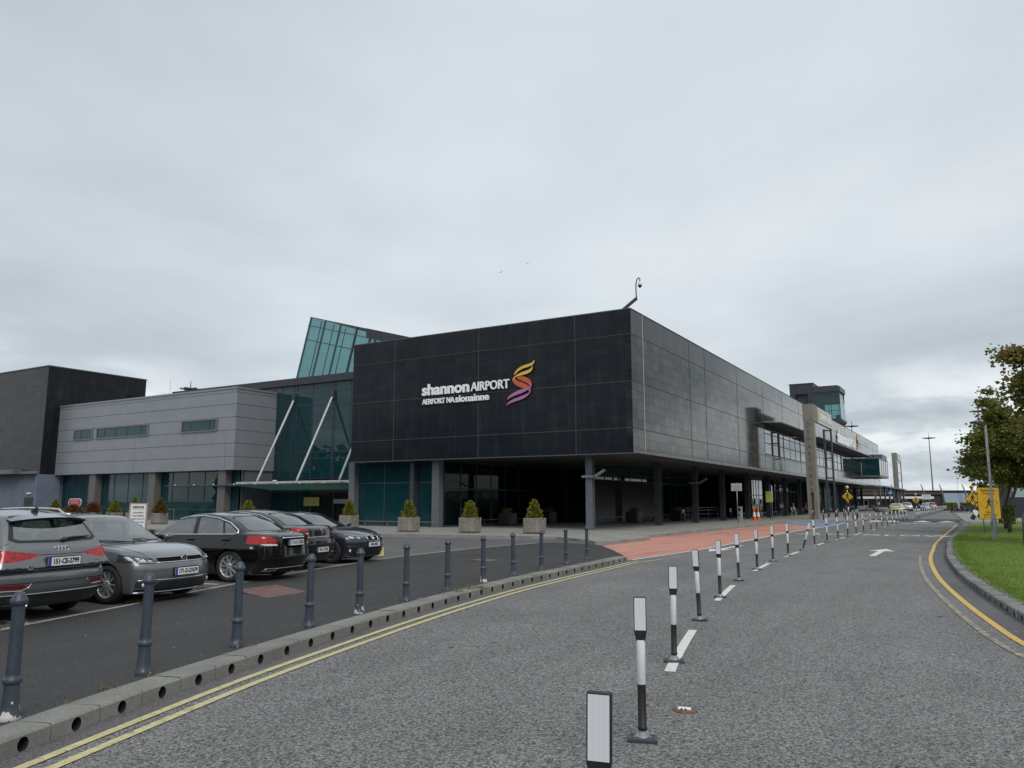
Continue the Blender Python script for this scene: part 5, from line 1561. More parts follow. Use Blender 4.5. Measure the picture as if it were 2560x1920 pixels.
tag(ds, 'dull yellow board reading DEPARTURES hung over the entrance doors', 'sign')
v, f = text_mesh('DEPARTURES', .27, lambda x, y, t: (-24.65 + x, 7.895 - t, 2.25 + y), .01, .008)
MB().add(v, f).build('lettering', CM['ink'], ds)
for x0, x1, z0, z1, c, nm in ((-32.2, -30.5, 1.35, 2.05, (.42, .42, .10), 'yellow'), (-28.9, -26.9, 1.55, 1.9, (.30, .32, .36), 'grey'), (-26.6, -25.7, 1.55, 1.9, (.42, .12, .05), 'red'), (-25.6, -24.1, 1.5, 1.9, (.32, .34, .38), 'grey'), (-23.7, -22.2, 1.5, 1.9, (.32, .34, .38), 'grey'), (-26.8, -22.0, .2, 1.45, (.02, .04, .12), 'blue')):
    MB().box(x0, x1, 8.10, 8.15, z0, z1).build(nm + '_notice', pm('notice_' + nm, c, .4), At)

# metal-clad wing
G = frame_thing('metal_clad_wing', 'two storey wing clad in grey metal panels with three slot windows, left of the entrance', 'building')
M_PANEL = pm('grey_metal_panel', (.252, .270, .300), .42, .25, .06, 1.2, spec=.4)
GX0, GX1, GY = -61.7, -36.0, 4.0
MB().box(GX0, GX1, GY, GY + 4.2, 4.25, 10.86).build('wall', M_PANEL, G)
m = MB()
m.box(GX0, GX1 + .06, GY - .06, GY + 4.2, 10.86, 11.03); m.box(GX0, GX1 + .03, GY - .03, GY + 4.2, 10.60, 10.64)
m.build('coping', pm('coping_metal', (.24, .24, .245), .4, .3), G)
m = MB()
for z in (9.62, 8.55, 7.48, 6.41, 5.33): m.box(GX0, GX1 + .004, GY - .004, GY + 4.2, z - .02, z + .02)
for x in (-49.2, -37.1): m.box(x - .012, x + .012, GY - .005, GY, 4.27, 7.4)
m.build('panel_joints', pm('panel_joint', (.055, .055, .06), .6), G)
def slot_window(x0, x1, nb):
    z0, z1 = 7.46, 8.54
    w = MB()
    w.box(x0, x0 + .14, GY - .10, GY + .02, z0, z1); w.box(x1 - .14, x1, GY - .10, GY + .02, z0, z1); w.box(x0 + .14, x1 - .14, GY - .10, GY + .02, z0, z0 + .12); w.box(x0 + .14, x1 - .14, GY - .10, GY + .02, z1 - .12, z1)
    o = w.build('window', pm('window_surround', (.17, .17, .175), .4, .3), G)
    MB().box(x0 + .14, x1 - .14, GY - .035, GY - .005, z0 + .12, z1 - .12).build('pane', glassy('slot_glass', (.012, .062, .072), 0, .01, 1.36), o)
    f = MB()
    for s in nb:
        x = x0 + .14 + (x1 - x0 - .28) * s; f.box(x - .04, x + .04, GY - .06, GY - .03, z0 + .12, z1 - .12)
    for za in (z0 + .12, z1 - .15): f.box(x0 + .14, x1 - .14, GY - .055, GY - .034, za, za + .03)
    f.build('window_bars', M_STEEL, o)
slot_window(-58.9, -55.8, (.38,)); slot_window(-55.2, -47.4, (.15, .38, .62, .88)); slot_window(-42.8, -38.2, (.24, .8))
pane('glazing', GX0, -36.3, GY + .9, GY + .9, .16, 4.24, M_GLASS_A, G, 12, M_STEEL, .07, (1.05,))
for x in (-55.6, -46.75, -37.6): MB().box(x - .45, x + .45, GY + .2, GY + .85, .14, 4.24).build('pier', pm('pier_paint', (.12, .115, .115), .5), G)
MB().box(-36.55, -36.12, GY + 1.3, GY + 4.25, .15, 4.24).build('return_wall', M_STEEL2, G)
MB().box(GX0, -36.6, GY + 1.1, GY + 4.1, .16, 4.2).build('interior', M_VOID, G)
m = MB()
for x in (-36.1,): m.box(x, x + .06, GY + .95, GY + 1.01, .16, 4.2)
m.build('downpipe', M_STEEL2, G)

# dark block at far left
K = frame_thing('dark_block', 'windowless dark slate block standing on blue painted walls at far left', 'building')
DXK = -61.72
MB().box(-90, DXK, 2.57, 13.0, 4.32, 14.78).build('upper_wall', slate('slate_block_lit', 'xz', c=(.020, .023, .027), bw=1.6, bh=.62, rough=.25, ior=1.4, tone=.08, stain=False), K)  # front copy of the slate, its brighter light put into the colour
MB().box(DXK, DXK + .03, 2.57, 13.0, 4.32, 14.78).build('upper_wall', slate('slate_block_shaded', 'yz', c=(.010, .011, .014), bw=1.6, bh=.62, rough=.3, ior=1.3, lines=2.0), K)  # same slate darker, the side's shade put into the colour
MB().box(-90.05, DXK + .08, 2.5, 13.05, 14.78, 14.9).build('coping', M_STEEL, K)
MB().box(DXK + .03, DXK + .08, 10.9, 12.3, 12.2, 12.95).build('window', M_GLASS_D, K)
M_BLUEW = pm('blue_render', (.13, .155, .21), .8, 0, .12, 1.2, .1)
MB().box(-90, DXK - .1, 2.75, 12, 0, 4.31).build('lower_wall', M_BLUEW, K)
MB().box(DXK - .3, DXK + .05, 2.4, 4.6, 0, 4.3).build('lower_wall', M_BLUEW, K)
m = MB().box(-90, -64.9, 1.7, 2.75, 4.36, 4.78); m.box(-64.9, DXK + .02, 2.2, 2.75, 4.34, 4.6)
m.build('ledge', M_STEEL2, K)
d = MB().box(-64.25, -62.5, 2.70, 2.74, .1, 2.1).build('door', pm('door_dark', (.02, .022, .03), .5), K)
MB().box(-63.75, -63.15, 2.6, 2.74, 2.42, 2.56).build('wall_lamp', CM['plate'], K)

# ------------------------------------------------------------------ wall signs
def fit_text(txt, x0, x1, z0, z1, f, depth, off, cap):
    """lettering stretched to fill a box; z1 is the top of the tallest letter"""
    v, fs = text_mesh(txt, 1.0, lambda x, y, t: (x, y, t), depth, off, 1, 'LEFT', 1.0, 1, 4)
    a = np.array(v)
    xa, xb = a[:, 0].min(), a[:, 0].max(); ya, yb = (0.0, a[:, 1].max())
    return [f(x0 + (x - xa) / (xb - xa) * (x1 - x0), z0 + (y - ya) / (yb - ya) * (z1 - z0), t) for x, y, t in v], fs
M_LET = pm('letter_white', (.86, .87, .89), .4, var=.02)
def wall_sign(label, f, parts, emblem, group=None):
    t = frame_thing('wall_sign', label, 'sign', 'airport name signs')
    for nm, txt, x0, x1, z0, z1, off in parts:
        v, fs = fit_text(txt, x0, x1, z0, z1, f, .10, off, None)
        MB().add(v, fs).build(nm, M_LET, t)
    for nm, poly, mt, d in emblem:
        P2 = crv([*poly, poly[0]], .03)
        MB().prism([(p.x, p.y) for p in P2][::-1], d, d + .05, f).build(nm, mt, t)
    return t
EMB = {'y1': [(-5.92, 9.76), (-6.03, 9.62), (-6.29, 9.56), (-6.72, 9.47), (-7.03, 9.31), (-7.21, 9.12), (-7.24, 8.97), (-7.11, 9.08), (-6.93, 9.21), (-6.64, 9.32), (-6.23, 9.4), (-6.0, 9.49), (-5.9, 9.64)], 'y2': [(-6.02, 9.41), (-6.1, 9.3), (-6.33, 9.2), (-6.8, 9.09), (-7.15, 8.93), (-7.33, 8.76), (-7.35, 8.64), (-7.24, 8.77), (-7.07, 8.88), (-6.72, 8.93), (-6.31, 9.01), (-6.07, 9.15), (-6.01, 9.33)], 'o1': [(-6.91, 8.91), (-6.52, 8.82), (-6.24, 8.65), (-6.1, 8.44), (-6.19, 8.29), (-6.26, 8.33), (-6.39, 8.45), (-6.72, 8.61), (-7.03, 8.75), (-7.05, 8.86)], 'o2': [(-7.19, 8.79), (-7.03, 8.63), (-6.7, 8.51), (-6.43, 8.37), (-6.29, 8.28), (-6.41, 8.21), (-6.56, 8.16), (-6.95, 8.29), (-7.24, 8.48), (-7.33, 8.64), (-7.28, 8.75)], 'p1': [(-6.08, 8.39), (-6.22, 8.25), (-6.56, 8.15), (-7.07, 8.02), (-7.46, 7.85), (-7.67, 7.67), (-7.7, 7.56), (-7.5, 7.68), (-7.15, 7.79), (-6.72, 7.9), (-6.31, 8.06), (-6.11, 8.22)], 'p2': [(-6.18, 8.03), (-6.23, 7.91), (-6.45, 7.8), (-6.91, 7.67), (-7.38, 7.54), (-7.69, 7.35), (-7.79, 7.23), (-7.53, 7.34), (-7.1, 7.45), (-6.6, 7.58), (-6.3, 7.76), (-6.17, 7.94)], 'o3': [(-6.32, 8.06), (-6.17, 8.13), (-6.17, 7.97), (-6.27, 7.95)]}
M_SY = pm('sign_yellow', (.68, .42, .07), .4, var=.08); M_SO = pm('sign_orange', (.52, .10, .04), .4, var=.08); M_SP = pm('sign_purple', (.40, .16, .36), .4, var=.08)
ET = [('emblem_orange', 'o1', M_SO, 0), ('emblem_orange', 'o2', M_SO, .012), ('emblem_orange', 'o3', M_SO, .004), ('emblem_yellow', 'y1', M_SY, .02), ('emblem_yellow', 'y2', M_SY, .03), ('emblem_purple', 'p1', M_SP, .025), ('emblem_purple', 'p2', M_SP, .016)]
wall_sign('white letters shannon AIRPORT, AERFORT NA sionainne with ribbon emblem on the short dark wall',
    lambda x, z, t: (x, -.16 + (.10 - t), z) if False else (x, -.06 - t, z),
    [('lettering', 'shannon', -13.92, -10.40, 8.25, 8.93, .028), ('lettering', 'AIRPORT', -10.27, -7.58, 8.26, 8.79, .012),
     ('lettering', 'AERFORT NA', -13.9, -11.47, 7.67, 8.0, .014), ('lettering', 'sionainne', -11.38, -8.98, 7.665, 8.06, .022)],
    [(n_, EMB[k], mt, d) for n_, k, mt, d in ET])
def emb2(k):
    # the same emblem on the long side, standing taller
    return [(90.0 + (x + 7.85) * 1.15, 9.35 + (z - 7.23) * 1.10) for x, z in EMB[k]]
wall_sign('white letters shannon AIRPORT with ribbon emblem above the windows of the long side',
    lambda y, z, t: (.06 + t, y, z),
    [('lettering', 'shannon', 70.6, 80.2, 9.45, 11.1, .028), ('lettering', 'AIRPORT', 80.7, 88.6, 9.45, 10.75, .004)],
    [(n_, emb2(k), mt, d) for n_, k, mt, d in ET])

# ------------------------------------------------------------------ far terminal wing across the end of the road
Fw = empty('far_terminal_wing', (88, 180, 0), 0, 'low distant wing with brown roof band, white canopy and slanting masts', 'building')
M_BROWN = pm('brown_band', (.085, .065, .058), .6)
m = MB(); m.box(-14, 32, 0, 12, 3.35, 4.15); m.box(-14.3, 32.2, -.5, 12, 4.15, 4.25); m.box(16.5, 32, .5, 12, 0, 3.35)
m.build('roof_band', M_BROWN, Fw)
MB().box(-14, 11, .6, 12, 0, 3.35).build('wall', pm('far_dark_wall', (.03, .028, .03), .6), Fw)
MB().box(-14, 8, -1.6, .5, 2.35, 2.85).build('white_canopy', pm('canopy_white', (.62, .62, .62), .5), Fw)
MB().box(11, 16.5, -.3, 12, 0, 3.6).build('blue_wall', pm('far_blue_wall', (.26, .33, .40), .6), Fw)
for x in (-12.4, -9.6, -6.6, -3.6, -.6, 2.4, 6):
    w = MB().box(x - .55, x + .55, .5, .58, .7, 2.1).build('window', pm('far_white_frame', (.55, .55, .55), .5), Fw)
    MB().box(x - .4, x + .4, .44, .49, .85, 1.95).build('pane', M_GLASS_D, w)
for x, s in ((-12.6, 1), (-5.6, 1), (-1.2, 1), (5.6, 1), (9.8, 1), (15, 1), (19, 1), (23, 1)):
    MB().tube([(x + .6, -1.8, .1), (x + .2, -1.7, 3.4), (x - .05, -1.6, 4.6), (x - .35, -1.5, 5.6)], [.16, .15, .13, .09], 8).build('slanting_mast', M_STEEL2, Fw)
# ================================================================== street furniture
ORD = ['', 'first', 'second', 'third', 'fourth', 'fifth', 'sixth', 'seventh', 'eighth', 'ninth', 'tenth', 'eleventh', 'twelfth', 'thirteenth', 'fourteenth', 'fifteenth',
       'sixteenth', 'seventeenth', 'eighteenth', 'nineteenth', 'twentieth', 'twenty-first', 'twenty-second', 'twenty-third', 'twenty-fourth', 'twenty-fifth']

def label(o, txt): o['label'] = txt; return o

# ---- cast bollards along the pavement
def bollard_mat(name, chip):
    m, nt, b = new_mat(name)
    co = coords(nt)
    base = ramp(nt, noise(nt, co, 12, 5), [(.3, (.032, .042, .058)), (.7, (.05, .064, .085))])
    t = nt.nodes.new('ShaderNodeTexCoord'); sp = nt.nodes.new('ShaderNodeSeparateXYZ'); L(nt, t.outputs['Object'], sp.inputs[0])
    z = N(nt, 'ShaderNodeMapRange', i_1=.05, i_2=.22, i_3=.17, i_4=-.12); L(nt, sp.outputs[2], z.inputs[0])
    n1 = noise(nt, coords(nt, (1, 1, 1), (0, 0, chip * 7)), 16 if chip else 40, 3, .5)
    ad = N(nt, 'ShaderNodeMath', operation='ADD'); L(nt, n1, ad.inputs[0]); L(nt, z.outputs[0], ad.inputs[1])
    th = .64 if chip else .80
    f = ramp(nt, ad.outputs[0], [(th, 0.0), (th + .02, 1.0)])
    L(nt, mixc(nt, f, base, (.50, .49, .46)), b.inputs['Base Color']); b.inputs['Roughness'].default_value = .42
    bump(nt, b, noise(nt, co, 30, 3), .12, .01)
    return m
BM = [bollard_mat('bollard_paint', 0), bollard_mat('chipped_bollard_paint', .4)]
def bollard(k):
    t = empty('bollard')
    mt = BM[k]
    MB().lathe([(.078, 0), (.080, .012), (.078, .03), (.069, .045), (.060, .10), (.054, .18), (.052, .255)], 28).build('base', mt, t)
    MB().lathe([(.052, .255), (.060, .258), (.064, .268), (.064, .285), (.060, .297), (.051, .30), (.050, .312), (.048, .318)], 28).build('collar', mt, t)
    MB().lathe([(.048, .318), (.0468, .4), (.044, .815)], 28).build('shaft', mt, t)
    MB().lathe([(.044, .815), (.053, .822), (.060, .836), (.061, .850), (.057, .862), (.050, .868), (.046, .885), (.034, .905), (.016, .917), (.0005, .920)], 28).build('cap', mt, t)
    return t
BOL = [(-3.70, 6.01), (-3.43, 7.53), (-3.05, 8.93), (-2.60, 10.28), (-2.19, 11.5), (-1.71, 12.9), (-1.16, 14.32), (-.57, 15.85), (.03, 17.33), (.70, 18.87), (1.40, 20.5), (2.08, 22.0)]
CHIP = {0, 4, 7}
bp = [bollard(0), bollard(1)]; used_b = [0, 0]
BLAB = {0: 'slate blue bollard with a white chipped foot at the left edge of the photo', 1: 'second slate blue bollard from the left, in front of the grey hatchback',
    2: 'third slate blue bollard from the left, beside the rust plate', 3: 'fourth slate blue bollard, in front of the tail of the black saloon', 4: 'slate blue bollard with a white chip at its foot, below the blue coupe',
    5: 'sixth slate blue bollard from the left along the kerb', 6: 'seventh slate blue bollard from the left along the kerb', 7: 'eighth slate blue bollard, pale chip at its foot, near the far rust plate',
    8: 'ninth slate blue bollard from the left along the kerb', 9: 'tenth slate blue bollard from the left along the kerb', 10: 'last but one slate blue bollard before the red bay', 11: 'last slate blue bollard before the red bay, below the corner column'}
for i, (x, y) in enumerate(BOL):
    k = 1 if i in CHIP else 0
    o = bp[k] if not used_b[k] else copy_tree(bp[k]); used_b[k] = 1
    kb = min(((p - Vector((x, y))).length) for p in KLB)
    o.location = (x, y, .118 - min(.076, kb * .022)); o.rotation_euler = (rnd.uniform(-.012, .012), rnd.uniform(-.012, .012), i * 1.3)
    tag(o, BLAB[i], 'bollard', 'slate blue bollards along the pavement')

# ---- lane posts down the middle of the road
M_PB = pm('post_black', (.012, .012, .014), .5, var=.3, scale=20)
M_PW = pm('post_white', (.80, .82, .84), .45, var=.07, scale=14)
def refl_mat():
    m, nt, b = new_mat('reflector_sheet')
    co = coords(nt)
    w = nt.nodes.new('ShaderNodeTexWave'); w.inputs['Scale'].default_value = 14; w.inputs['Distortion'].default_value = .4; w.wave_type = 'BANDS'; w.bands_direction = 'X'; L(nt, co, w.inputs['Vector'])
    k = ramp(nt, w.outputs['Fac'], [(.2, (.64, .665, .70)), (.8, (.67, .695, .73))])
    sc = ramp(nt, noise(nt, coords(nt, (30, 4, 8)), 1.5, 5, .6), [(.68, 0.0), (.72, .7)])
    L(nt, mixc(nt, sc, k, (.08, .08, .08)), b.inputs['Base Color']); b.inputs['Roughness'].default_value = .32
    return m
M_RF = refl_mat()
M_CLEAR = pm('hinge_plastic', (.30, .33, .38), .2, var=.3, scale=30)
M_BASE = pm('base_plastic', (.045, .045, .05), .5, bmp=.1)
def lane_post():
    t = empty('lane_post')
    m = MB()
    m.box(-.105, .105, -.068, .068, 0, .026)
    for x in (-.075, .075):
        for y in (-.045, .045): m.lathe([(.010, .026), (.010, .033), (.001, .034)], 8, (x, y, 0))
    m.build('base', M_BASE, t, .006)
    m = MB(); m.lathe([(.036, .026), (.032, .035), (.020, .07), (.018, .085)], 16)
    for s in (1, -1): m.prism([(s * .02, .026), (s * .062, .026), (s * .02, .075)], -.006, .006, lambda p, q, z: (p, z, q))
    m.build('hinge', M_CLEAR, t)
    MB().lathe([(.001, .076), (.032, .076), (.034, .085), (.034, .10), (.0305, .104), (.0305, .39)], 20).build('black_tube', M_PB, t)
    MB().lathe([(.0305, .39), (.0315, .391), (.0315, .70)], 20).build('white_tube', M_PW, t)
    m = MB()
    m.prism([(-.0325, .69), (.0325, .69), (.046, .76), (.046, 1.005), (-.046, 1.005), (-.046, .76)], -.018, .018, lambda p, q, z: (p, z, q))
    pd = m.build('paddle', M_PB, t, .004)
    for s in (1, -1):
        MB().box(-.040, .040, min(s * .0182, s * .0205), max(s * .0182, s * .0205), .768, .998).build('reflector', M_RF, pd)
    return t
lp0 = lane_post(); n_lp = 0
def put_post(x, y, lab, grp, tilt=0, tdir=0.0, rz=None):
    global n_lp
    o = lp0 if n_lp == 0 else copy_tree(lp0); n_lp += 1
    a = -YAW if rz is None else rz
    o.location = (x, y, 0)
    M_ = Matrix.Rotation(a, 3, 'Z')
    q = Matrix.Rotation(tilt, 3, Vector((math.cos(tdir), math.sin(tdir), 0)))
    o.rotation_euler = (q @ M_).to_euler()
    tag(o, lab, 'lane post', grp)
G1 = 'black and white lane posts down the middle of the road'
for i, (x, y) in enumerate(DEL):
    if i == 0: continue
    tl = rnd.uniform(.0, .03); td = rnd.uniform(0, 6.28)
    lab = f'{ORD[i + 1]} black and white lane post from the camera along the road centre'
    if i == 9:
        tl = R(17); td = R(59); lab = 'black and white lane post knocked over to a lean in the road centre'
    if i == 3: tl = .035; td = R(59 + 180)
    put_post(x, y, lab, G1, tl, td, -YAW * (.35 if i < 3 else .7 if i < 6 else 1) + rnd.uniform(-.06, .06))
put_post(.305, 3.0, 'nearest black and white lane post, only its grey reflector inside the photo', G1, .02, 2, -.28)
# nearest of all sets the row; the far rows beyond the crossing
far = [(38.9, 75.8), (39.7, 77.0), (40.8, 78.9)] + [(42.4 + 2.05 * k, 81.7 + 3.45 * k) for k in range(28)]
for x, y in far:
    put_post(x, y, 'black and white lane post in the long far row beyond the raised crossing', 'lane posts beyond the raised crossing', rnd.uniform(0, .03), rnd.uniform(0, 6))
for k in range(16):
    put_post(70.5 + 2.1 * k, 118 + 3.45 * k, 'tiny distant lane post in the second far row by the parked cars', 'second far row of lane posts', rnd.uniform(0, .03), rnd.uniform(0, 6))

# ---- iron covers, road stud, yellow kerb block
M_RUST = pm('rusty_plate', (.13, .075, .065), .6, .2, .25, 6, .3, 40, tint=(.17, .09, .075))
def cover(pts, z, lab):
    m = MB(); m.prism(pts, z, z + .012)
    tag(m.build('access_cover', M_RUST, bevel=.004), lab, 'access cover', 'rusty access covers')
cover([(-5.18, 14.84), (-4.21, 13.68), (-3.72, 14.54), (-4.66, 15.77)], .066, 'large rusty square access cover in the pavement beside the third bollard')
cover([(-1.17, 22.08), (-.62, 21.5), (-.36, 22.1), (-.86, 22.65)], .085, 'small rusty access cover in the pavement by the eighth bollard')
sx, sy = 1.42, 6.72
sd = empty('road_stud', (sx, sy, 0), -.3, 'rusty cat eye road stud behind the second lane post', 'road stud')
m = MB(); m.lathe([(.10, .003), (.095, .012), (.075, .016), (.06, .008), (.001, .008)], 24); m.build('casting', pm('stud_rust', (.16, .085, .05), .7, .2, .3, 20), sd)
m = MB(); m.box(-.055, .055, -.028, .028, .006, .024); m.build('rubber', CM['plate'], sd, .008)
m = MB()
for x in (-.02, .012): m.ball((x, -.028, .016), .008, 8, 6)
m.build('glass_beads', CM['black'], sd)
yb = MB(); yb.box(-.33, .33, -.12, .12, 0, .27)
y_ = yb.build('kerb_block', None or pm('flaking_yellow', (.58, .50, .20), .75, 0, .12, 5, .3, 30), None, .03)
y_.location = (-4.25, 24.15, .04); y_.rotation_euler = (0, 0, R(28))
tag(y_, 'short flaking yellow concrete block on the car park edge beside the blue coupe', 'kerb block')
nt = MATS['flaking_yellow'].node_tree; b = nt.nodes['Principled BSDF']; src = b.inputs['Base Color'].links[0].from_socket
L(nt, mixc(nt, ramp(nt, noise(nt, coords(nt), 11, 5, .6), [(.58, 0.0), (.63, 1.0)]), src, (.30, .28, .23)), b.inputs['Base Color'])

# parking bay lines
for k, (x, y) in enumerate([(-6.1, 10.9), (-6.5, 13.4), (-5.9, 16.2), (-5.2, 19.2), (-4.6, 21.8)]):
    d = Vector((math.cos(R(160)), math.sin(R(160)))); p = Vector((x, y)) + d * .1; q = p + d * 4.6
    m = MB(); nn = Vector((-d.y, d.x)) * .05
    m.add([((p - nn).x, (p - nn).y, .036), ((p + nn).x, (p + nn).y, .036), ((q + nn).x, (q + nn).y, .036), ((q - nn).x, (q - nn).y, .036)], [(0, 1, 2, 3)])
    tag(m.build('white_line', M_WHITE), kind='structure')
m = MB()
ln = [wl(-14, -9.35), wl(-1.5, -7.75)]
a, b_ = Vector(ln[0]), Vector(ln[1]); nn = Vector((-(b_ - a).y, (b_ - a).x)).normalized() * .05
m.add([((a - nn).x, (a - nn).y, .036), ((b_ - nn).x, (b_ - nn).y, .036), ((b_ + nn).x, (b_ + nn).y, .036), ((a + nn).x, (a + nn).y, .036)], [(0, 1, 2, 3)])
tag(m.build('white_line', M_WHITE), kind='structure')

# ---- planters
def aggregate():
    m, nt, b = new_mat('exposed_aggregate')
    co = coords(nt)
    vo = nt.nodes.new('ShaderNodeTexVoronoi'); vo.inputs['Scale'].default_value = 70; L(nt, co, vo.inputs['Vector'])
    sv = nt.nodes.new('ShaderNodeSeparateColor'); L(nt, vo.outputs['Color'], sv.inputs[0])
    k = ramp(nt, sv.outputs[0], [(.1, (.11, .10, .09)), (.5, (.22, .20, .175)), (.9, (.36, .33, .30))])
    k = mixc(nt, 1.0, k, ramp(nt, noise(nt, co, 2.2, 5), [(.3, .75), (.7, 1.1)]), 'MULTIPLY')
    L(nt, k, b.inputs['Base Color']); b.inputs['Roughness'].default_value = .9
    bump(nt, b, vo.outputs['Distance'], .5, .01)
    return m
M_AGG = aggregate(); M_SOIL = pm('soil', (.03, .022, .016), .95, bmp=.5)
def planter(x, y, lab, grp, w=.46, h=.76, mat=None, z=.14, rz=0.0):
    t = empty('planter', (x, y, z), -YAW + rz, lab, 'planter', grp)
    c = .12
    oc = lambda s: [(-s, -s + c), (-s + c, -s), (s - c, -s), (s, -s + c), (s, s - c), (s - c, s), (-s + c, s), (-s, s - c)]
    m = MB()
    rings = [(w - .05, .0), (w - .05, .06), (w - .012, .065), (w, .10), (w, h - .03), (w - .01, h), (w - .07, h), (w - .08, h - .09)]
    v = []; f = []
    for s, zz in rings: v += [(p[0], p[1], zz) for p in oc(s)]
    for i in range(len(rings) - 1): f += [(i * 8 + k, i * 8 + (k + 1) % 8, (i + 1) * 8 + (k + 1) % 8, (i + 1) * 8 + k) for k in range(8)]
    m.add(v, f); m.build('tub', mat or M_AGG, t)
    m = MB(); m.add([(p[0], p[1], h - .09) for p in oc(w - .08)], [tuple(range(8))]); m.build('soil', M_SOIL, t)
    return t
GP = 'stone planters along the forecourt'
PL = [wl(-10.14, -6.0), wl(-6.68, -5.45), wl(-3.4, -4.65), wl(-16.47, -3.62)]
PLL = ['octagonal stone planter with a conifer, behind the bonnet end of the blue coupe', 'octagonal stone planter with a conifer, middle of the three on the open forecourt', 'octagonal stone planter with a conifer, nearest the corner column', 'octagonal stone planter with a conifer, partly behind the blue coupe']
for p, l in zip(PL, PLL): planter(*p, l, GP)
PB_ = [(52.66, 'small'), (50.33, 'small'), (47.41, 'green'), (44.89, 'brown'), (42.22, 'brown'), (39.53, 'green'), (37.15, 'mixed'), (34.21, 'mixed'), (25.14, 'green')]
for i, (u, kd) in enumerate(PB_):
    planter(*wl(-u, -3.6), ['stone planter far left behind the SUV roof, first of the back row', 'second stone planter of the back row, by the blue wall door', 'third stone planter of the back row from the left', 'stone planter under the red oval sign with a rusty brown bush', 'stone planter with a rusty brown bush, fifth of the back row', 'stone planter with an open green conifer above the grey hatchback', 'stone planter just behind the reminder sign', 'stone planter with a tall green and brown conifer right of the reminder sign', 'stone planter behind the roof of the black saloon, before the entrance'][i], 'back row of stone planters')
M_PBLK = pm('black_planter', (.014, .014, .016), .4)
for i, (X, Y) in enumerate([(-11.1, 5.5), (-11.2, 11.3), (-6.6, 16.2), (-6.0, 24.1)]):
    planter(*wl(X, Y), ['dark planter box in the shade left of the corner column, nearer one', 'dark planter box deepest in the shade left of the corner column', 'dark planter box in front of the ribbed wall', 'dark planter box between the second and third dark columns'][i], 'dark planter boxes under the terminal', .5, .82, M_PBLK)

# ---- low rails
def low_rail(pts, h, lab, nm='low_rail', cap=.05):
    a, b = Vector(wl(*pts[0])), Vector(wl(*pts[1])); l = (b - a).length; n = max(2, int(l / 1.6))
    t = empty(nm, (a.x, a.y, .14), math.atan2((b - a).y, (b - a).x), lab, 'rail', 'low rails along the terminal')
    m = MB(); m.box(0, l, -cap, cap, h - .03, h); m.build('top_bar', M_ALU, t)
    for k in range(n + 1): MB().box(l * k / n * .98 + .02, l * k / n * .98 + .07, -.025, .025, 0, h - .03).build('leg', M_STEEL2, t)
low_rail([(-20.5, .2), (-12.9, .2)], .34, 'low pale rail in front of the glazed end left of the middle planter')
low_rail([(-12.4, 3.0), (-12.4, 13.5)], .40, 'low rail in the shade behind the middle planter')
low_rail([(-8.3, 13.5), (-8.3, 34)], .42, 'low rail in front of the ribbed walls')
low_rail([(-45, 3.2), (-42, 3.2)], .95, 'white handrail behind the roof of the grey hatchback')
for i, (y, k) in enumerate([(37.6, 'left'), (46.5, 'right'), (51, 'far right')]):
    a = wl(-4.2, y)
    t = empty('bench', (*a, .14), PI / 2 - YAW, f'slim pale bench beside the lobby doors, {k} one', 'bench', 'slim benches by the lobby doors')
    MB().box(-1.1, 1.1, -.18, .18, .42, .47).build('seat', M_ALU, t)
    for x in (-.8, .8): MB().box(x - .04, x + .04, -.14, .14, 0, .42).build('leg', M_STEEL2, t)

# ---- poles with notices
def notice_post(X, Y, zb, zt, w, lab, rz=0, lines=4):
    t = empty('notice_sign', (*wl(X, Y), .14), -YAW + rz, lab, 'sign', 'notice signs on posts')
    MB().tube([(0, 0, 0), (0, 0, zt - .1)], .03, 10).build('post', M_ALU, t)
    bd = MB().box(-w / 2, w / 2, -.055, -.035, zb - .14, zt - .14).build('board', pm('notice_board', (.47, .48, .52), .4, var=.05), t)
    m = MB(); hh = zt - zb
    for k in range(lines):
        z = zt - .14 - hh * (.2 + .62 * k / max(1, lines - 1)); ww = w * (.16 if k == 0 else .40)
        m.box(-ww, ww, -.058, -.0552, z - .015, z + .015)
    m.build('print', pm('faint_print', (.20, .21, .26), .5), bd)
notice_post(.51, 18.24, 2.46, 3.0, .76, 'white notice board on a grey pole beside the kerb of the red bay')
notice_post(.17, 30.66, 2.2, 3.05, .8, 'notice board seen edge on, on a grey pole near the yellow notice', R(98))
t = empty('yellow_notice', (*wl(-1.2, 36), .14), -YAW, 'yellow notice fixed to a dark pole beside the lobby', 'sign')
MB().tube([(0, 0, 0), (0, 0, 3.4)], .05, 8).build('post', M_STEEL, t)
MB().box(-.32, .32, -.08, -.05, 1.5, 2.5).build('board', pm('notice_lime', (.50, .50, .12), .5), t)

# reminder sign
t = empty('reminder_sign', (-14.25, 30, .05), R(8), 'white reminder sign in a pinkish frame between the parked cars', 'sign')
MB().box(-.33, .33, -.03, .03, .35, 1.60).build('frame', pm('pink_frame', (.36, .25, .22), .6), t)
bd = MB().box(-.275, .275, -.036, -.031, .40, 1.545).build('board', CM['plate'], t)
for x in (-.25, .25): MB().box(x - .03, x + .03, -.02, .02, -.05, .35).build('leg', M_STEEL2, t)
for tx, z, s, o_ in (('REMINDER', 1.44, .105, .004), ('PLEASE BRING', 1.23, .072, .002), ('YOUR PARKING', 1.11, .072, .002), ('TICKET WITH YOU', .99, .072, .002), ('AND PAY AT ANY', .87, .072, .002), ('PAY STATION', .75, .072, .002)):
    v, f = text_mesh(tx, s, lambda x, y, q, z=z: (x, -.037 - q, z + y), .002, o_, .82)
    MB().add(v, f).build('lettering', CM['ink'], bd)
MB().box(-.21, .21, -.0385, -.0365, 1.365, 1.38).build('underline', CM['ink'], bd)
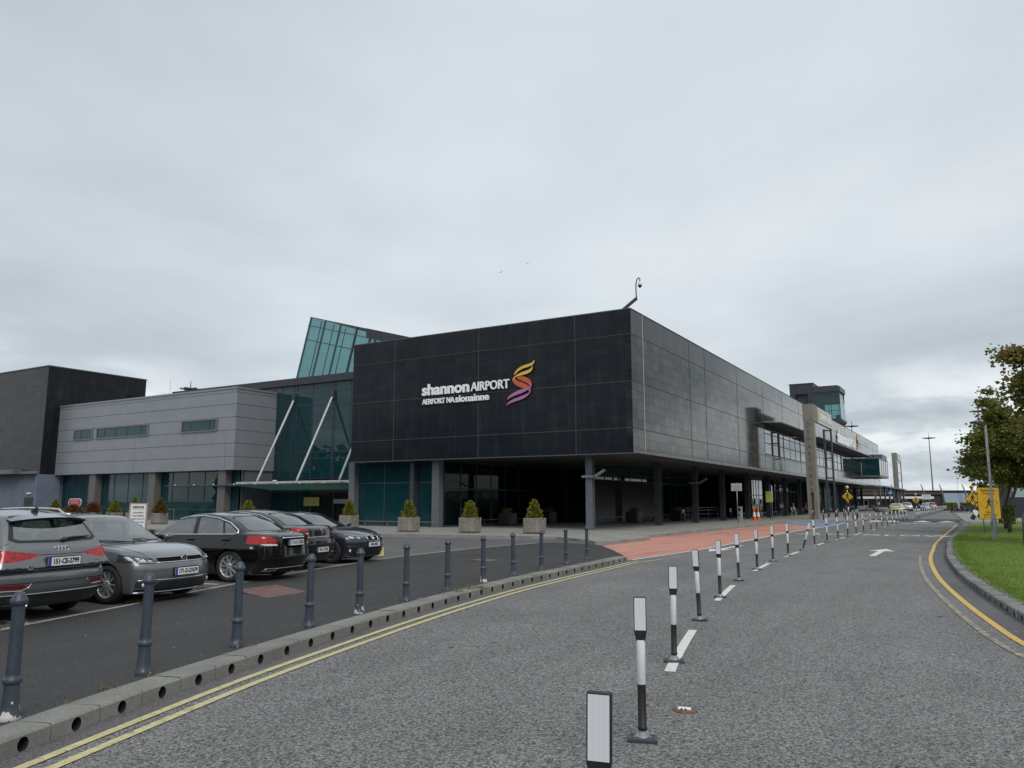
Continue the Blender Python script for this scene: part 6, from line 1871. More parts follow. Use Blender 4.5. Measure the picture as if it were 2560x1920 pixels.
# red oval sign
t = empty('oval_sign', (*wl(-46.8, -2.4), .14), -YAW + R(8), 'red oval sign with a pale rim on a short post behind the SUV', 'sign')
MB().tube([(0, .03, 0), (0, .03, 1.4)], .05, 8).build('post', M_STEEL2, t)
def stadium(w, h, n=10):
    r = h / 2; c = w / 2 - r
    return [(c + r * math.sin(PI * k / n), -r * math.cos(PI * k / n)) for k in range(n + 1)] + [(-c - r * math.sin(PI * k / n), r * math.cos(PI * k / n)) for k in range(n + 1)]
fz = lambda p, q, s: (p, s, q + 1.5)
MB().prism(stadium(1.5, .62), -.02, .02, fz).build('rim', pm('oval_rim', (.60, .56, .55), .4), t)
ov = MB().prism(stadium(1.36, .48), -.035, -.021, fz).build('plate', pm('oval_red', (.36, .04, .05), .4), t)
m = MB()
for z, w in ((.12, .45), (.0, .5), (-.12, .45)): m.box(-w, w, -.039, -.036, 1.5 + z - .028, 1.5 + z + .028)
m.build('print', pm('oval_print', (.55, .30, .30), .4), ov)

# ---- concrete sign pylons
M_PYL = concrete('pylon_concrete', (.22, .205, .175), 0, 0, .16, .2, .15)
M_BSTEEL = pm('blue_steel', (.05, .06, .085), .45, .2, .2)
def pylon(X, Y, word, lab, H=10.42):
    t = frame_thing('sign_pylon', lab, 'sign', 'concrete sign pylons', X, Y, .13)
    m = MB()
    w = .85
    m.box(0, .30, 0, .95, 0, 2.4); m.box(.56, w, 0, .95, 0, 2.4); m.box(.30, .56, 0, .95, 0, .35); m.box(.30, .56, .30, .5, .35, 2.4)
    m.box(0, w, 0, .95, 2.4, H - 1.55)
    m.build('slab', M_PYL, t)
    MB().box(-.02, w + .02, -.02, 2.5, H - 1.545, H).build('head', M_PYL, t)
    sg = MB().box(w - .28, w, 2.52, 10.9, H - 1.50, H - .02).build('sign_panel', pm('panel_grey', (.40, .42, .42), .4, var=.05), t)
    MB().box(w + .002, w + .012, 2.6, 10.8, H - 1.22, H - .30).build('panel_face', pm('panel_face', (.27, .27, .25), .35), sg)
    MB().box(w + .014, w + .02, 2.8, 3.7, H - 1.15, H - .37).build('pictogram', pm('picto_yellow', (.52, .36, .06), .4), sg)
    v, f = fit_text(word, 4.0, 10.5, H - 1.06, H - .46, lambda y, z, q: (w + .014 + q, y, z), .01, .012, None)
    MB().add(v, f).build('lettering', M_LET, sg)
    for k, x in enumerate((.0, w - .17)):
        m = MB(); m.box(x, x + .17, 10.35, 10.52, 0, H - 1.52); m.build('steel_post', M_BSTEEL, t)
    m = MB()
    for z in (1.9, 3.9, 5.9, 7.6, H - 1.7): m.box(.17, w - .17, 10.37, 10.5, z, z + .12)
    m.build('rungs', M_BSTEEL, t)
    m = MB()
    n = len(word); z = H - 1.95
    for c in word:
        v, f = text_mesh(c, .62, lambda x, y, q, z=z: (w * .47 + x, -.004 - q, z + y), .006, .012, .85); m.add(v, f); z -= .66
    m.build('engraved_letters', pm('engraving', (.105, .10, .09), .8), t)
    return t
pylon(2.15, 35.95, 'DEPARTURES', 'tall near concrete pylon engraved DEPARTURES with steel ladder frame and panel')
pylon(.6, 139, 'ARRIVALS', 'far concrete pylon engraved ARRIVALS with steel ladder frame, beyond the terminal', 11.5)

# ---- slim posts round the crossing
sp_ = None
SP = [(3.2, 32.1), (3.96, 32.55), (4.9, 33.1), (5.6, 33.5), (6.05, 34.4), (6.1, 35.9), (5.9, 38.4), (5.08, 31.9), (3.1, 46.3), (3.9, 44.7), (4.83, 47.3), (2.8, 48.3)]
SPL = ['in front of the near pylon', 'right of the near pylon', 'between the pylon and the striped beacon', 'left of the striped beacon foot', 'right of the striped beacon, nearest the road', 'right of the striped beacon, second from the road', 'right of the striped beacon, third along the kerb', 'just left of the group by the beacon', 'beyond the steel ladder frame', 'left of the round stone tub', 'rightmost beyond the striped beacon', 'farthest beyond the steel ladder frame']
for i, (X, Y) in enumerate(SP):
    if sp_ is None:
        o = sp_ = empty('slim_post')
        MB().tube([(0, 0, 0), (0, 0, .95)], .045, 10).build('shaft', M_PB, o)
        MB().lathe([(.001, .95), (.085, .95), (.085, 1.02), (.001, 1.03)], 12).build('cap', M_PB, o)
        MB().lathe([(.047, .45), (.049, .45), (.049, .85), (.047, .85)], 10).build('grey_sleeve', M_ALU, o)
    else: o = copy_tree(sp_)
    o.location = (*wl(X, Y), .14)
    tag(o, 'slim black post with a flat cap, ' + SPL[i], 'post', 'slim black posts at the crossing')

# ---- crossing beacons
M_AMB = pm('beacon_globe', (.62, .58, .20), .35, var=.05)
M_SIGNY = pm('sign_amber', (.62, .36, .02), .45, var=.06)
def walker(m, s, f, mi=0):
    """pedestrian pictogram, about 1 unit tall"""
    hd = [(.03 + .085 * math.cos(2 * PI * k / 12), .43 + .085 * math.sin(2 * PI * k / 12)) for k in range(12)]
    bd = [(-.09, .30), (.09, .32), (.13, .18), (.24, .06), (.20, .02), (.07, .12), (.07, -.04), (.17, -.26), (.26, -.47), (.17, -.49), (.07, -.28), (-.02, -.10), (-.10, -.26), (-.22, -.48), (-.31, -.45), (-.19, -.22), (-.09, .02), (-.10, .16), (-.20, .04), (-.25, .08), (-.16, .22)]
    for p in (hd, bd): m.prism([(a * s, b * s) for a, b in p], 0, .006, f, mi)
def beacon(x, y, lab, h=3.25, sc=1.0, z0=.1, rz=None, globe=M_AMB):
    t = empty('crossing_beacon', (x, y, z0), -YAW if rz is None else rz, lab, 'beacon', 'striped crossing beacons')
    m = MB(); n = 6; hp = h - .25
    for k in range(n): m.tube([(0, 0, hp * k / n), (0, 0, hp * (k + 1) / n)], .06, 12, k % 2)
    m.build('striped_pole', [M_PB, M_PW], t)
    MB().ball((0, 0, h), .19 * sc, 18, 12).build('globe', globe, t)
    MB().lathe([(.06, h - .32), (.10, h - .18), (.001, h - .17)], 12).build('lamp_socket', M_PB, t)
    s = .62 * sc; zc = h - 1.02
    f = lambda p, q, d: (p, -.075 - d, zc + q)
    d_ = MB().prism([(0, -s), (s, 0), (0, s), (-s, 0)], 0, .02, f).build('diamond_sign', M_PB, t)
    MB().prism([(0, -s + .04), (s - .04, 0), (0, s - .04), (-s + .04, 0)], .021, .026, f).build('face', M_SIGNY, d_)
    m = MB(); walker(m, .78 * sc, lambda p, q, d: (p, -.103 - d, zc + q)); m.build('walker', M_PB, d_)
    return t
beacon(38.1, 89.04, 'striped beacon with a yellow walker diamond in front of the terminal, near pylon side', 3.2)
beacon(69.5, 135, 'far striped beacon with a small yellow walker diamond, by the distant cars', 2.85, .95)
beacon(41.4, 70.5, 'striped beacon with a yellow walker diamond on the right, under the tree', 2.9, 1.0, .1, -.5, pm('strong_yellow_globe', (.80, .62, .03), .3))  # globe in a stronger yellow than the other beacons
beacon(47.7, 80.5, 'striped beacon half hidden behind the right hand one', 2.6, .9, .1, -.5)
t = empty('striped_board', (42.3, 71.6, .06), -.4, 'black and white striped board leaning at the foot of the right hand beacon', 'board')
m = MB()
for k in range(3):
    a = Vector((-.34 + .25 * k, 0, .05 + .38 * k)); m.bar(a, a + Vector((.25, 0, .38)), .36, .05, k % 2, up=(0, 1, 0))
m.build('board', [M_PB, M_PW], t)
t.location.x -= .1

# ---- pedestrian crossing warning board
t = empty('crossing_sign', (24.23, 39.93, .1), -R(10), 'large amber board reading Pedestrian Crossing, Prepare to STOP on the lawn', 'sign')
w, zb, zt = .52, .72, 2.32
def rrect(x0, x1, z0, z1, r, n=5):
    o = []
    for cx, cz, a in ((x1 - r, z1 - r, 0), (x0 + r, z1 - r, 90), (x0 + r, z0 + r, 180), (x1 - r, z0 + r, 270)):
        o += [(cx + r * math.cos(R(a + 90 * k / n)), cz + r * math.sin(R(a + 90 * k / n))) for k in range(n + 1)]
    return o
fy = lambda p, q, d: (p, -.05 - d, q)
bd = MB().prism(rrect(-w, w, zb, zt, .07), 0, .02, fy).build('board', M_PB, t)
MB().prism(rrect(-w + .02, w - .02, zb + .02, zt - .02, .06), .021, .025, fy).build('face', M_SIGNY, bd)
for tx, z, s, xs in (('Pedestrian', 2.16, .17, .95), ('Crossing', 2.01, .17, .95), ('Prepare to', 1.07, .095, 1), ('STOP', .88, .26, 1.0)):
    v, f = text_mesh(tx, s, lambda x, y, q, z=z: (x, -.0762 - q, z + y), .002, .003, xs)
    MB().add(v, f).build('lettering', pm('sign_ink', (.02, .012, .008), .5), bd)
m = MB(); c = 1.52; s = .41
for a, b in (((0, -s), (s, 0)), ((s, 0), (0, s)), ((0, s), (-s, 0)), ((-s, 0), (0, -s))):
    m.bar((a[0], -.078, c + a[1]), (b[0], -.078, c + b[1]), .004, .014, up=(0, 1, 0))
walker(m, .52, lambda p, q, d: (p, -.0765 - d, c + q)); m.build('walker', MATS['sign_ink'], bd)
for x in (-.3, .3): MB().tube([(x, 0, -.1), (x, 0, 2.2)], .03, 10).build('leg', M_ALU, t)

# ---- lamp posts
def lamp(x, y, z0, h, lab, ang=PI):
    t = empty('street_lamp', (x, y, z0), ang, lab, 'street lamp', 'street lamps')
    MB().lathe([(.095, 0), (.095, .9), (.085, .94), (.055, 1.0), (.05, h - .1)], 14).build('pole', pm('lamp_pole', (.33, .34, .36), .5, .2, .25, 5), t)
    m = MB(); m.box(.0, .12, -.05, .05, .45, .75); m.build('hatch', pm('lamp_hatch', (.22, .24, .30), .5), t)
    m = MB(); m.prism([(-.05, 0), (.1, .05), (.55, .09), (.62, .06), (.55, .0), (.1, -.04)], -.11, .11, lambda p, q, d: (p, d, h - .05 + q)); m.build('lamp_head', M_STEEL, t)
lamp(20.38, 33.32, .13, 4.95, 'grey street lamp standing in front of the amber crossing board')
def mast(x, y, h, lab):
    t = empty('high_mast', (x, y, 0), .4, lab, 'floodlight mast', 'floodlight masts')
    MB().lathe([(.26, 0), (.12, h)], 10).build('pole', M_STEEL2, t)
    m = MB(); m.lathe([(.5, h - .3), (.7, h - .2), (.5, h + .1), (.1, h + .2), (.04, h + 1.6), (.001, h + 1.6)], 12)
    m.build('head', M_STEEL, t)
    for k in range(6):
        a = PI * k / 3; p = Vector((math.cos(a), math.sin(a), 0))
        MB().bar(p * .5 + Vector((0, 0, h - .1)), p * 1.9 + Vector((0, 0, h - .05)), .6, .22).build('floodlight', M_STEEL, t)
mast(134.4, 250, 22.0, 'tall floodlight mast standing clear of the far wing, right of the far pylon')
mast(120.8, 200, 24.9, 'tall floodlight mast rising above the tree')
mast(101.0, 230, 23.9, 'floodlight mast top just above the far end of the terminal roof')
mast(-62.8, 150, 23.5, 'floodlight mast top just above the metal clad wing')
for x, y, h, l in ((-66.8, 150, 25.2, 'thin whip aerial above the metal clad wing'), (111, 195, 8.6, 'thin whip aerial above the far wing, left one'), (116.5, 195, 8.6, 'thin whip aerial above the far wing, right one')):
    tag(MB().tube([(x, y, 0), (x, y, h)], [.05, .025], 6).build('aerial', M_STEEL2), l, 'aerial', 'whip aerials')

# ---- cameras on the building
t = frame_thing('security_camera', 'dome camera on a crooked arm on the roof corner', 'camera', 'security cameras', -.45, 1.5, 12.08)
MB().tube([(-.42, 0, -.1), (-.42, 0, .3)], .09, 12).build('stand', M_ALU, t)
MB().bar((-.75, 0, .25), (.26, 0, .92), .14, .14).build('arm', M_STEEL, t)
MB().tube([(.24, 0, .9), (.22, 0, 1.2), (.22, 0, 1.7), (.28, 0, 1.98), (.40, 0, 2.1), (.46, 0, 2.02), (.46, 0, 1.85)], .035, 10).build('swan_neck', M_STEEL2, t)
MB().lathe([(.03, 1.86), (.06, 1.84), (.11, 1.76), (.12, 1.62), (.001, 1.62)], 16, (.46, 0, 0)).build('housing', CM['plate'], t)
MB().ball((.46, 0, 1.60), .105, 14, 10).build('dome', M_PB, t)
def col_cam(X, Y, lab):
    t = frame_thing('security_camera', lab, 'camera', 'security cameras', X, Y, 0)
    MB().box(-.36, .36, -.32, -.27, 3.02, 3.14).build('clamp', M_ALU, t)
    MB().bar((.3, -.2, 3.05), (.55, -.2, 3.08), .06, .06).build('arm', M_ALU, t)
    MB().bar((.45, -.22, 3.1), (1.05, -.3, 3.42), .14, .13).build('housing', M_ALU, t)
col_cam(-3.15, 1.28, 'pale box camera clamped to the corner column')
col_cam(-3.0, 19.6, 'dim box camera on the third column')

# ---- cones, trolley bays, small items under the building
cone0 = None
for i, (X, Y) in enumerate([(-.88, 28.7), (-.75, 29.5)]):
    if cone0 is None:
        o = cone0 = empty('traffic_cone')
        m = MB(); m.box(-.22, .22, -.22, .22, 0, .04); m.lathe([(.17, .04), (.135, .32)], 18); m.build('cone', pm('cone_orange', (.62, .09, .03), .5), o)
        MB().lathe([(.136, .32), (.09, .68)], 18).build('white_band', CM['plate'], o)
        MB().lathe([(.09, .68), (.045, 1.0), (.001, 1.0)], 18).build('tip', MATS['cone_orange'], o)
    else: o = copy_tree(cone0)
    o.location = (*wl(X, Y), .14)
    tag(o, ['orange and white traffic cone, nearer of the pair beside the lobby', 'orange and white traffic cone, farther of the pair beside the lobby'][i], 'traffic cone', 'traffic cones')
for i, (X0, Y0, X1, Y1) in enumerate([(-6.8, 28.6, -7.7, 33.0), (-7.6, 34.9, -6.8, 38.5)]):
    a = Vector(wl(X0, Y0)); b = Vector(wl(X1, Y1)); l = (b - a).length
    t = empty('trolley_bay', (a.x, a.y, .14), math.atan2((b - a).y, (b - a).x), ['steel rail frame left of the third dark column', 'steel rail frame right of the third dark column'][i], 'rail', 'trolley bay frames')
    m = MB()
    for s in (0, l / 2, l): m.box(s - .03, s + .03, -.03, .03, 0, 1.0)
    for z in (.4, .75, 1.0): m.box(0, l, -.025, .025, z - .03, z + .02)
    m.build('frame', M_ALU, t)
for X, Y, l in ((-5.3, 23.5, 'small white topped post left of the third dark column'), (-4.6, 35.0, 'small white topped post left of the notice pole')):
    t = frame_thing('marker_post', l, 'post', 'white topped marker posts', X, Y, .14)
    MB().tube([(0, 0, 0), (0, 0, .62)], .09, 10).build('post', M_PB, t); MB().tube([(0, 0, .62), (0, 0, .95)], .095, 10).build('white_top', CM['plate'], t)
t = frame_thing('ticket_machine', 'narrow pale machine standing right of the notice pole', 'machine', None, -2.2, 29.2, .14)
MB().box(-.18, .18, -.2, .2, 0, 1.15).build('case', pm('machine_case', (.34, .34, .33), .5), t, .02)
m = MB(); m.box(-.12, .12, -.21, -.2, .75, 1.0); m.box(-.08, .02, -.21, -.2, .35, .55); m.build('screen', M_PB, t)
# round tub by the crossing
t = frame_thing('stone_tub', 'round stone tub with low dark planting left of the near beacon', 'planter', None, 2.9, 88, .14)
MB().lathe([(.7, 0), (.95, .35), (1.0, .7), (.92, .75), (.85, .6), (.001, .6)], 20).build('tub', M_AGG, t)
# road signs far off
t = empty('blue_sign', (63.7, 132, 0), -.4, 'blue square sign hanging from the far walkway', 'sign')
MB().tube([(0, 0, 0), (0, 0, 3.4)], .06, 8).build('post', M_STEEL2, t)
bd = MB().box(-.38, .38, -.1, -.06, 2.85, 3.55).build('board', pm('sign_blue', (.03, .10, .36), .4), t)
m = MB(); m.box(-.2, .2, -.105, -.1, 3.05, 3.15); m.box(-.05, .2, -.105, -.1, 3.2, 3.35); m.build('print', CM['plate'], bd)
t = empty('white_panel_sign', (74.5, 141, 0), -.5, 'white panel sign on two posts in front of the far wing', 'sign')
bd = MB().box(-.7, .7, -.1, -.05, 2.1, 2.95).build('board', CM['plate'], t)
for x in (-.5, .5): MB().tube([(x, 0, 0), (x, 0, 2.9)], .05, 8).build('leg', M_STEEL2, t)
m = MB()
for z in (2.35, 2.6, 2.8): m.box(-.55, .55, -.105, -.1, z - .03, z + .03)
m.build('print', MATS['faint_print'], bd)
# hoarding and low building behind the trees
t = empty('hoarding', (49.5, 80.8, 0), R(-8), 'dark navy hoarding behind the trees on the right', 'fence')
MB().box(0, 40, -.04, .04, .05, 2.15).build('panels', pm('hoarding_navy', (.022, .03, .045), .4, var=.1), t)
m = MB()
for k in range(17): m.box(k * 2.4, k * 2.4 + .06, -.055, -.041, .05, 2.17)
m.build('seams', M_STEEL, t)
t = empty('low_building', (66, 104, 0), R(-10), 'low pale building with a window strip behind the hoarding', 'building')
MB().box(0, 50, 0, 8, 0, 3.9).build('wall', pm('low_wall', (.10, .11, .13), .6), t)
for k in range(12): 
    w_ = MB().box(k * 4 + .4, k * 4 + 3.0, -.05, -.005, 2.3, 3.4).build('window', pm('low_frame', (.45, .47, .48), .5), t)
    MB().box(k * 4 + .55, k * 4 + 2.85, -.08, -.051, 2.42, 3.28).build('pane', glassy('low_pane', (.25, .36, .36), 0, .05), w_)
# hedge tubs in the distance
for k in range(4):
    tt = empty('hedge_box', (82.6 + 1.25 * k + (k > 1) * .6, 149, 0), 0, ['first', 'second', 'third', 'fourth'][k] + ' of four dark hedge boxes by the distant blue wall', 'planter', 'distant hedge boxes')
    MB().box(-.5, .5, -.4, .4, 0, .75).build('box', pm('brown_box', (.045, .028, .022), .7), tt)
# ================================================================== vegetation
def leaf_mat(name, cols, trans=.42, nscale=1.2):
    m, nt, b = new_mat(name)
    g = nt.nodes.new('ShaderNodeNewGeometry')
    co = coords(nt)
    n1 = noise(nt, co, nscale, 4, .6)
    ad = N(nt, 'ShaderNodeMath', operation='MULTIPLY_ADD', i_1=.5); L(nt, g.outputs['Random Per Island'], ad.inputs[0])
    h = N(nt, 'ShaderNodeMath', operation='MULTIPLY_ADD', i_1=1.0, i_2=-.25); L(nt, n1, h.inputs[0]); L(nt, h.outputs[0], ad.inputs[2])
    k = ramp(nt, ad.outputs[0], [(.2 + .6 * i / (len(cols) - 1), c) for i, c in enumerate(cols)])
    L(nt, k, b.inputs['Base Color']); b.inputs['Roughness'].default_value = .5; b.inputs['Specular IOR Level'].default_value = .3
    t = nt.nodes.new('ShaderNodeBsdfTranslucent'); L(nt, k, t.inputs[0])
    ms = nt.nodes.new('ShaderNodeMixShader'); ms.inputs[0].default_value = trans
    L(nt, b.outputs[0], ms.inputs[1]); L(nt, t.outputs[0], ms.inputs[2]); L(nt, ms.outputs[0], nt.nodes['Material Output'].inputs[0])
    return m
M_BARK = pm('bark', (.10, .085, .07), .9, 0, .35, 9, .6, 30)
M_LEAF = leaf_mat('maple_leaf', [(.048, .075, .015), (.115, .155, .030), (.20, .22, .048), (.28, .22, .075)])
M_LEAF2 = leaf_mat('maple_leaf_copper', [(.052, .070, .016), (.13, .14, .032), (.23, .19, .05), (.33, .21, .075)])

def np_mesh(name, V, F, mat, parent=None, smooth=False):
    me = bpy.data.meshes.new(name)
    me.vertices.add(len(V)); me.vertices.foreach_set('co', np.asarray(V, float).ravel())
    k = F.shape[1]
    me.loops.add(F.size); me.loops.foreach_set('vertex_index', F.ravel().astype(np.int32))
    me.polygons.add(len(F)); me.polygons.foreach_set('loop_start', np.arange(0, F.size, k, dtype=np.int32))
    me.polygons.foreach_set('use_smooth', np.full(len(F), smooth))
    me.materials.append(mat); me.update()
    o = bpy.data.objects.new(name, me); COL.objects.link(o); o.parent = parent
    return o

def leaves(P, D, size, rs, fold=.35):
    """folded leaf: two triangles hinged on the midrib; P centres, D pointing directions"""
    n = len(P)
    D = D / (np.linalg.norm(D, axis=1)[:, None] + 1e-9)
    r = rs.normal(size=(n, 3)); S = np.cross(D, r); S /= np.linalg.norm(S, axis=1)[:, None] + 1e-9
    U = np.cross(S, D)
    s = (size * rs.uniform(.65, 1.25, n))[:, None]
    a = P - D * s * .5; b = P + D * s * .5
    c = P + S * s * .42 + U * s * fold * .5 - D * s * .05; d = P - S * s * .42 + U * s * fold * .5 - D * s * .05
    V = np.stack([a, c, b, d], 1).reshape(-1, 3)
    i = np.arange(n) * 4
    F = np.concatenate([np.stack([i, i + 1, i + 2], 1), np.stack([i, i + 2, i + 3], 1)])
    return V, F

def tree(x, y, lobes, ncl, per, seed, lab, mat, lsize=.13, trunk=.13, z0=.12, clear=2.0):
    """trunk, limbs and a crown of leaf clusters spread through a few lobes (centre, radii) in world metres"""
    rs = np.random.RandomState(seed)
    t = empty('broadleaf_tree', (x, y, z0), 0, lab, 'tree', 'trees on the lawn')
    LO = [(np.array(c) - np.array([x, y, z0]), np.array(r)) for c, r in lobes]
    cc, rad = LO[0]
    m = MB()
    top = Vector((cc[0], cc[1], cc[2] + rad[2] * .5))
    path = [Vector((0, 0, -.1)), Vector((0, 0, clear * .5)), Vector((cc[0] * .3, cc[1] * .3, clear)), Vector((cc[0] * .8, cc[1] * .8, cc[2])), top]
    m.tube(path, [trunk * 1.25, trunk, trunk * .85, trunk * .5, trunk * .12], 12)
    m.build('trunk', M_BARK, t)
    vol = np.array([r.prod() ** .75 for _, r in LO]); cnt = np.maximum(8, (ncl * vol / vol.sum()).astype(int))
    C = []
    for (c, r), k in zip(LO, cnt):
        q = 0
        while q < k:
            d = rs.normal(size=3); d /= np.linalg.norm(d)
            rr = rs.uniform(.2, 1) ** .45
            lob = 1 + .16 * math.sin(3 * math.atan2(d[1], d[0]) + seed) + .14 * math.sin(5 * d[2] + 2 * seed) + rs.uniform(-.12, .12)
            p = c + d * r * rr * lob
            if p[2] < clear - .35: continue
            C.append(p); q += 1
    C = np.array(C); ncl = len(C)
    m = MB()
    for i in list(rs.choice(ncl, min(ncl, 34), replace=False)) + list(range(ncl - 6, ncl)):
        p = Vector(C[i])
        f = min(.95, max(.25, (p.z - clear) / max(.1, top.z - clear) * .75))
        s = path[2].lerp(top, f * .8); s.z = max(clear * .8, min(s.z, p.z - .1))
        mid = s.lerp(p, .5) + Vector((0, 0, .12))
        m.tube([s, mid, p], [trunk * .32, trunk * .2, .012], 6)
    m.build('limbs', M_BARK, t)
    n = ncl * per
    ci = rs.randint(0, ncl, n)
    spread = rs.uniform(.14, .34, ncl)
    off = rs.normal(size=(n, 3)) * spread[ci][:, None] * np.array([1.15, 1.15, .62])
    P = C[ci] + off
    D = off + rs.normal(size=(n, 3)) * .25 + np.array([0, 0, -.12]) + (P - cc) * .06
    V, F = leaves(P, D, lsize, rs)
    np_mesh('crown', V, F, mat, t)
    return t
tree(18.4, 28.3, [((21.6, 28.6, 4.4), (2.6, 2.4, 1.9)), ((18.75, 28.3, 6.9), (.6, .7, .45)), ((19.0, 28.3, 5.9), (.55, .6, .6))], 140, 130, 3, 'nearest broadleaf tree, mostly cut by the right edge of the photo', M_LEAF2, .16, .075, clear=2.1)
tree(25.5, 40.4, [((27.2, 40.6, 4.3), (3.1, 2.6, 1.8)), ((25.0, 40.4, 6.6), (.6, .7, .75)), ((25.6, 40.4, 5.6), (.9, .9, .7)), ((24.3, 40.2, 4.7), (.6, .8, .55)), ((24.3, 40.3, 3.2), (.7, .8, .45))], 240, 115, 8, 'broadleaf tree with a dark leafy shoot round its trunk, right of the amber board', M_LEAF, .17, .085, clear=2.2)
tree(29.0, 46.3, [((30.3, 46.3, 4.2), (2.5, 2.4, 1.6)), ((27.9, 46.2, 3.6), (.7, .9, .55))], 130, 130, 14, 'broadleaf tree behind the amber board with its crown over the beacon', M_LEAF, .17, .085, clear=2.2)
tree(36.6, 59.0, [((37.6, 59.0, 4.6), (2.5, 2.4, 2.0))], 90, 80, 21, 'farthest broadleaf tree on the lawn, behind the others', M_LEAF, .2, .12, clear=2.2)
# shoots round the second trunk
rs = np.random.RandomState(5)
n = 500
P = np.stack([rs.normal(0, .17, n), rs.normal(0, .17, n), rs.uniform(.45, 1.4, n)], 1)
V, F = leaves(P, rs.normal(size=(n, 3)), .12, rs)
for o in bpy.data.objects:
    if o.get('label', '').startswith('broadleaf tree with a dark leafy shoot'): np_mesh('trunk_shoots', V, F, M_LEAF, o)

# ---- planter conifers
M_CON = leaf_mat('golden_conifer', [(.06, .075, .012), (.12, .14, .018), (.22, .22, .028), (.34, .31, .05)], .2, 7)
M_CONB = leaf_mat('browned_conifer', [(.045, .02, .01), (.11, .05, .02), (.18, .085, .035), (.25, .13, .05)], .15, 7)
M_CONM = leaf_mat('mixed_conifer', [(.05, .05, .012), (.10, .09, .018), (.17, .11, .03), (.22, .20, .04)], .2, 5)
def conifer(x, y, z, h, r, seed, lab, mat, open_=0.0, dome=0):
    rs = np.random.RandomState(seed)
    t = empty('conifer_bush', (x, y, z), 0, lab, 'bush', 'conifers in the stone planters')
    MB().tube([(0, 0, -.1), (0, 0, h * .8)], [.035, .012], 8).build('stem', M_BARK, t)
    n = 420
    u = rs.uniform(0, 1, n) ** (.75 if not dome else .9)           # height share
    a = rs.uniform(0, 2 * PI, n)
    prof = (1 - u) ** .85 * .98 + .06 if not dome else np.sqrt(np.clip(1 - u ** 2.2, .02, 1))
    bul = 1 + .20 * np.sin(a * 3 + u * 14 + seed) + .16 * np.sin(a * 5 - u * 23 + 2 * seed) + rs.uniform(-.1, .14, n) + open_ * (rs.uniform(size=n) > .8) * .5
    rr = r * prof * bul
    C = np.stack([np.cos(a) * rr, np.sin(a) * rr, u * h * .96], 1)
    per = 10
    ci = np.repeat(np.arange(n), per)
    dirs = np.stack([np.cos(a), np.sin(a), np.full(n, .9)], 1)[ci] + rs.normal(size=(n * per, 3)) * .45
    back = rs.uniform(-.14, .05, n * per)[:, None]
    P = C[ci] + dirs * back + rs.normal(size=(n * per, 3)) * .028
    V, F = leaves(P, dirs, .085, rs, .5)
    np_mesh('foliage', V, F, mat, t)
    # dark twiggy heart
    np_mesh('inner_foliage', *leaves(C[rs.randint(0, n, 1500)] * np.array([.6, .6, .95]), rs.normal(size=(1500, 3)), .11, rs), mat, t)
    return t
for i, (p, s, l) in enumerate(zip(PL, (1, 2, 3, 4), ['golden conifer in the planter behind the blue coupe bonnet', 'golden conifer in the middle planter of the open forecourt', 'golden conifer in the planter nearest the corner column', 'golden conifer partly behind the roof of the blue coupe'])):
    conifer(p[0], p[1], .80, [.98, .93, 1.0, .98][i], [.33, .34, .34, .36][i], s, l, M_CON)
CL_ = [('small golden conifer tip left of the blue wall door', M_CON, .45, .34, 0), ('small golden conifer tip right of the blue wall door', M_CON, .5, .34, 0), ('golden conifer in front of the left glazing edge', M_CON, 1.02, .42, 0), ('rusty brown domed bush below the red oval sign', M_CONB, .66, .48, 1),
    ('rusty brown pointed bush in front of the first grey pier', M_CONB, .85, .46, 1), ('open golden conifer above the roof of the grey hatchback', M_CON, 1.0, .36, 0), ('golden conifer tip above the reminder sign', M_CON, 1.2, .32, 0), ('tall green and brown conifer right of the reminder sign', M_CONM, 1.16, .44, 0), ('golden conifer tip above the roof of the brown saloon', M_CON, .95, .45, 0)]
for i, ((u, kd), (l, mt, h, r, dm)) in enumerate(zip(PB_, CL_)):
    x, y = wl(-u, -3.6)
    conifer(x, y, .80, h, r, 20 + i, l, mt, .7 if i in (2, 5, 7) else .2, dm)
for i, (X, Y) in enumerate([(-11.1, 5.5), (-11.2, 11.3), (-6.6, 16.2), (-6.0, 24.1)]):
    rs = np.random.RandomState(40 + i); n = 260
    a = rs.uniform(0, 6.28, n); r = rs.uniform(0, .32, n)
    P = np.stack([np.cos(a) * r, np.sin(a) * r, rs.uniform(0, .3, n)], 1)
    D = np.stack([np.cos(a) * .5, np.sin(a) * .5, np.ones(n)], 1)
    o = np_mesh('dark_shrub', *leaves(P, D, .22, rs), M_LEAF); o.location = (*wl(X, Y), .9)
    tag(o, ['sparse shrub in the nearer dark planter box', 'sparse shrub in the deepest dark planter box', 'sparse shrub in the dark box by the ribbed wall', 'sparse shrub in the dark box between the columns'][i], 'shrub', 'shrubs in the dark boxes')
# low planting at the feet of the conifers
for p, l in zip(PL + [wl(-37.15, -3.6), wl(-34.2, -3.6)], ['by the coupe bonnet', 'in the middle planter', 'by the corner column', 'behind the coupe', 'behind the reminder sign', 'right of the reminder sign']):
    rs = np.random.RandomState(int(abs(p[0]) * 10)); n = 240
    a = rs.uniform(0, 6.28, n); r = rs.uniform(.22, .42, n)
    P = np.stack([np.cos(a) * r, np.sin(a) * r, rs.uniform(-.06, .07, n)], 1)
    o = np_mesh('trailing_plant', *leaves(P, rs.normal(size=(n, 3)) + np.array([0, 0, .6]), .08, rs), leaf_mat('trailing_leaf', [(.02, .05, .012), (.05, .09, .02), (.12, .14, .08), (.25, .27, .22)], .2, 12) if 'trailing_leaf' not in bpy.data.materials else bpy.data.materials['trailing_leaf'])
    o.location = (p[0], p[1], .78)
    tag(o, 'low trailing plants round the conifer stem ' + l, 'plant', 'low plants in the planters')
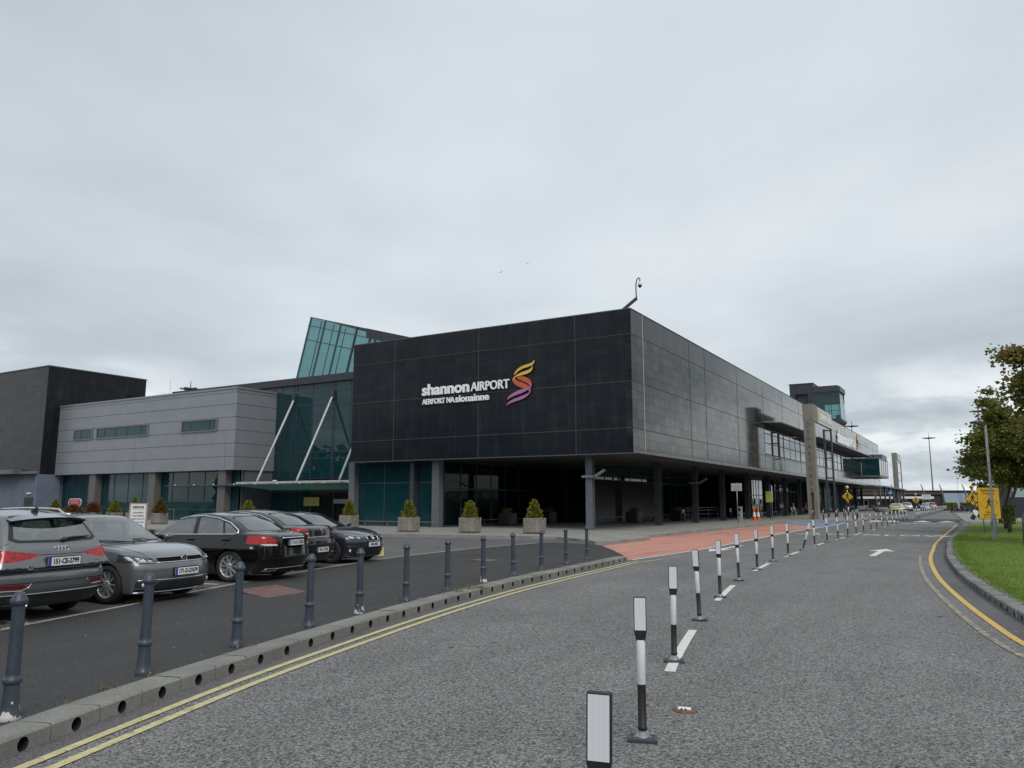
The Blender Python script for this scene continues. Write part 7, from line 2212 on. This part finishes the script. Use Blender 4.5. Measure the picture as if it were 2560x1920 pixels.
for k in range(4):
    rs = np.random.RandomState(60 + k); n = 500
    P = np.stack([rs.uniform(-.5, .5, n), rs.uniform(-.4, .4, n), rs.uniform(0, .75, n)], 1)
    o = np_mesh('hedge', *leaves(P, rs.normal(size=(n, 3)), .24, rs), bpy.data.materials['golden_conifer']); o.location = (82.6 + 1.25 * k + (k > 1) * .6, 149, .75)
    tag(o, ['first', 'second', 'third', 'fourth'][k] + ' of four pale hedges in the distant boxes', 'hedge', 'distant hedges')

# ---- grass, daisies, weeds
M_GR = leaf_mat('grass_blade', [(.06, .105, .014), (.13, .215, .033), (.20, .30, .05), (.30, .37, .095)], .3, 3)
rs = np.random.RandomState(2)
Kp = np.array([[p.x, p.y] for p in KRB if 8 < p.y < 40]); seg = len(Kp)
N_G = 90000
i = np.minimum((rs.uniform(0, 1, N_G) ** 1.4 * seg).astype(int), seg - 1)
d = rs.uniform(0, 1, N_G) ** 2.2 * 9 - .03
X = Kp[i, 0] + d + rs.uniform(-.3, .3, N_G) * (d > .3); Y = Kp[i, 1] - d * .25 + rs.uniform(-.3, .3, N_G)
LBa = np.array(LB[::6])
dz = np.full(N_G, 1e9)
for q in LBa: dz = np.minimum(dz, (X - q[0]) ** 2 + (Y - q[1]) ** 2)
Z = .125 + .10 * (1 - np.exp(-dz / 40))
hh = rs.uniform(.025, .065, N_G); ang = rs.uniform(0, 6.28, N_G); w = rs.uniform(.003, .006, N_G)
bx, by = np.cos(ang) * w, np.sin(ang) * w
lx_, ly_ = rs.normal(0, .018, N_G), rs.normal(0, .018, N_G)
V = np.stack([np.stack([X - bx, Y - by, Z - .005], 1), np.stack([X + bx, Y + by, Z - .005], 1), np.stack([X + lx_, Y + ly_, Z + hh], 1)], 1).reshape(-1, 3)
tag(np_mesh('grass', V, np.arange(N_G * 3).reshape(-1, 3), M_GR), 'short mown grass on the lawn beside the right hand kerb', 'grass', kind='stuff')
n = 420
i = rs.randint(0, seg, n); d = rs.uniform(.2, 14, n)
m = MB()
for k in range(n):
    cx = Kp[i[k], 0] + d[k]; cy = Kp[i[k], 1] - d[k] * .25 + rs.uniform(-3, 3)
    if rs.uniform() < .5: cx += 0
    z = lawn_z(cx, cy) + .05; r = rs.uniform(.012, .024)
    m.add([(cx + r * math.cos(q), cy + r * math.sin(q), z + .004 * math.sin(3 * q)) for q in np.linspace(0, 2 * PI, 7)[:-1]], [tuple(range(6))])
tag(m.build('daisies', pm('daisy_white', (.62, .62, .56), .7)), 'scattered white daisies in the lawn', 'daisies', kind='stuff')
n = 0
VV = []; FF = []
M_WEED = leaf_mat('weed', [(.06, .06, .02), (.12, .11, .03), (.20, .17, .07), (.26, .22, .11)], .2, 8)
def tuft(x, y, z, h, k, sp):
    global n
    for _ in range(k):
        a = rs.uniform(0, 6.28); l = rs.uniform(.4, 1) * h; dx, dy = rs.normal(0, sp, 2); w = .004
        ox, oy = rs.normal(0, sp * .8, 2)
        VV.extend([(x + dx - w, y + dy, z - .01), (x + dx + w, y + dy, z - .01), (x + dx + ox, y + dy + oy, z + l)]); FF.append((n, n + 1, n + 2)); n += 3
for k in range(46):
    p = KLB[rs.randint(14, len(KLB) - 4)]; tuft(p.x - .03, p.y, .115, rs.uniform(.02, .07), rs.randint(5, 26), .04)
for yy in (10.0, 10.5, 10.9, 13.1, 13.3, 15.2, 17.4):
    j = min(range(len(WE)), key=lambda q: abs(WE[q].y - yy)); tuft(WE[j].x - .15, WE[j].y, .04, .10, 60, .09)
for p in [(-.95, 14.15), (-.75, 14.6), (-.6, 14.75)]: tuft(p[0], p[1], .115, .10, 60, .06)
tag(np_mesh('weeds', np.array(VV), np.array(FF), M_WEED), 'dry weeds and tufts along the kerb and car park edge', 'weeds', kind='stuff')
# grit and litter specks
m = MB()
for k in range(260):
    if k < 90:
        j = rs.randint(20, len(WE) - 12); t_ = rs.uniform(); a = WE[j]; jj = min(range(len(KLB)), key=lambda q: abs(KLB[q].y - a.y)); b_ = KLB[jj]
        p = a.lerp(b_, t_); z = .045 + .076 * t_
    else:
        p = Vector((rs.uniform(-3, 9), rs.uniform(4, 22))); z = .003
        if p.x < -2.4 + (p.y - 5) * .33: continue
    r = rs.uniform(.004, .012); q = rs.uniform(0, 3)
    m.add([(p.x + r * math.cos(q + e), p.y + r * math.sin(q + e) * .8, z + .003) for e in (0, 1.5, 3.1, 4.6)] + [(p.x, p.y, z + .008)], [(0, 1, 4), (1, 2, 4), (2, 3, 4), (3, 0, 4)])
tag(m.build('grit', pm('grit_white', (.5, .5, .48), .8)), 'pale grit and litter specks on the tarmac', 'grit', kind='stuff')

leaf_mat('belt_leaf', [(.016, .026, .007), (.035, .05, .012), (.05, .06, .018)], .1)
# unseen trees added behind the viewer to darken reflections in glass and paint
rs = np.random.RandomState(77)
n = 14000
a = rs.uniform(R(64), R(290), n) ; rad_ = rs.uniform(62, 84, n)
hh_ = 11 + 2.2 * np.sin(a * 9) + 1.5 * np.sin(a * 23 + 1) + 1.0 * np.sin(a * 47)
P = np.stack([np.sin(a) * rad_, np.cos(a) * rad_, rs.uniform(0, 1, n) ** .8 * hh_], 1)
m_ = n // 4; P[:m_] = np.stack([rs.uniform(-104, -92, m_), rs.uniform(-40, 55, m_), rs.uniform(0, 1, m_) ** .8 * (10 + 2 * np.sin(np.arange(m_)))], 1)
tag(np_mesh('added_tree_belt', *leaves(P, rs.normal(size=(n, 3)), 2.6, rs), bpy.data.materials['belt_leaf']), 'added belt of trees behind the viewer, for dark reflections', 'added trees', kind='stuff')
# ================================================================== people
SK = pm('skin', (.42, .26, .19), .55, var=.06)
HAIRS = {'dark': pm('hair_dark', (.025, .018, .013), .6), 'grey': pm('hair_grey', (.30, .29, .28), .6), 'fair': pm('hair_fair', (.22, .15, .08), .6)}
def person(lab, loc, rz, pose, top, legs, hair='dark', group='people outside the terminal', bag=None):
    """one skinned figure facing +X at rz = 0; pose: stand, walk, sit"""
    t = empty('person', loc, rz, lab, 'person', group)
    sit = pose == 'sit'
    pz = .50 if sit else .93
    J = {}; E = []
    def j(nm, p, r, par=None):
        J[nm] = (len(J), p, r)
        if par: E.append((J[par][0], J[nm][0]))
    lean = -.06 if sit else .02
    j('pelvis', (0, 0, pz), .125)
    j('waist', (lean * .4, 0, pz + .16), .115, 'pelvis'); j('chest', (lean * .8, 0, pz + .38), .135, 'waist'); j('neck0', (lean, 0, pz + .53), .075, 'chest')
    j('neck', (lean + .01, 0, pz + .60), .05, 'neck0'); j('jaw', (lean + .045, 0, pz + .66), .062, 'neck'); j('head', (lean + .03, 0, pz + .76), .095, 'jaw'); j('crown', (lean + .015, 0, pz + .82), .078, 'head')
    for s in (1, -1):
        n = 'L' if s > 0 else 'R'
        sw = {'stand': 0, 'sit': 0, 'walk': .22 * s}[pose]
        j('sh' + n, (lean, s * .17, pz + .48), .062, 'chest')
        if sit:
            el, wr = (.10, s * .24, pz + .24), (.30, s * .16, pz + .17)
        else:
            el, wr = (-sw * .6 - .02, s * .235, pz + .20), (-sw + .06, s * .24, pz - .03)
        j('el' + n, el, .044, 'sh' + n); j('wr' + n, wr, .03, 'el' + n)
        d = (Vector(wr) - Vector(el)).normalized(); palm = Vector(wr) + d * .06
        j('pa' + n, tuple(palm), .034, 'wr' + n)
        side = Vector((0, 1, 0)) if sit else Vector((1, 0, 0))
        for q in range(4):
            b0 = palm + d * .035 + side * (.026 - .0175 * q); ln = (.07, .08, .075, .058)[q]
            j(f'f{q}{n}', tuple(b0), .009, 'pa' + n)
            j(f'g{q}{n}', tuple(b0 + d * ln * .6), .0085, f'f{q}{n}')
            j(f'h{q}{n}', tuple(b0 + d * ln * .9 + Vector((0, -s * .018, -.008))), .0075, f'g{q}{n}')
        j('t0' + n, tuple(palm - d * .02 + side * .04), .011, 'pa' + n); j('t1' + n, tuple(palm + d * .025 + side * .062), .0095, 't0' + n)
        st = {'stand': .02, 'sit': 0, 'walk': -.30 * s}[pose]
        j('hip' + n, (0, s * .095, pz - .05), .095, 'pelvis')
        if sit: kn, an, toe = (.42, s * .12, .50), (.40, s * .13, .09), (.56, s * .15, .045)
        else:
            kn = (st * .5 + .03, s * .10, .50); an = (st - (.06 if st < 0 else 0), s * .10, .09 + (.06 if st < -.1 else 0)); toe = (an[0] + .16, s * .12, .045 + (.02 if st < -.1 else 0))
        j('kn' + n, kn, .062, 'hip' + n); j('an' + n, an, .042, 'kn' + n); j('toe' + n, toe, .038, 'an' + n)
    me = bpy.data.meshes.new('sk'); me.from_pydata([v[1] for v in J.values()], E, [])
    o = bpy.data.objects.new('sk', me); COL.objects.link(o)
    sk = o.modifiers.new('s', 'SKIN'); sb = o.modifiers.new('u', 'SUBSURF'); sb.levels = 1; sb.render_levels = 1
    for k, v in enumerate(J.values()):
        me.skin_vertices[0].data[k].radius = (v[2], v[2] * (1.25 if k in (0, 1, 2) else 1)); me.skin_vertices[0].data[k].use_root = (k == 0)
    dg = bpy.context.evaluated_depsgraph_get()
    bm = bpy.data.meshes.new_from_object(o.evaluated_get(dg)); bpy.data.objects.remove(o)
    names = list(J); pos = np.array([v[1] for v in J.values()])
    bm.materials.clear()
    for mt in (SK, top, legs, CM['black']): bm.materials.append(mt)
    for p in bm.polygons:
        p.use_smooth = True
        c = np.array(p.center); nm = names[int(np.argmin(((pos - c) ** 2).sum(1)))]
        p.material_index = 0 if nm[:2] in ('ne', 'ja', 'he', 'cr', 'wr', 'pa', 'f0', 'f1', 'f2', 'f3', 'g0', 'g1', 'g2', 'g3', 'h0', 'h1', 'h2', 'h3', 't0', 't1') and nm != 'neck0' else (2 if nm[:2] in ('hi', 'kn', 'pe') else (3 if nm[:2] in ('an', 'to') else 1))
    b = bpy.data.objects.new('body', bm); COL.objects.link(b); b.parent = t
    hz = pz + .76; hx = lean + .03
    m = MB(); m.ball((hx - .018, 0, hz + .035), .112, 16, 10, 0, (1, .92, 1)); m.ball((hx - .055, 0, hz - .03), .085, 12, 8)
    m.build('hair', HAIRS[hair], t)
    m = MB()
    for s in (1, -1): m.ball((hx + .085, s * .034, hz + .005), .013, 8, 6, 1); m.ball((hx - .005, s * .095, hz - .005), .024, 8, 6, 0, (.7, .4, 1.2))
    m.ball((hx + .102, 0, hz - .025), .017, 8, 6, 0, (1, .8, 1.4)); m.ball((hx + .088, 0, hz - .062), .02, 8, 5, 2, (.5, 1.2, .35))
    m.build('face', [SK, CM['black'], pm('lips', (.30, .12, .10), .5)], t)
    if bag:
        k = MB(); k.box(-.16, .16, -.33, -.22, pz - .38, pz - .05); k.build('bag', bag, t, .03)
    return t
def chair(X, Y, rz, mat, lab):
    t = frame_thing('garden_chair', lab, 'chair', 'chairs outside the terminal', X, Y, .14)
    t.rotation_euler = (0, 0, rz)
    MB().box(-.22, .24, -.24, .24, .40, .44).build('seat', mat, t, .015)
    MB().prism([(-.22, .42), (-.18, .42), (-.29, .92), (-.33, .92)], -.23, .23, lambda p, q, s: (p, s, q)).build('back', mat, t)
    for x in (-.2, .22):
        for y in (-.22, .22): MB().bar((x, y, .41), (x * 1.15, y * 1.1, 0), .045, .045).build('leg', mat, t)
    return t
cloth = lambda n, c: pm('cloth_' + n, c, .85, 0, .15, 14, .1, 60)
M_WC = pm('white_plastic', (.62, .62, .62), .4)
RX = -YAW                                          # facing along the short wall, to the right
PP = [(-3.0, 56.0, RX, cloth('white', (.6, .6, .6)), cloth('plum', (.09, .05, .06)), 'grey', M_WC, 'white', 'person in a white top sitting on the white chair, leftmost of the seated group'),
      (-3.1, 60.5, RX + .5, cloth('stripe', (.30, .30, .32)), cloth('dark', (.02, .02, .025)), 'dark', CM['black'], 'black', 'person in a grey striped top seated second from the left by the wall'),
      (-3.2, 64.5, RX - .6, cloth('maroon', (.16, .06, .05)), cloth('dark', (.02, .02, .025)), 'fair', CM['black'], 'black', 'person in a maroon top seated just left of the near pylon'),
      (-3.9, 79.5, RX + 2.6, cloth('red', (.40, .04, .04)), cloth('dark', (.02, .02, .025)), 'dark', CM['black'], 'black', 'person in a red top seated between the pylon and its steel frame'),
      (-3.2, 81.2, RX, cloth('charcoal', (.03, .03, .035)), cloth('stone', (.35, .33, .30)), 'dark', CM['black'], 'black', 'person in dark clothes seated beside the one in red')]
for X, Y, rz, tp, lg, hr, cm, cn, lab in PP:
    chair(X, Y, rz, cm, f'{cn} chair under the ' + lab.split(' seated')[0].split(' sitting')[0])
    person(lab, (*wl(X, Y), .14), rz, 'sit', tp, lg, hr)
person('person in blue standing behind the slot of the near pylon', (*wl(-1.9, 62.0), .14), -PI / 2, 'stand', cloth('blue', (.06, .09, .17)), cloth('navy', (.03, .035, .06)), 'fair')
person('person in a dark top and grey trousers walking on the far forecourt, left one', (*wl(.1, 105.8), .14), R(59), 'walk', cloth('navy', (.03, .035, .06)), cloth('grey', (.20, .19, .19)), 'dark', bag=CM['black'])
person('person in a white top walking on the far forecourt, right one', (*wl(.9, 106.4), .14), R(62), 'walk', cloth('white', (.6, .6, .6)), cloth('dark', (.02, .02, .025)), 'dark')
person('person in dark clothes standing by the far glass front', (*wl(-.8, 84), .14), R(200), 'stand', cloth('charcoal', (.03, .03, .035)), cloth('dark', (.02, .02, .025)), 'dark')
CARS = [place(golf(), -7.56, 14.4, -21.6), place(suv(), -8.5, 12.2, 159), place(saloon(), -6.85, 17.9, 160), place(brown_saloon(), -7.0, 20.58, 162), place(coupe(), -5.95, 23.0, -24.5)]
def far_copy(src, x, y, deg, pm_, name, lab):
    c = copy_tree(src)
    c.name = name
    for ch in list(c.children):
        if ch.name.split('.')[0] in ('number_plate', 'badge', 'emblem', 'sticker', 'paper'):
            for g_ in list(ch.children): bpy.data.objects.remove(g_)
            bpy.data.objects.remove(ch); continue
        if ch.name.split('.')[0] in ('body', 'door_mirror', 'spoiler'):
            ch.data = ch.data.copy(); ch.data.materials[0] = pm_
    c['label'] = lab; c['group'] = 'cars far up the road'
    return place(c, x, y, deg, 0)
far_copy(CARS[3], 53.9, 110, 59.2, paint('cream_paint', (.50, .50, .22), .1, .3), 'distant_saloon', 'pale yellow saloon seen from behind beyond the near crossing')
far_copy(CARS[1], 70.2, 140, 70, paint('white_paint', (.55, .56, .58), .1, .3), 'distant_car', 'white car just right of and beyond the pale yellow saloon')
far_copy(CARS[0], 79.0, 150, 240, paint('silver_paint', (.40, .41, .43), .4, .3), 'distant_car', 'silver car parked near the white panel sign')
far_copy(CARS[1], 84.0, 158, 75, paint('red_paint', (.30, .05, .05), .1, .3), 'distant_car', 'red car behind the silver one near the white panel sign')
far_copy(CARS[2], 60.5, 138, 20, paint('white_paint', (.55, .56, .58), .1, .3), 'distant_saloon', 'white car standing across the walkway left of the pale yellow saloon')
# baggage trolleys by the far road
for k in range(5):
    t = empty('baggage_trolley', (67.0 + 1.0 * k, 119 + .4 * k, .02), R(20), f'{ORD[k + 1]} dark baggage trolley from the left in the far cluster beside the road', 'trolley', 'far baggage trolleys')
    m = MB()
    for y in (-.3, .3): m.bar((-.5, y, .18), (.5, y, .22), .04, .04); m.bar((-.5, y, .18), (-.62, y, 1.0), .04, .04)
    m.bar((-.62, -.3, 1.0), (-.62, .3, 1.0), .04, .05); m.bar((-.56, -.3, .6), (-.56, .3, .6), .03, .03); m.bar((.5, -.3, .22), (.5, .3, .22), .04, .04)
    m.build('frame', M_STEEL2, t)
    for x, y in ((-.45, -.28), (-.45, .28), (.42, 0)): MB().lathe([(.001, -.02), (.09, -.02), (.09, .02), (.001, .02)], 12, (x, y, .09), lambda a, b, c: (a, c, b)).build('castor', CM['rubber'], t)
    MB().box(-.45, .1, -.26, .26, .24, .62).build('load', M_STEEL, t)
# gulls
def gull(x, y, z, rz, lab, s=1.0):
    t = empty('gull', (x, y, z), rz, lab, 'bird', 'gulls')
    m = MB(); m.tube([(-.22, 0, 0), (-.1, 0, .01), (.05, 0, .02), (.17, 0, .03), (.23, 0, .03)], [.02, .055, .07, .045, .01], 10)
    m.build('body', pm('gull_white', (.5, .5, .5), .7), t)
    for sg in (1, -1):
        m = MB(); m.add([(.06, sg * .05, .05), (-.06, sg * .05, .05), (-.03, sg * .33, .17), (.07, sg * .30, .17), (-.10, sg * .68, .10), (-.05, sg * .62, .11)], [(0, 1, 2, 3) if sg > 0 else (3, 2, 1, 0), (3, 2, 4, 5) if sg > 0 else (5, 4, 2, 3)])
        m.build('wing', pm('gull_grey', (.22, .22, .23), .7), t)
def skyp(px, py, D):
    a = (px - 1280) / 1940; b = (960 - py) / 1940; c, s = math.cos(PITCH), math.sin(PITCH)
    k = D / (c - b * s); return (a * k, D, 1.7 + (s + b * c) * k)
gull(*skyp(1252, 681, 150), .6, 'lone gull high above the left half of the terminal roof')
gull(*skyp(1319, 659, 160), 2.0, 'lone gull above and left of the roof camera')
gull(*skyp(2370, 994, 170), 1.0, 'lone gull in the sky between the terminal and the tree')
